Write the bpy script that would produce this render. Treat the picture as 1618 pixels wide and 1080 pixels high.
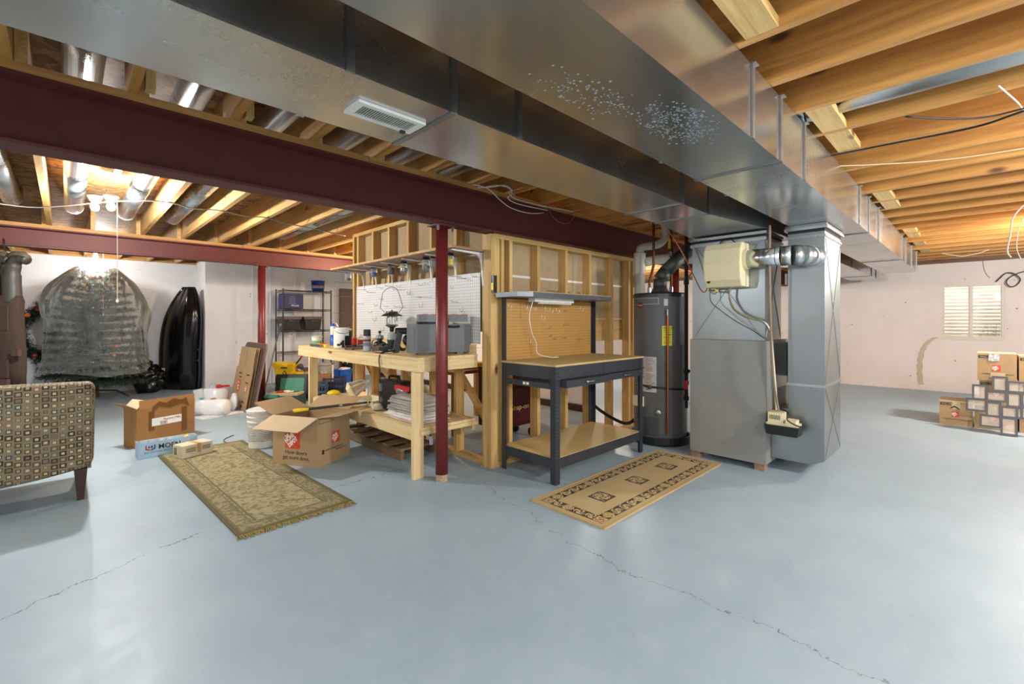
import bpy, bmesh, math, random
from mathutils import Vector, Matrix, noise as mnoise
PI = math.pi
random.seed(7)
SC = bpy.context.scene
COL = SC.collection
for o in list(bpy.data.objects):
    bpy.data.objects.remove(o)

# ---------------------------------------------------------------- camera, world, exposure
cam_d = bpy.data.cameras.new('camera'); cam = bpy.data.objects.new('camera', cam_d); COL.objects.link(cam)
cam_d.sensor_width = 36.0; cam_d.lens = 720.0/1618*36; cam_d.shift_y = -33.0/1618
cam_d.clip_start = 0.02
cam.location = (0, 0, 1.3); cam.rotation_euler = (PI/2, 0, math.radians(45.63-90))
SC.camera = cam
SC.view_settings.view_transform = 'Standard'; SC.view_settings.look = 'None'
SC.view_settings.gamma = 1.0; SC.view_settings.use_curve_mapping = False
SC.view_settings.exposure = 1.62
w = bpy.data.worlds.new('world'); SC.world = w; w.use_nodes = True
nt = w.node_tree; bg = nt.nodes['Background']
bg.inputs['Color'].default_value = (0.95, 0.97, 1.0, 1); bg.inputs['Strength'].default_value = 4.5

def lamp(x, y, z, power, col, r=0.05):
    d = bpy.data.lights.new('lamp_light', 'POINT'); d.energy = power; d.color = col; d.shadow_soft_size = r
    o = bpy.data.objects.new('lamp_light', d); COL.objects.link(o); o.location = (x, y, z)
    return o
WARM = (1.0, 0.91, 0.82); NEUT = (1.0, 0.975, 0.95); COOL = (0.93, 0.965, 1.0)
lamp(0.29, 5.66, 2.28, 62, NEUT, 0.04)       # bulbs between the two beams
lamp(0.34, 9.95, 2.29, 28, NEUT, 0.04)       # bulb over the far storage bay
lamp(-0.9, -0.6, 2.2, 55, COOL, 0.12)        # unseen lamp added behind the camera for soft fill
lamp(3.6, -1.6, 2.2, 90, NEUT, 0.10)         # unseen fill lamp added right of the frame
lamp(1.4, -2.2, 2.2, 60, COOL, 0.12)          # second fill lamp behind the camera, added to brighten the mid floor
lamp(3.6, 6.6, 2.2, 50, (1.0, 0.74, 0.50), 0.05)   # warm bulb behind the stud wall
lamp(7.6, -1.2, 2.2, 110, WARM, 0.10)        # bulb near the window
lamp(8.2, 5.5, 2.25, 60, WARM, 0.10)         # unseen warm fill lamp behind the furnace
lamp(-1.6, 3.6, 2.1, 22, COOL, 0.12)         # unseen fill lamp added left of the frame

# ---------------------------------------------------------------- materials
def srgb(h):
    if isinstance(h, str):
        h = h.lstrip('#'); c = [int(h[i:i+2], 16)/255 for i in (0, 2, 4)]
    else: c = [v/255 for v in h]
    return tuple((v/12.92 if v <= 0.04045 else ((v+0.055)/1.055)**2.4) for v in c) + (1,)
MATS = {}
def newmat(name):
    m = bpy.data.materials.new(name); m.use_nodes = True
    return m, m.node_tree, m.node_tree.nodes['Principled BSDF']
def N(nt, t, **k):
    n = nt.nodes.new(t)
    for a, v in k.items(): setattr(n, a, v)
    return n
def L(nt, a, b): nt.links.new(a, b)
def ramp(nt, fac, stops, interp='LINEAR'):
    r = N(nt, 'ShaderNodeValToRGB'); e = r.color_ramp.elements; r.color_ramp.interpolation = interp
    e[0].position, e[0].color = stops[0]; e[1].position, e[1].color = stops[1]
    for p, c in stops[2:]:
        q = e.new(p); q.color = c
    L(nt, fac, r.inputs[0]); return r.outputs[0]
def mth(nt, op, a, b=None, c=None, clamp=False):
    n = N(nt, 'ShaderNodeMath', operation=op); n.use_clamp = clamp
    for i, v in enumerate((a, b, c)):
        if v is None: continue
        if isinstance(v, (int, float)): n.inputs[i].default_value = v
        else: L(nt, v, n.inputs[i])
    return n.outputs[0]
def mixc(nt, f, a, b, mode='MIX'):
    n = N(nt, 'ShaderNodeMix', data_type='RGBA', blend_type=mode)
    for s, v in ((n.inputs[0], f), (n.inputs[6], a), (n.inputs[7], b)):
        if isinstance(v, (int, float)): s.default_value = v
        elif isinstance(v, tuple): s.default_value = v
        else: L(nt, v, s)
    return n.outputs[2]
def objco(nt, scale=(1, 1, 1), rnd=True):
    tc = N(nt, 'ShaderNodeTexCoord'); mp = N(nt, 'ShaderNodeMapping'); mp.inputs['Scale'].default_value = scale
    if rnd:
        oi = N(nt, 'ShaderNodeObjectInfo'); v = N(nt, 'ShaderNodeVectorMath', operation='MULTIPLY_ADD')
        cx = N(nt, 'ShaderNodeCombineXYZ')
        for i in range(3): L(nt, mth(nt, 'MULTIPLY', oi.outputs['Random'], 37.0+i*11), cx.inputs[i])
        v.inputs[1].default_value = (1, 1, 1); L(nt, tc.outputs['Object'], v.inputs[0]); L(nt, cx.outputs[0], v.inputs[2])
        L(nt, v.outputs[0], mp.inputs['Vector'])
    else: L(nt, tc.outputs['Object'], mp.inputs['Vector'])
    return mp.outputs[0]
def noise(nt, vec, scale, detail=3, rough=0.55, dist=0.0):
    n = N(nt, 'ShaderNodeTexNoise'); n.inputs['Scale'].default_value = scale; n.inputs['Detail'].default_value = detail
    n.inputs['Roughness'].default_value = rough; n.inputs['Distortion'].default_value = dist
    if vec is not None: L(nt, vec, n.inputs['Vector'])
    return n.outputs['Fac']
def bump(nt, b, h, s=0.2, d=0.01):
    n = N(nt, 'ShaderNodeBump'); n.inputs['Strength'].default_value = s; n.inputs['Distance'].default_value = d
    L(nt, h, n.inputs['Height']); L(nt, n.outputs[0], b.inputs['Normal'])
def plain(name, col, rough=0.5, metal=0.0, var=0.06, vs=18, bs=0.06, **kw):
    """plain coloured procedural material with a little mottling and relief"""
    if name in MATS: return MATS[name]
    m, nt, b = newmat(name); c = srgb(col) if not (isinstance(col, tuple) and len(col) == 4) else col
    v = objco(nt, rnd=False); n = noise(nt, v, vs, 4)
    lo = tuple(x*(1-var) for x in c[:3])+(1,); hi = tuple(min(1, x*(1+var)) for x in c[:3])+(1,)
    L(nt, ramp(nt, n, [(0.3, lo), (0.7, hi)]), b.inputs['Base Color'])
    L(nt, mth(nt, 'ADD', mth(nt, 'MULTIPLY', n, 0.12), max(0.02, rough-0.06)), b.inputs['Roughness'])
    b.inputs['Metallic'].default_value = metal
    if bs: bump(nt, b, noise(nt, v, vs*6, 2), bs, 0.002)
    for k, x in kw.items(): b.inputs[k].default_value = x
    MATS[name] = m; return m
def wood(name, light, dark, axis=1, knots=True, rough=0.6, gs=26.0):
    if name in MATS: return MATS[name]
    m, nt, b = newmat(name); sc = [1.0, 1.0, 1.0]; sc[axis] = 0.06
    v = objco(nt, tuple(sc))
    n1 = noise(nt, v, gs*1.4, 4, 0.6, 0.45); n2 = noise(nt, v, gs*0.16, 2, 0.5, 0.5)
    base = ramp(nt, mth(nt, 'ADD', mth(nt, 'MULTIPLY', n1, 0.65), mth(nt, 'MULTIPLY', n2, 0.35)), [(0.32, srgb(dark)), (0.62, srgb(light))])
    if knots:
        sk = [1.0, 1.0, 1.0]; sk[axis] = 0.45; sk[(2, 0, 1)[axis]] = 0.3
        vk = objco(nt, tuple(sk)); vo = N(nt, 'ShaderNodeTexVoronoi'); vo.inputs['Scale'].default_value = 3.6
        L(nt, vk, vo.inputs['Vector'])
        k = ramp(nt, vo.outputs['Distance'], [(0.05, (1, 1, 1, 1)), (0.115, (0, 0, 0, 1))])
        base = mixc(nt, k, base, srgb((96, 62, 34)))
    L(nt, base, b.inputs['Base Color']); b.inputs['Roughness'].default_value = rough
    bump(nt, b, n1, 0.12, 0.003); MATS[name] = m; return m
def galv(name, col=(0.56, 0.59, 0.60, 1), rough=0.24, spang=26.0, stain=0.25, bs=0.02, metal=0.97):
    if name in MATS: return MATS[name]
    m, nt, b = newmat(name); v = objco(nt)
    vo = N(nt, 'ShaderNodeTexVoronoi'); vo.inputs['Scale'].default_value = spang*3; L(nt, v, vo.inputs['Vector'])
    sp = N(nt, 'ShaderNodeSeparateColor'); L(nt, vo.outputs['Color'], sp.inputs[0])
    n = noise(nt, v, 1.7, 2, 0.5, 0.6); n3 = noise(nt, v, 7, 2, 0.5)
    c = mixc(nt, mth(nt, 'MULTIPLY', sp.outputs[0], 0.07), col, tuple(x*0.72 for x in col[:3])+(1,))
    st = ramp(nt, n, [(0.50, (0, 0, 0, 1)), (0.72, (stain, stain, stain, 1))])
    c = mixc(nt, st, c, (0.48, 0.52, 0.54, 1))
    L(nt, c, b.inputs['Base Color']); b.inputs['Metallic'].default_value = metal
    r = mth(nt, 'ADD', mth(nt, 'MULTIPLY', sp.outputs[1], 0.015), mth(nt, 'ADD', mth(nt, 'MULTIPLY', n, 0.22), rough-0.12))
    L(nt, r, b.inputs['Roughness'])
    bump(nt, b, mth(nt, 'ADD', mth(nt, 'MULTIPLY', n3, 0.5), mth(nt, 'MULTIPLY', n, 2.0)), bs, 0.006)
    MATS[name] = m; return m
def glassy(name, col=(1, 1, 1, 1), rough=0.05, alpha=0.25, crumple=0.0):
    """thin clear sheet: transparent with a coat of reflection"""
    if name in MATS: return MATS[name]
    m = bpy.data.materials.new(name); m.use_nodes = True; nt = m.node_tree; nt.nodes.clear()
    out = N(nt, 'ShaderNodeOutputMaterial'); tr = N(nt, 'ShaderNodeBsdfTransparent'); pr = N(nt, 'ShaderNodeBsdfPrincipled')
    pr.inputs['Base Color'].default_value = col; pr.inputs['Roughness'].default_value = rough
    mx = N(nt, 'ShaderNodeMixShader'); fr = N(nt, 'ShaderNodeFresnel'); fr.inputs[0].default_value = 1.45
    v = objco(nt, rnd=False); n = noise(nt, v, 7, 4, 0.6, 1.5)
    f = mth(nt, 'ADD', mth(nt, 'MULTIPLY', n, alpha), fr.outputs[0], clamp=True)
    if crumple:
        bump(nt, pr, mth(nt, 'ADD', n, mth(nt, 'MULTIPLY', noise(nt, v, 26, 3, 0.6, 2.0), 0.4)), crumple, 0.05)
    L(nt, f, mx.inputs[0]); L(nt, tr.outputs[0], mx.inputs[1]); L(nt, pr.outputs[0], mx.inputs[2]); L(nt, mx.outputs[0], out.inputs[0])
    MATS[name] = m; return m
def emit(name, col, s):
    m = bpy.data.materials.new(name); m.use_nodes = True; nt = m.node_tree; b = nt.nodes['Principled BSDF']
    b.inputs['Base Color'].default_value = col; b.inputs['Emission Color'].default_value = col; b.inputs['Emission Strength'].default_value = s
    MATS[name] = m; return m

# floor paint with two cracks
def floor_mat():
    m, nt, b = newmat('floor_paint')
    tc = N(nt, 'ShaderNodeTexCoord'); v = tc.outputs['Object']; xyz = N(nt, 'ShaderNodeSeparateXYZ'); L(nt, v, xyz.inputs[0])
    X, Y = xyz.outputs[0], xyz.outputs[1]
    n1 = noise(nt, v, 0.9, 5, 0.6); n2 = noise(nt, v, 7, 5, 0.65, 0.4); n3 = noise(nt, v, 55, 3)
    c = ramp(nt, n1, [(0.3, srgb((144, 167, 181))), (0.7, srgb((160, 182, 195)))])
    c = mixc(nt, ramp(nt, n2, [(0.52, (0, 0, 0, 1)), (0.75, (0.45, 0.45, 0.45, 1))]), c, srgb((170, 186, 196)))
    rs = ramp(nt, noise(nt, v, 3.1, 4, 0.7, 2.0), [(0.62, (0, 0, 0, 1)), (0.74, (0.30, 0.30, 0.30, 1))])
    c = mixc(nt, rs, c, srgb((164, 138, 132)))
    wob = mth(nt, 'MULTIPLY', mth(nt, 'SUBTRACT', noise(nt, v, 2.2, 6, 0.75), 0.5), 0.34)
    # crack one runs along x near y=3.5 and bends down to the left; crack two runs along y near x=2.1
    l1 = mth(nt, 'SUBTRACT', mth(nt, 'ADD', Y, wob), mth(nt, 'SUBTRACT', 3.54, mth(nt, 'MULTIPLY', mth(nt, 'POWER', mth(nt, 'MAXIMUM', mth(nt, 'SUBTRACT', 1.5, X), 0.0), 1.6), 0.23)))
    m1 = mth(nt, 'MULTIPLY', mth(nt, 'LESS_THAN', mth(nt, 'ABSOLUTE', l1), 0.0042), mth(nt, 'LESS_THAN', X, 3.0))
    l2 = mth(nt, 'SUBTRACT', mth(nt, 'ADD', X, wob), mth(nt, 'ADD', 2.10, mth(nt, 'MULTIPLY', mth(nt, 'POWER', mth(nt, 'MAXIMUM', mth(nt, 'SUBTRACT', Y, 1.3), 0.0), 1.5), 0.17)))
    m2 = mth(nt, 'MULTIPLY', mth(nt, 'LESS_THAN', mth(nt, 'ABSOLUTE', l2), 0.0022), mth(nt, 'LESS_THAN', Y, 2.8))
    gap = mth(nt, 'GREATER_THAN', noise(nt, v, 9, 3), 0.44)
    mk = mth(nt, 'MULTIPLY', mth(nt, 'MAXIMUM', m1, m2), gap)
    c = mixc(nt, mth(nt, 'MULTIPLY', mk, 0.75), c, srgb((60, 56, 52)))
    L(nt, c, b.inputs['Base Color'])
    L(nt, mth(nt, 'ADD', mth(nt, 'MULTIPLY', n2, 0.25), 0.34), b.inputs['Roughness'])
    bump(nt, b, mth(nt, 'SUBTRACT', mth(nt, 'ADD', mth(nt, 'MULTIPLY', n2, 0.6), mth(nt, 'MULTIPLY', n3, 0.15)), mk), 0.10, 0.01)
    return m
def wall_mat(name, col, pits=True):
    m, nt, b = newmat(name); v = objco(nt, rnd=False)
    n = noise(nt, v, 1.1, 5, 0.6); n2 = noise(nt, v, 22, 4, 0.7)
    c = srgb(col); c = ramp(nt, n, [(0.3, tuple(x*0.90 for x in c[:3])+(1,)), (0.7, c)])
    if pits:
        vo = N(nt, 'ShaderNodeTexVoronoi'); vo.inputs['Scale'].default_value = 4.5; L(nt, v, vo.inputs['Vector'])
        k = ramp(nt, vo.outputs['Distance'], [(0.045, (0.8, 0.8, 0.8, 1)), (0.075, (0, 0, 0, 1))])
        c = mixc(nt, k, c, srgb((110, 100, 92)))
    L(nt, c, b.inputs['Base Color']); b.inputs['Roughness'].default_value = 0.75
    bump(nt, b, n2, 0.25, 0.008); return m
def peg_mat(name, col, hole, pitch=0.0275, axis='YZ'):
    m, nt, b = newmat(name); tc = N(nt, 'ShaderNodeTexCoord'); s = N(nt, 'ShaderNodeSeparateXYZ'); L(nt, tc.outputs['Object'], s.inputs[0])
    a = s.outputs['XYZ'.index(axis[0])]; z = s.outputs[2]
    f = lambda q: mth(nt, 'SUBTRACT', mth(nt, 'FRACT', mth(nt, 'ADD', mth(nt, 'DIVIDE', q, pitch), 1000.0)), 0.5)
    d = mth(nt, 'SQRT', mth(nt, 'ADD', mth(nt, 'POWER', f(a), 2.0), mth(nt, 'POWER', f(z), 2.0)))
    k = mth(nt, 'LESS_THAN', d, 0.15)
    n = noise(nt, tc.outputs['Object'], 4, 4); c = srgb(col)
    c = ramp(nt, n, [(0.3, tuple(x*0.92 for x in c[:3])+(1,)), (0.7, c)])
    L(nt, mixc(nt, k, c, srgb(hole)), b.inputs['Base Color']); b.inputs['Roughness'].default_value = 0.45
    bump(nt, b, mth(nt, 'MULTIPLY', k, -1.0), 0.5, 0.003); return m
def osb_mat(name, c1, c2):
    m, nt, b = newmat(name); v = objco(nt, (1, 1, 1)); vo = N(nt, 'ShaderNodeTexVoronoi'); vo.inputs['Scale'].default_value = 16
    n0 = N(nt, 'ShaderNodeTexNoise'); n0.inputs['Scale'].default_value = 9; L(nt, v, n0.inputs['Vector'])
    va = N(nt, 'ShaderNodeVectorMath', operation='MULTIPLY_ADD'); va.inputs[1].default_value = (0.35, 0.10, 0.1)
    L(nt, n0.outputs['Color'], va.inputs[0]); L(nt, v, va.inputs[2]); L(nt, va.outputs[0], vo.inputs['Vector'])
    sp = N(nt, 'ShaderNodeSeparateColor'); L(nt, vo.outputs['Color'], sp.inputs[0])
    L(nt, ramp(nt, sp.outputs[0], [(0.1, srgb(c1)), (0.9, srgb(c2))]), b.inputs['Base Color']); b.inputs['Roughness'].default_value = 0.7
    bump(nt, b, sp.outputs[1], 0.3, 0.004); return m
def vcol_mat(name, rough=0.8, bs=0.3, bscale=220):
    m, nt, b = newmat(name); a = N(nt, 'ShaderNodeVertexColor'); a.layer_name = 'Col'
    v = objco(nt, rnd=False); n = noise(nt, v, bscale, 2)
    L(nt, mixc(nt, mth(nt, 'MULTIPLY', n, 0.25), a.outputs[0], (0.05, 0.04, 0.03, 1), 'MIX'), b.inputs['Base Color'])
    b.inputs['Roughness'].default_value = rough; bump(nt, b, n, bs, 0.002); return m
def rug1_mat():
    m, nt, b = newmat('olive_rug_pile'); tc = N(nt, 'ShaderNodeTexCoord'); v = tc.outputs['Object']
    s = N(nt, 'ShaderNodeSeparateXYZ'); L(nt, v, s.inputs[0])
    ax = mth(nt, 'ABSOLUTE', s.outputs[0]); ay = mth(nt, 'ABSOLUTE', s.outputs[1])
    e = mth(nt, 'MINIMUM', mth(nt, 'SUBTRACT', 0.37, ax), mth(nt, 'SUBTRACT', 1.22, ay))   # distance from the rug's edge
    n = noise(nt, v, 17, 5, 0.6, 1.4); n2 = noise(nt, v, 21, 4, 0.6, 1.2); nf = noise(nt, v, 240, 2)
    tan = srgb((182, 170, 128)); oliv = srgb((134, 130, 96)); dk = srgb((112, 110, 80))
    field = ramp(nt, n, [(0.47, tan), (0.56, oliv)])
    bord = ramp(nt, n2, [(0.46, srgb((166, 154, 114))), (0.56, srgb((122, 118, 86)))])
    c = mixc(nt, mth(nt, 'LESS_THAN', e, 0.15), field, bord)
    for a, w_ in ((0.15, 0.006), (0.125, 0.003), (0.035, 0.005)):
        c = mixc(nt, mth(nt, 'LESS_THAN', mth(nt, 'ABSOLUTE', mth(nt, 'SUBTRACT', e, a)), w_), c, dk)
    c = mixc(nt, mth(nt, 'LESS_THAN', e, 0.028), c, srgb((104, 98, 62)))
    c = mixc(nt, mth(nt, 'MULTIPLY', nf, 0.3), c, srgb((70, 64, 40)))
    L(nt, c, b.inputs['Base Color']); b.inputs['Roughness'].default_value = 0.95; bump(nt, b, nf, 0.6, 0.004); return m
def chair_mat():
    m, nt, b = newmat('square_pattern_upholstery'); tc = N(nt, 'ShaderNodeTexCoord'); s = N(nt, 'ShaderNodeSeparateXYZ'); L(nt, tc.outputs['Object'], s.inputs[0])
    g = N(nt, 'ShaderNodeNewGeometry'); sn = N(nt, 'ShaderNodeSeparateXYZ')
    vt = N(nt, 'ShaderNodeVectorTransform', vector_type='NORMAL', convert_from='WORLD', convert_to='OBJECT'); L(nt, g.outputs['True Normal'], vt.inputs[0]); L(nt, vt.outputs[0], sn.inputs[0])
    side = mth(nt, 'GREATER_THAN', mth(nt, 'ABSOLUTE', sn.outputs[0]), 0.72); top = mth(nt, 'GREATER_THAN', mth(nt, 'ABSOLUTE', sn.outputs[2]), 0.72)
    mixf = lambda f, a, c: mth(nt, 'ADD', mth(nt, 'MULTIPLY', a, mth(nt, 'SUBTRACT', 1.0, f)), mth(nt, 'MULTIPLY', c, f))
    U = mixf(side, s.outputs[0], s.outputs[1]); V = mixf(top, s.outputs[2], s.outputs[1])
    P = 0.0425
    u = mth(nt, 'DIVIDE', U, P); v = mth(nt, 'DIVIDE', V, P)
    cu = mth(nt, 'FLOOR', mth(nt, 'ADD', u, 500.0)); cv0 = mth(nt, 'ADD', v, 500.0)
    wn0 = N(nt, 'ShaderNodeTexWhiteNoise', noise_dimensions='1D'); L(nt, cu, wn0.inputs['W'])
    cvs = mth(nt, 'ADD', cv0, mth(nt, 'MULTIPLY', wn0.outputs['Value'], 0.9)); cv = mth(nt, 'FLOOR', cvs)
    fu = mth(nt, 'ABSOLUTE', mth(nt, 'SUBTRACT', mth(nt, 'FRACT', mth(nt, 'ADD', u, 500.0)), 0.5)); fv = mth(nt, 'ABSOLUTE', mth(nt, 'SUBTRACT', mth(nt, 'FRACT', cvs), 0.5))
    d = mth(nt, 'MAXIMUM', fu, mth(nt, 'MULTIPLY', fv, 1.1))
    cx = N(nt, 'ShaderNodeCombineXYZ'); L(nt, cu, cx.inputs[0]); L(nt, cv, cx.inputs[1])
    wn = N(nt, 'ShaderNodeTexWhiteNoise', noise_dimensions='3D'); L(nt, cx.outputs[0], wn.inputs['Vector'])
    sp = N(nt, 'ShaderNodeSeparateColor'); L(nt, wn.outputs['Color'], sp.inputs[0])
    A = ramp(nt, sp.outputs[0], [(0.0, srgb((84, 66, 48))), (0.2, srgb((128, 120, 92))), (0.4, srgb((108, 94, 70))), (0.6, srgb((62, 46, 38))), (0.8, srgb((126, 102, 88))), (0.92, srgb((96, 104, 100)))], 'CONSTANT')
    B = ramp(nt, sp.outputs[1], [(0.0, srgb((60, 44, 32))), (0.3, srgb((98, 84, 60))), (0.55, srgb((40, 34, 30))), (0.8, srgb((110, 96, 84)))], 'CONSTANT')
    C = ramp(nt, sp.outputs[2], [(0.0, srgb((178, 172, 132))), (0.35, srgb((150, 144, 106))), (0.6, srgb((186, 172, 150))), (0.85, srgb((120, 100, 78)))], 'CONSTANT')
    ground = srgb((124, 112, 88))
    c = mixc(nt, mth(nt, 'LESS_THAN', d, 0.44), ground, A)
    c = mixc(nt, mth(nt, 'LESS_THAN', d, 0.31), c, B); c = mixc(nt, mth(nt, 'LESS_THAN', d, 0.20), c, C)
    L(nt, c, b.inputs['Base Color']); b.inputs['Roughness'].default_value = 0.9
    bump(nt, b, noise(nt, tc.outputs['Object'], 300, 2), 0.4, 0.002); return m

FLOOR = floor_mat()
WALL = wall_mat('white_painted_concrete', (228, 229, 231)); WALLR = wall_mat('white_concrete_warm_lit', (220, 211, 206))  # right wall's copy has the warm lamplight mixed into its colour
GYP = plain('tan_drywall_back', (172, 150, 116), 0.85)
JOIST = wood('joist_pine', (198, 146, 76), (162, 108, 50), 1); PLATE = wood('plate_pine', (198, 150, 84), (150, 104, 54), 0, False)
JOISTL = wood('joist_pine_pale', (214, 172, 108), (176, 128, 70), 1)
STUD = wood('stud_pine', (216, 182, 116), (176, 136, 76), 2); STUDX = wood('stud_pine_x', (216, 182, 116), (176, 136, 76), 0); STUDY = wood('stud_pine_y', (216, 182, 116), (176, 136, 76), 1)
BPINE = wood('bench_pine', (230, 208, 158), (204, 172, 116), 1); BPINEX = wood('bench_pine_x', (230, 208, 158), (204, 172, 116), 0); BPINEZ = wood('bench_pine_z', (230, 208, 158), (204, 172, 116), 2)
PLY = wood('plywood', (204, 168, 104), (170, 130, 74), 0, False, gs=10)
OSB = osb_mat('osb_sheet', (112, 76, 40), (176, 130, 74)); MDF = plain('tan_particle_board', (188, 164, 108), 0.7, var=0.08, vs=8)
GALV = galv('galvanised_sheet'); GALVF = galv('galvanised_plenum', (0.30, 0.335, 0.345, 1), 0.34, 30, 0.3, 0.02, 0.9); GALVD = galv('galvanised_sheet_dark', (0.46, 0.48, 0.49, 1), 0.32); GALVB = galv('galvanised_bright', (0.50, 0.53, 0.54, 1), 0.30, 30, 0.1, 0.004)
SEAM = plain('bright_steel_cleat', (150, 152, 152), 0.35, 0.9)
RED = plain('oxide_red_steel', (94, 42, 36), 0.55, 0.1, 0.14, 9); REDP = plain('oxide_red_post', (112, 40, 38), 0.4, 0.1, 0.14, 30)
BLKS = plain('dark_grey_steel', (58, 62, 68), 0.4, 0.3, 0.1); BLK = plain('black_plastic', (24, 24, 26), 0.4); BLKM = plain('black_matte', (20, 20, 21), 0.75)
WHT = plain('white_plastic', (226, 224, 216), 0.4); IVORY = plain('ivory_plastic', (222, 214, 180), 0.45); CREAM = plain('cream_plastic', (214, 206, 168), 0.5, var=0.03)
CARD = plain('cardboard', (172, 144, 106), 0.85, var=0.05, vs=6); CARDL = plain('cardboard_light', (204, 182, 148), 0.85, var=0.04, vs=6); CARDD = plain('cardboard_brown', (158, 112, 62), 0.8, var=0.08, vs=6)
GREYP = plain('grey_case_plastic', (98, 104, 106), 0.5, var=0.08); GREYD = plain('dark_grey_plastic', (66, 70, 72), 0.5)
BLUE = plain('blue_plastic', (30, 92, 186), 0.4); NAVY = plain('navy_card', (26, 34, 86), 0.5); YEL = plain('yellow_plastic', (236, 200, 24), 0.4); REDPL = plain('red_plastic', (186, 32, 34), 0.4)
GREEN = plain('green_plastic', (28, 66, 56), 0.5); TEAL = plain('teal_plastic', (62, 138, 112), 0.5); ORANGE = plain('orange_ink', (214, 72, 38), 0.6); ORGB = plain('orange_plastic', (236, 120, 30), 0.5)
INK = plain('black_ink', (40, 36, 34), 0.7, bs=0); WINK = plain('white_ink', (240, 238, 230), 0.6, bs=0); GINK = plain('grey_ink', (122, 104, 78), 0.8, bs=0)
CHROME = plain('polished_metal', (200, 202, 204), 0.2, 1.0); STEEL = plain('brushed_steel', (150, 152, 154), 0.35, 0.9); COPPER = plain('copper_pipe', (176, 100, 60), 0.35, 0.9); COPPERD = plain('dull_copper', (110, 70, 46), 0.5, 0.8)
PVC = plain('white_pvc', (216, 212, 198), 0.4, var=0.03); HEAT = plain('grey_tank_enamel', (104, 106, 108), 0.3, 0.15, 0.05); CABG = plain('furnace_grey_enamel', (138, 140, 136), 0.45, 0.1, 0.04)
WBR = plain('white_bracket_metal', (216, 214, 208), 0.35, 0.1); SHELFB = plain('laminated_shelf', (150, 112, 84), 0.4, var=0.05)
CLEAR = glassy('clear_glass', alpha=0.10); BAGP = glassy('clear_plastic_sheet', (0.85, 0.90, 0.90, 1), 0.12, 0.24, 0.8); BUBBLE = plain('bubble_wrap', (226, 226, 224), 0.3, var=0.04)
BRNC = plain('brown_neoprene', (58, 43, 33), 0.9); DKRUB = plain('grey_rubber', (58, 55, 50), 0.5)
FIR = plain('fir_needles', (40, 56, 42), 0.7, var=0.3, vs=30); TRASH = plain('black_bag_film', (12, 12, 13), 0.22, bs=0.4, vs=8); GLOSSB = plain('gloss_black_shell', (14, 14, 17), 0.12, bs=0.0)
WIREW = plain('white_wire', (220, 216, 206), 0.5); WIREB = plain('black_wire', (22, 22, 22), 0.5); WOODD = plain('dark_walnut', (58, 30, 24), 0.4)

# ---------------------------------------------------------------- object helpers
WM = {}
def tag(o, label=None, cat=None, group=None, kind=None):
    if label: o['label'] = label
    if cat: o['category'] = cat
    if group: o['group'] = group
    if kind: o['kind'] = kind
    return o
def thing(name, label, cat, loc=(0, 0, 0), rz=0.0, group=None, kind=None):
    o = bpy.data.objects.new(name, None); COL.objects.link(o); o.empty_display_size = 0.05
    o.location = loc; o.rotation_euler = (0, 0, rz); WM[o.name] = Matrix.Translation(loc) @ Matrix.Rotation(rz, 4, 'Z')
    return tag(o, label, cat, group, kind)
def obj(name, bm, m, parent=None, w=True, smooth=False, bevel=0.0, loc=None, **t):
    """link a bmesh as one mesh object; w: the bmesh is in world coordinates"""
    me = bpy.data.meshes.new(name)
    if parent is not None and w:
        bm.transform(WM[parent.name].inverted())
    o = bpy.data.objects.new(name, me)
    if parent is None:
        if loc is None:
            xs = [v.co for v in bm.verts]
            loc = ((min(c.x for c in xs)+max(c.x for c in xs))/2, (min(c.y for c in xs)+max(c.y for c in xs))/2, min(c.z for c in xs))
        bm.transform(Matrix.Translation(Vector(loc)).inverted()); o.location = loc
        WMo = Matrix.Translation(loc)
    else: WMo = WM[parent.name]
    if bevel:
        bmesh.ops.bevel(bm, geom=[e for e in bm.edges if e.calc_face_angle(0) > 0.6], offset=bevel, segments=2, affect='EDGES', profile=0.6)
    bm.normal_update(); bm.to_mesh(me); bm.free()
    if smooth:
        for p in me.polygons: p.use_smooth = True
    me.materials.append(m); COL.objects.link(o); o.parent = parent; WM[o.name] = WMo
    if t: tag(o, **t)
    return o
def B(): return bmesh.new()
def box(bm, x0, x1, y0, y1, z0, z1):
    vs = [bm.verts.new(p) for p in ((x0, y0, z0), (x1, y0, z0), (x1, y1, z0), (x0, y1, z0), (x0, y0, z1), (x1, y0, z1), (x1, y1, z1), (x0, y1, z1))]
    for f in ((3, 2, 1, 0), (4, 5, 6, 7), (0, 1, 5, 4), (1, 2, 6, 5), (2, 3, 7, 6), (3, 0, 4, 7)): bm.faces.new([vs[i] for i in f])
    return bm
def bx(*a): return box(B(), *a)
def hexa(bm, p):
    """eight corners: bottom four counter-clockwise, then the top four"""
    vs = [bm.verts.new(q) for q in p]
    for f in ((3, 2, 1, 0), (4, 5, 6, 7), (0, 1, 5, 4), (1, 2, 6, 5), (2, 3, 7, 6), (3, 0, 4, 7)): bm.faces.new([vs[i] for i in f])
    bmesh.ops.recalc_face_normals(bm, faces=bm.faces[:]); return bm
def frame(d):
    d = Vector(d).normalized(); a = Vector((0, 0, 1)) if abs(d.z) < 0.9 else Vector((1, 0, 0))
    u = d.cross(a).normalized(); return u, d.cross(u).normalized()
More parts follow.
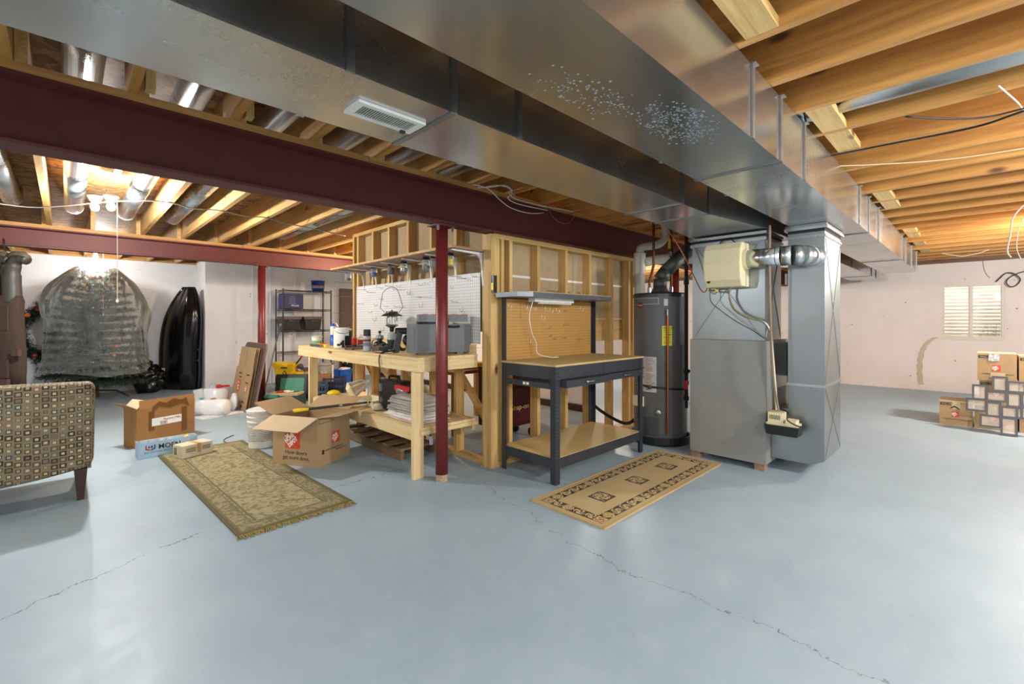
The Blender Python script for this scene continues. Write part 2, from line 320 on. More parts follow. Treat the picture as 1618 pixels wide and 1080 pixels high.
def tube(bm, pts, r, n=8, cap=True):
    pts = [Vector(p) for p in pts]; rs = r if isinstance(r, (list, tuple)) else [r]*len(pts); rings = []
    u = None
    for i, p in enumerate(pts):
        d = (pts[min(i+1, len(pts)-1)]-pts[max(i-1, 0)])
        if u is None: u, v = frame(d)
        else:
            dn = d.normalized(); u = (u-dn*u.dot(dn)); u = u.normalized() if u.length > 1e-5 else frame(d)[0]; v = dn.cross(u).normalized()
        rings.append([bm.verts.new(p+(u*math.cos(2*PI*k/n)+v*math.sin(2*PI*k/n))*rs[i]) for k in range(n)])
    for a, b in zip(rings, rings[1:]):
        for k in range(n): bm.faces.new((a[k], a[(k+1) % n], b[(k+1) % n], b[k]))
    if cap:
        bm.faces.new(rings[0][::-1]); bm.faces.new(rings[-1])
    bmesh.ops.recalc_face_normals(bm, faces=bm.faces[:]); return bm
def curve(ctrl, n=8):
    """smooth path through control points (Catmull-Rom)"""
    P = [Vector(c) for c in ctrl]; P = [P[0]*2-P[1]]+P+[P[-1]*2-P[-2]]; out = []
    for i in range(1, len(P)-2):
        for k in range(n):
            t = k/n; a, b, c, d = P[i-1:i+3]
            out.append(0.5*((2*b)+(c-a)*t+(2*a-5*b+4*c-d)*t*t+(3*b-a-3*c+d)*t**3))
    return out+[P[-2]]
def lathe(bm, cx, cy, prof, n=24, sx=1.0, sy=1.0):
    """prof: (r, z) from bottom to top"""
    rings = []
    for r, z in prof:
        rings.append([bm.verts.new((cx+r*sx*math.cos(2*PI*k/n), cy+r*sy*math.sin(2*PI*k/n), z)) for k in range(n)])
    for a, b in zip(rings, rings[1:]):
        for k in range(n): bm.faces.new((a[k], a[(k+1) % n], b[(k+1) % n], b[k]))
    bm.faces.new(rings[0][::-1]); bm.faces.new(rings[-1]); bmesh.ops.recalc_face_normals(bm, faces=bm.faces[:]); return bm
def cyl(bm, cx, cy, z0, z1, r, n=20): return lathe(bm, cx, cy, [(r, z0), (r, z1)], n)
def rod(bm, a, b, r, n=8): return tube(bm, [a, b], r, n)
def prism(bm, poly, axis, a, b):
    """extrude a 2-D polygon along an axis: axis 0 -> (y,z), 1 -> (x,z), 2 -> (x,y)"""
    def P(p, t): return ((t, p[0], p[1]), (p[0], t, p[1]), (p[0], p[1], t))[axis]
    A = [bm.verts.new(P(p, a)) for p in poly]; C = [bm.verts.new(P(p, b)) for p in poly]; n = len(poly)
    bm.faces.new(A); bm.faces.new(C[::-1])
    for i in range(n): bm.faces.new((A[i], A[(i+1) % n], C[(i+1) % n], C[i]))
    bmesh.ops.recalc_face_normals(bm, faces=bm.faces[:]); return bm
def blob(bm, c, r, seed=0, amp=0.15, sub=3, freq=2.0, flat=None):
    """lumpy ball with radii r"""
    t = bmesh.new(); bmesh.ops.create_icosphere(t, subdivisions=sub, radius=1.0)
    for v in t.verts:
        p = v.co.copy(); k = 1+amp*mnoise.fractal(p*freq+Vector((seed*7.1, seed*3.3, seed)), 1.0, 2.0, 3)
        v.co = Vector((p.x*r[0]*k, p.y*r[1]*k, p.z*r[2]*k))
        if flat is not None and v.co.z < flat: v.co.z = flat
        v.co += Vector(c)
    me = bpy.data.meshes.new('tmp'); t.to_mesh(me); t.free(); bm.from_mesh(me); bpy.data.meshes.remove(me); return bm
def quadslab(bm, a, b, c, d, th):
    """sheet with corners a b c d and thickness th"""
    a, b, c, d = map(Vector, (a, b, c, d)); n = (b-a).cross(d-a).normalized()*th
    return hexa(bm, [a, b, c, d, a+n, b+n, c+n, d+n])
def text(name, s, size, m, parent, origin, xdir, updir, depth=0.0006, align='LEFT', bold=0.0, world=True, sx=1.0):
    cu = bpy.data.curves.new('tmp_text', 'FONT'); cu.body = s; cu.size = size; cu.extrude = depth; cu.align_x = align; cu.offset = bold; cu.resolution_u = 2
    to = bpy.data.objects.new('tmp_text', cu); COL.objects.link(to); dg = bpy.context.evaluated_depsgraph_get()
    me = bpy.data.meshes.new_from_object(to.evaluated_get(dg)); bpy.data.objects.remove(to); bpy.data.curves.remove(cu)
    x = Vector(xdir).normalized(); z = x.cross(Vector(updir)).normalized(); y = z.cross(x)
    M = Matrix(((x.x*sx, y.x, z.x, origin[0]), (x.y*sx, y.y, z.y, origin[1]), (x.z*sx, y.z, z.z, origin[2]), (0, 0, 0, 1)))
    if world and parent is not None: M = WM[parent.name].inverted() @ M
    me.transform(M); me.name = name; me.materials.clear(); me.materials.append(m)
    o = bpy.data.objects.new(name, me); COL.objects.link(o); o.parent = parent; WM[o.name] = WM[parent.name] if parent else Matrix()
    return o
def copy_tree(o, parent=None):
    c = o.copy(); COL.objects.link(c); c.parent = parent; WM[c.name] = WM.get(o.name, Matrix())
    for ch in [q for q in bpy.data.objects if q.parent == o]: copy_tree(ch, c)
    return c
def jit(bm, a, f=3.0, s=0.0):
    for v in bm.verts: v.co += mnoise.noise_vector(v.co*f+Vector((s, s*2, s*3)))*a
    return bm

# ================================================================ SETTING
fl = obj('floor', bx(-3.6, 11.7, -4.1, 11.3, -0.12, 0.0), FLOOR, loc=(0, 0, 0), kind='structure')
# walls
obj('wall_left', bx(-3.6, -3.5, -4.0, 11.15, 0, 2.69), WALL, kind='structure')
obj('wall_front', bx(-3.6, 11.65, -4.1, -4.0, 0, 2.69), WALL, kind='structure')
wb = thing('wall_back', None, None, (-3.6, 11.15, 0), kind='structure')
for i, (a, b_) in enumerate(((-3.6, -1.2), (-1.2, 0.35), (0.35, 1.95))):
    obj('concrete_panel', bx(a+0.003, b_-0.003, 11.15, 11.3, 0, 2.44), WALL, wb)
obj('rim_board', bx(-3.6, 1.95, 11.2, 11.3, 2.48, 2.70), JOIST, wb)
obj('mud_sill', bx(-3.6, 1.95, 11.12, 11.3, 2.44, 2.48), PLATE, wb)
obj('wall_return', bx(1.90, 2.05, 10.45, 11.3, 0, 2.69), WALL, kind='structure')
wi = thing('wall_middle', None, None, (1.95, 10.35, 0), kind='structure')
xs = [1.90, 2.72, 3.05, 3.55, 4.05, 4.62, 5.3, 6.2, 7.4, 8.8, 10.2, 11.6]
for a, b_ in zip(xs, xs[1:]):
    obj('concrete_panel', bx(a+0.004, b_-0.004, 10.35, 10.45, 0, 2.69), WALL, wi)
obj('panel_joint', bx(1.9, 11.6, 10.37, 10.44, 0, 2.68), WALL, wi)
for xx in xs[1:6]: obj('joint_ridge', bx(xx-0.008, xx+0.008, 10.338, 10.36, 0, 2.4), WALL, wi)
# right wall with the window opening
bm = B()
box(bm, 11.55, 11.75, -4.0, -0.32, 0, 2.36); box(bm, 11.55, 11.75, 0.474, 10.5, 0, 2.36)
box(bm, 11.55, 11.75, -0.32, 0.474, 0, 0.985); box(bm, 11.55, 11.75, -0.32, 0.474, 1.96, 2.36)
obj('wall_right', bm, WALLR, loc=(11.55, 0, 0), kind='structure')
obj('trim_1', bx(11.53, 11.75, -4.0, 10.5, 2.36, 2.44), wood('sill_plate_dark', (120, 84, 52), (70, 48, 32), 1, False), kind='structure')
obj('trim_2', bx(11.50, 11.55, -4.0, 10.5, 2.44, 2.69), PLATE, kind='structure')
bm = B(); mp = curve([(11.548, 0.55, 1.0), (11.548, 0.66, 0.90), (11.548, 0.73, 0.75), (11.548, 0.765, 0.55), (11.548, 0.77, 0.3), (11.548, 0.755, 0.1)], 6)
prism(bm, [(p.y-0.04-0.008*math.sin(k*1.3), p.z) for k, p in enumerate(mp)]+[(p.y+0.04+0.008*math.sin(k*1.9), p.z) for k, p in reversed(list(enumerate(mp)))], 0, 11.545, 11.551)
pt = obj('trim_3', bm, plain('patch_mortar', (186, 172, 154), 0.85), kind='structure')
# window: frame, two sashes, mullion, panes, and the corrugated well outside
wn = thing('window_1', None, None, (11.6, 0.077, 0.985), kind='structure')
fw_ = plain('window_vinyl', (206, 200, 188), 0.5)
bm = B(); box(bm, 11.56, 11.64, -0.32, -0.292, 0.985, 1.96); box(bm, 11.56, 11.64, 0.446, 0.474, 0.985, 1.96)
box(bm, 11.56, 11.64, -0.292, 0.446, 0.985, 1.02); box(bm, 11.56, 11.64, -0.292, 0.446, 1.93, 1.96); obj('window_frame', bm, fw_, wn)
obj('mullion', bx(11.57, 11.62, 0.075, 0.105, 1.02, 1.93), fw_, wn)
for a, b_ in ((-0.29, 0.075), (0.105, 0.444)):
    bm = B(); box(bm, 11.585, 11.61, a, a+0.016, 1.02, 1.93); box(bm, 11.585, 11.61, b_-0.016, b_, 1.02, 1.93)
    box(bm, 11.585, 11.61, a+.016, b_-.016, 1.02, 1.036); box(bm, 11.585, 11.61, a+.016, b_-.016, 1.914, 1.93); s_ = obj('sash', bm, fw_, wn)
    obj('pane', bx(11.596, 11.60, a+0.016, b_-0.016, 1.036, 1.914), CLEAR, wn)
obj('window_sill', bx(11.535, 11.60, -0.34, 0.49, 0.965, 0.985), fw_, wn)
bm = B(); rows = []; nz = 150
for i in range(nz+1):
    z = 0.55+i*(2.35-0.55)/nz; dr = 0.022*math.sin(2*PI*z/0.068)
    rows.append([bm.verts.new((11.75+(0.85+dr)*math.sin(PI*k/16), 0.077+(0.80+dr)*math.cos(PI*k/16), z)) for k in range(17)])
for a, b_ in zip(rows, rows[1:]):
    for k in range(16): bm.faces.new((a[k], a[k+1], b_[k+1], b_[k]))
well = obj('window_well', bm, plain('cream_corrugated_steel', (214, 204, 188), 0.45, 0.1), smooth=True, label='curved corrugated metal window well outside the basement window', cat='window well')
obj('gravel_bed', bx(11.75, 12.7, -0.8, 0.95, 0.4, 0.55), plain('well_gravel', (120, 110, 96), 0.9, var=0.3), label='strip of gravel at the bottom of the window well', cat='gravel', kind='stuff')
for gi, (gy, gh) in enumerate(((-0.16, 0.75), (-0.1, 0.6), (0.26, 0.5), (0.34, 0.55))):
    bm = B(); rnd = random.Random(gi)
    for k in range(10):
        a = rnd.uniform(-0.10, 0.10); p0 = Vector((12.2, gy+a*0.5, 0.55)); p1 = p0+Vector((rnd.uniform(-.05, .05), a*1.2, gh*rnd.uniform(.6, 1)))
        tube(bm, [p0, (p0+p1)/2+Vector((0, a*0.2, 0)), p1], [0.003, 0.004, 0.001], 4)
        for q in range(3):
            c = p0.lerp(p1, 0.45+q*0.2); s_ = 0.022; vs = [bm.verts.new(c+Vector(d)) for d in ((0, 0, 0), (0.004, s_, s_), (0, 2*s_, s_*.6), (0.004, s_, -s_*.3))]; bm.faces.new(vs)
    obj('weed', bm, plain('weed_green', (120, 136, 50), 0.6), label=['tall green weed near the right end of the window well', 'second green weed just left of the tallest in the well', 'low dry weed behind the left window pane', 'low weed at the far left of the window well'][gi], cat='plant', group='weeds in the window well')

# ceiling: subfloor sheets and joists on a common spacing, lapped over the beams
ce = thing('ceiling', None, None, (0, 0, 2.44), kind='structure')
yy = [-4.0, -1.4, 1.2, 3.8, 6.4, 9.0, 11.3]
x = -3.6
while x < 11.6:
    for a, b_ in zip(yy, yy[1:]):
        obj('subfloor_sheet', bx(x+0.002, min(x+1.3, 11.7)-0.002, a+0.002, b_-0.002, 2.69, 2.71), OSB, ce)
    x += 1.3
JX = [-3.2, -2.77, -2.34, -1.91, -1.48, -1.04, -0.60, -0.165, 0.26, 0.70, 1.137, 1.575, 2.02, 2.46, 2.885, 3.33, 3.79, 4.26, 4.72, 5.14, 5.59, 6.02, 6.49, 6.96, 7.42, 7.85, 8.29, 8.76, 9.25, 9.75, 10.25, 10.72, 11.15]
def joist(xc, y0, y1, m):
    return obj('joist', bx(xc-0.021, xc+0.021, y0, y1, 2.44, 2.69), m, ce)
for i, xj in enumerate(JX):
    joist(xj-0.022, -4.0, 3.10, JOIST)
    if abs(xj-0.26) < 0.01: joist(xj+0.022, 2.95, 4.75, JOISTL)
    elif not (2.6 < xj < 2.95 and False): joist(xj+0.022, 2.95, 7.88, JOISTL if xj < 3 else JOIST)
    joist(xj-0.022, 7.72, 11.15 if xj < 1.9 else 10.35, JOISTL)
# joist blocks near the ducts, bottom face flush with the joists
for a, b_ in ((1.575, 2.02), (2.885, 3.33), (3.33, 3.79), (5.14, 5.59), (5.59, 6.02), (7.42, 7.85), (7.85, 8.29), (8.76, 9.25), (9.75, 10.25)):
    if (a, b_) in ((3.33, 3.79),): yb = 0.60
    else: yb = 0.60
    obj('joist_block', bx(a+0.0, b_-0.044, yb-0.06, yb+0.06, 2.441, 2.481), STUDX, ce)
# bridging strips between the joists of the left bays
for a, b_ in zip(JX[3:13], JX[4:14]):
    if a > 1.0 and a < 2.4 :
        bm = B(); hexa(bm, [(a+.045, 4.2, 2.45), (b_, 4.2, 2.63), (b_, 4.24, 2.63), (a+.045, 4.24, 2.45), (a+.045, 4.2, 2.47), (b_, 4.2, 2.65), (b_, 4.24, 2.65), (a+.045, 4.24, 2.47)])
        obj('bridging_strip', bm, STUDX, ce)
    else: obj('bridging_strip', bx(a+0.044, b_, 4.33, 4.37, 2.445, 2.49), STUDX, ce)
for xb in (0.48, 0.92):   # short uprights nailed beside the joists
    obj('joist_cleat', bx(xb-.20, xb-.16, 2.86, 2.92, 2.445, 2.68), STUD, ce)

# steel beams with timber plates
def ibeam(name, x0, x1, yc, z0, z1, fwid, label):
    t = thing(name, label, 'beam', ((x0+x1)/2, yc, z0))
    hf = fwid/2; tf = 0.016; tw = 0.006
    prof = [(yc-hf, z0), (yc+hf, z0), (yc+hf, z0+tf), (yc+tw, z0+tf+0.01), (yc+tw, z1-tf-0.01), (yc+hf, z1-tf), (yc+hf, z1), (yc-hf, z1), (yc-hf, z1-tf), (yc-tw, z1-tf-0.01), (yc-tw, z0+tf+0.01), (yc-hf, z0+tf)]
    obj('flanged_web', prism(B(), prof, 0, x0, x1), RED, t)
    L_ = (x1-x0)/3
    for k in range(3): obj('timber_plate', bx(x0+k*L_+0.002, x0+(k+1)*L_-0.002, yc-hf-0.004, yc+hf+0.004, z1, 2.439), PLATE, t, label=None)
    return t
ibeam('steel_beam', -3.5, 11.5, 3.025, 2.08, 2.40, 0.15, 'dark red steel beam crossing the whole room above the workbenches, nearest of two')
ibeam('steel_beam', -3.5, 4.6, 7.80, 2.165, 2.40, 0.14, 'shorter red steel beam farther back over the folding table and mop bucket')
def post(x, y, zt, label, r=0.05, rust=False):
    t = thing('steel_post', label, 'post', (x, y, 0), group='red posts under the beams')
    obj('tube_shaft', cyl(B(), x, y, 0.0, zt-0.012, r, 24), REDP, t, smooth=False)
    for p in bpy.data.objects[t.children[0].name].data.polygons: p.use_smooth = len(p.vertices) == 4
    obj('top_plate', bx(x-0.09, x+0.09, y-0.075, y+0.075, zt-0.012, zt), RED, t)
    if rust: obj('flaked_paint_ring', cyl(B(), x, y, 0.0, 0.055, r+0.002, 24), plain('flaked_cream_paint', (168, 150, 128), 0.8, var=0.4, vs=60), t)
    for sx in (-0.072, 0.072):
        bm = B(); cyl(bm, x+sx, y-0.05, zt-0.045, zt-0.005, 0.012, 6); cyl(bm, x+sx, y-0.05, zt-0.05, zt-0.02, 0.008, 8); obj('bolt', bm, STEEL, t)
post(2.195, 3.065, 2.08, 'red round steel post standing in front of the wooden workbench', 0.05, True)
post(2.175, 7.80, 2.165, 'red round steel post behind the folding table and flattened cartons', 0.053)
post(7.2, 3.50, 2.44, 'red steel post glimpsed behind the water heater pipes', 0.06)

# partition along x at y=3.0 and along y at x=2.7
p1 = thing('wall_partition', None, None, (2.70, 3.0, 0), kind='structure')
for xs_ in (2.90, 3.28, 3.71, 4.13, 4.56, 4.94, 5.04):
    obj('stud', bx(xs_, xs_+0.042, 3.0, 3.095, 0.04, 2.035), STUD, p1)
obj('stud', bx(2.79, 2.825, 2.99, 3.09, 0.04, 2.035), STUD, p1)
obj('top_plate', bx(2.71, 5.10, 2.995, 3.10, 2.036, 2.078), STUDX, p1)
obj('bottom_plate', bx(2.71, 2.86, 2.995, 3.10, 0.0, 0.04), STUDX, p1)
obj('bottom_plate', bx(4.10, 5.10, 2.995, 3.10, 0.0, 0.04), STUDX, p1)
obj('bottom_plate', bx(2.86, 4.10, 3.0, 3.10, 0.0, 0.04), STUDX, p1)
obj('drywall_sheet', bx(2.82, 5.10, 3.097, 3.11, 1.735, 2.078), GYP, p1); obj('drywall_sheet', bx(2.82, 5.10, 3.097, 3.11, 1.33, 1.722), GYP, p1)
obj('joint_tape', bx(2.82, 5.10, 3.0955, 3.0975, 1.718, 1.739), WHT, p1)
obj('plywood_strip', bx(2.82, 5.10, 3.097, 3.112, 1.07, 1.325), PLY, p1)
for tx, s_ in ((3.52, 'GYPSUM BOARD'), (3.86, 'FIRE'), (4.02, 'CORE')): text('printed_lettering', s_, 0.03, INK, p1, (tx, 3.0968, 1.60), (1, 0, 0), (0, 0, 1), sx=1.0)
p2 = thing('wall_stud', None, None, (2.70, 3.1, 0), kind='structure')
for ys in (3.105, 3.53, 3.95, 4.39, 4.81, 5.20, 5.60, 5.72):
    obj('stud', bx(2.70, 2.795, ys, ys+0.042, 0.04, 2.395), STUD, p2)
obj('stud', bx(2.668, 2.708, 2.992, 3.09, 0.0, 2.07), STUD, p2); obj('stud', bx(2.712, 2.752, 2.995, 3.09, 0.04, 2.035), STUD, p2)
obj('stud', bx(2.756, 2.788, 3.01, 3.09, 0.04, 2.035), STUD, p2)
obj('top_plate', bx(2.70, 2.795, 3.105, 5.765, 2.396, 2.438), STUDY, p2)
obj('bottom_plate', bx(2.70, 2.795, 3.105, 5.765, 0.0, 0.04), STUDY, p2)
obj('drywall_sheet', bx(2.797, 2.81, 3.115, 4.42, 1.20, 2.43), GYP, p2); obj('drywall_sheet', bx(2.797, 2.81, 4.425, 5.765, 1.20, 2.43), GYP, p2)
for a in (3.2, 4.3, 5.2):   # slanted braces behind the bench
    bm = B(); hexa(bm, [(2.83, a, 0.35), (2.87, a, 0.35), (2.87, a+.09, 0.35), (2.83, a+.09, 0.35), (2.83, a+.75, 1.1), (2.87, a+.75, 1.1), (2.87, a+.84, 1.1), (2.83, a+.84, 1.1)]); obj('slanted_brace', bm, STUDY, p2)
# white siding wall of the stair enclosure behind the partition
sw = thing('wall_stair', None, None, (5.3, 4.0, 0), kind='structure')
for k in range(5): obj('siding_board', bx(5.30, 5.32+0.012*(k % 2), 3.9, 9.9, 0.10+k*0.24, 0.10+(k+1)*0.24-0.006), WALL, sw)
obj('siding_sheet', bx(5.32, 5.36, 3.9, 9.9, 0.0, 1.32), WALL, sw)
obj('dark_base_board', bx(5.27, 5.30, 3.9, 9.9, 0.0, 0.09), WOODD, sw)

# ================================================================ DUCTS
def duct(name, label, x0, x1, y0, y1, z0, z1, seams, cleats, side=-1, m=None):
    """rectangular trunk along x built of sections joined at the seams"""
    t = thing(name, label, 'duct', ((x0+x1)/2, (y0+y1)/2, z0)); m = m or GALV
    cuts = [x0]+seams+[x1]
    for i, (a, b_) in enumerate(zip(cuts, cuts[1:])):
        obj('duct_section', bx(a+0.001, b_-0.001, y0, y1, z0, z1), m, t, bevel=0.004)
    for s_ in seams:
        bm = B(); box(bm, s_-0.012, s_+0.012, y0-0.006, y1+0.006, z0-0.006, z0-0.0005); obj('slip_joint', bm, SEAM, t)
    for c in cleats:
        bm = B(); box(bm, c-0.014, c+0.014, y0-0.010, y0-0.0008, z0-0.004, z1-0.004); box(bm, c-0.02, c+0.03, y0-0.022, y0-0.0008, z1-0.004, z1); obj('drive_cleat', bm, SEAM, t)
        obj('drive_cleat', bx(c-0.014, c+0.014, y1+0.0008, y1+0.010, z0-0.004, z1-0.004), SEAM, t)
    return t
td = duct('return_air_duct', 'large galvanised duct along the joists with white mineral stains, joining the return drop', -3.4, 10.0, 0.70, 1.13, 2.11, 2.436, [-1.2, 2.59, 5.24, 7.87], [2.17, 2.58, 3.03, 4.77, 5.24, 5.81, 7.87, 8.33, 9.10, 9.9])
sd = duct('supply_duct', 'galvanised duct with a white grille in its underside, beside the beam', -3.4, 3.42, 1.41, 1.84, 2.10, 2.436, [1.063, 3.0], [0.65, 1.063, 1.42, 3.0])
s2 = duct('supply_duct', 'smaller galvanised duct running on to the window wall behind the return drop', 5.12, 11.1, 1.32, 1.76, 2.10, 2.436, [7.0, 10.2], [8.4, 10.2, 10.7])
# stained patches left by drips on the big duct: thin mineral crust
rnd = random.Random(5)
for (cx, cy, rx, ry, nn) in ((1.80, 0.86, 0.26, 0.13, 420), (1.35, 0.98, 0.28, 0.10, 130)):
    bm = B()
    for k in range(nn):
        a = rnd.uniform(0, 2*PI); q = rnd.gauss(0.62, 0.24); px, py = cx+rx*q*math.cos(a), cy+ry*q*math.sin(a)
        if not (0.705 < py < 1.125): continue
        r_ = rnd.uniform(0.0018, 0.006); n_ = 6; z = 2.1094
        vs = [bm.verts.new((px+r_*math.cos(2*PI*j/n_)*rnd.uniform(.7, 1.5), py+r_*math.sin(2*PI*j/n_)*rnd.uniform(.6, 1.2), z)) for j in range(n_)]; bm.faces.new(vs[::-1])
    e = bmesh.ops.extrude_face_region(bm, geom=bm.faces[:]); bmesh.ops.translate(bm, vec=(0, 0, 0.0008), verts=[v for v in e['geom'] if isinstance(v, bmesh.types.BMVert)])
    obj('mineral_crust', bm, plain('mineral_crust', (158, 170, 176), 0.8), td, label='pale mineral crust spots', kind='stuff')
# supply grille in the underside
vt = thing('air_grille', 'white louvred air grille set in the underside of the nearer supply duct', 'vent', (0.895, 1.615, 2.10))
bm = B(); x0, x1, y0, y1 = 0.752, 1.036, 1.555, 1.68
box(bm, x0, x1, y0, y0+.022, 2.088, 2.0995); box(bm, x0, x1, y1-.022, y1, 2.088, 2.0995); box(bm, x0, x0+.028, y0+.022, y1-.022, 2.088, 2.0995); box(bm, x1-.028, x1, y0+.022, y1-.022, 2.088, 2.0995)
obj('grille_frame', bm, WHT, vt, bevel=0.002); obj('grille_backing', bx(x0+.02, x1-.02, y0+.018, y1-.018, 2.0975, 2.0995), BLKM, vt)
for k in range(22):
    xx = x0+0.034+k*0.0101
    bm = B(); hexa(bm, [(xx, y0+.02, 2.089), (xx+.0028, y0+.02, 2.089), (xx+.0028, y1-.02, 2.089), (xx, y1-.02, 2.089), (xx+.004, y0+.02, 2.0972), (xx+.0068, y0+.02, 2.0972), (xx+.0068, y1-.02, 2.0972), (xx+.004, y1-.02, 2.0972)]); obj('louvre_slat', bm, WHT, vt)
obj('damper_lever', bx(x1-.05, x1-.03, y1-.02, y1-.005, 2.078, 2.088), BLK, vt)

# furnace: plinth bricks, cabinet, plenum, collar, taper, boot and return drop
fu = thing('furnace', 'tall grey furnace cabinet with galvanised plenum above, standing on brick feet', 'furnace', (4.65, 1.6, 0))
obj('cabinet_panel', bx(4.30, 4.315, 1.275, 1.94, 0.06, 1.128), CABG, fu, bevel=0.004)
obj('cabinet', bx(4.316, 4.97, 1.275, 1.94, 0.06, 1.128), CABG, fu)
obj('side_recess_panel', bx(4.42, 4.86, 1.262, 1.2745, 0.70, 1.10), GALVD, fu); obj('control_box', bx(4.90, 5.04, 1.16, 1.27, 0.78, 1.10), STEEL, fu)
obj('control_label', bx(4.895, 4.899, 1.17, 1.20, 0.98, 1.07), YEL, fu)
obj('plenum', bx(4.33, 4.79, 1.29, 1.93, 1.13, 2.04), GALVF, fu, bevel=0.003)
bm = B()   # diagonal cross-break folds on the plenum faces
for a, b_ in (((4.3285, 1.90, 1.16), (4.3285, 1.32, 2.02)), ((4.3285, 1.32, 1.16), (4.3285, 1.90, 2.02))): rod(bm, a, b_, 0.003, 6)
for a, b_ in (((4.35, 1.2885, 1.16), (4.77, 1.2885, 2.02)), ((4.77, 1.2885, 1.16), (4.35, 1.2885, 2.02))): rod(bm, a, b_, 0.003, 6)
obj('cross_break_fold', bm, GALVF, fu)
obj('plenum_collar', bx(4.315, 4.81, 1.275, 1.945, 2.005, 2.03), GALVB, fu, bevel=0.003); obj('flexible_connector', bx(4.325, 4.80, 1.285, 1.935, 2.04, 2.06), BLKM, fu)
obj('plenum_collar', bx(4.315, 4.81, 1.275, 1.945, 2.06, 2.085), GALVB, fu, bevel=0.003)
bm = B(); hexa(bm, [(3.44, 1.41, 2.10), (4.34, 1.275, 2.10), (4.34, 1.945, 2.10), (3.44, 1.84, 2.10), (3.44, 1.41, 2.436), (4.34, 1.275, 2.436), (4.34, 1.945, 2.436), (3.44, 1.84, 2.436)]); obj('taper_section', bm, GALVD, fu)
obj('taper_section', bx(4.342, 5.10, 1.275, 1.945, 2.10, 2.436), GALVD, fu, bevel=0.004)
obj('slip_joint', bx(3.425, 3.45, 1.40, 1.85, 2.094, 2.1), SEAM, fu)
for a, b_ in ((4.31, 1.30), (4.31, 1.86), (4.88, 1.30), (4.88, 1.86)):
    obj('foot_brick', bx(a, a+0.09, b_-0.01, b_+0.07, 0.0, 0.058), plain('worn_brick', (150, 120, 98), 0.9, var=0.25, vs=20), fu, bevel=0.004)
bm = B(); bx_ = [(1.20, 0.05)]
rd = thing('return_drop', 'galvanised vertical return duct dropping beside the furnace, boot at its foot', 'duct', (4.73, 1.0, 0.1))
obj('duct_section', bx(4.43, 5.04, 0.875, 1.14, 0.765, 2.04), GALVF, rd, bevel=0.003)
prof = [(1.272, 0.105), (0.965, 0.105), (0.875, 0.15), (0.875, 0.762), (1.14, 0.762), (1.14, 0.55), (1.272, 0.52)]
obj('return_boot', prism(B(), prof, 0, 4.432, 5.04), GALVF, rd, bevel=0.003)
obj('slip_joint', bx(4.424, 5.05, 0.868, 1.147, 0.752, 0.772), GALVB, rd, bevel=0.003)
obj('duct_flange', bx(4.42, 5.05, 0.866, 1.149, 1.995, 2.015), GALVB, rd, bevel=0.003); obj('flexible_connector', bx(4.428, 5.042, 0.873, 1.142, 2.041, 2.062), BLKM, rd)
obj('duct_flange', bx(4.405, 5.065, 0.852, 1.162, 2.062, 2.085), GALVB, rd, bevel=0.003)
obj('duct_flange', bx(4.415, 5.055, 0.860, 1.154, 2.086, 2.108), GALVF, rd, bevel=0.003)
bm = B()
for a, b_ in (((4.45, 0.8735, 0.80), (5.02, 0.8735, 1.98)), ((5.02, 0.8735, 0.80), (4.45, 0.8735, 1.98)), ((4.45, 0.8735, 0.17), (5.02, 0.8735, 0.74)), ((5.02, 0.8735, 0.17), (4.45, 0.8735, 0.74))): rod(bm, a, b_, 0.0025, 6)
obj('cross_break_fold', bm, GALVF, rd)

# humidifier and its bypass pipe
hu = thing('humidifier', 'cream whole-house humidifier mounted high on the furnace plenum', 'humidifier', (4.2, 1.57, 1.62))
prof = [(4.326, 1.60), (4.14, 1.60), (4.075, 1.70), (4.055, 1.82), (4.075, 1.93), (4.13, 1.975), (4.326, 1.985)]
prof = [(4.326, 1.60), (4.16, 1.60), (4.12, 1.66), (4.105, 1.80), (4.12, 1.93), (4.155, 1.985), (4.326, 1.985)]
obj('housing', prism(B(), prof, 1, 1.415, 1.735), CREAM, hu, bevel=0.012, smooth=False)
bm = B(); tube(bm, [(4.215, 1.418, 1.835), (4.215, 1.385, 1.835)], 0.088, 28); obj('collar', bm, CREAM, hu, smooth=False)
bm = B(); lathe(bm, 0, 0, [(0.03, 0), (0.03, 0.004)], 20, 1.0, 0.6); bm.transform(Matrix.Translation((4.128, 1.69, 1.665)) @ Matrix.Rotation(-PI/2+0.2, 4, 'Y')); obj('maker_badge', bm, BLK, hu)
bm = B(); tube(bm, curve([(4.30, 1.66, 1.97), (4.29, 1.65, 2.02), (4.27, 1.57, 2.045), (4.25, 1.50, 1.99)]), 0.005, 6); obj('control_cable', bm, WIREB, hu)
bm = B(); rod(bm, (4.24, 1.735, 1.61), (4.20, 1.70, 1.58), 0.006); rod(bm, (4.20, 1.72, 1.58), (4.20, 1.64, 1.575), 0.008); box(bm, 4.19, 4.21, 1.63, 1.66, 1.565, 1.585); obj('saddle_valve', bm, plain('brass', (190, 160, 90), 0.35, 0.9), hu)
bp = thing('bypass_pipe', 'round galvanised pipe from the humidifier elbowing into the return drop', 'pipe', (4.26, 1.2, 1.75))
def rpipe(bm, pts, r): return tube(bm, pts, r, 24)
obj('straight_pipe', rpipe(B(), [(4.215, 1.384, 1.835), (4.215, 1.13, 1.835)], 0.079), GALV, bp, smooth=False)
obj('crimp_band', rpipe(B(), [(4.215, 1.165, 1.835), (4.215, 1.155, 1.835)], 0.0805), GALVB, bp)
prev = None; ang = [0, 30, 60, 90]
pts = [(4.215, 1.13, 1.835), (4.225, 1.06, 1.835), (4.262, 1.005, 1.835), (4.325, 0.968, 1.835), (4.428, 0.958, 1.835)]
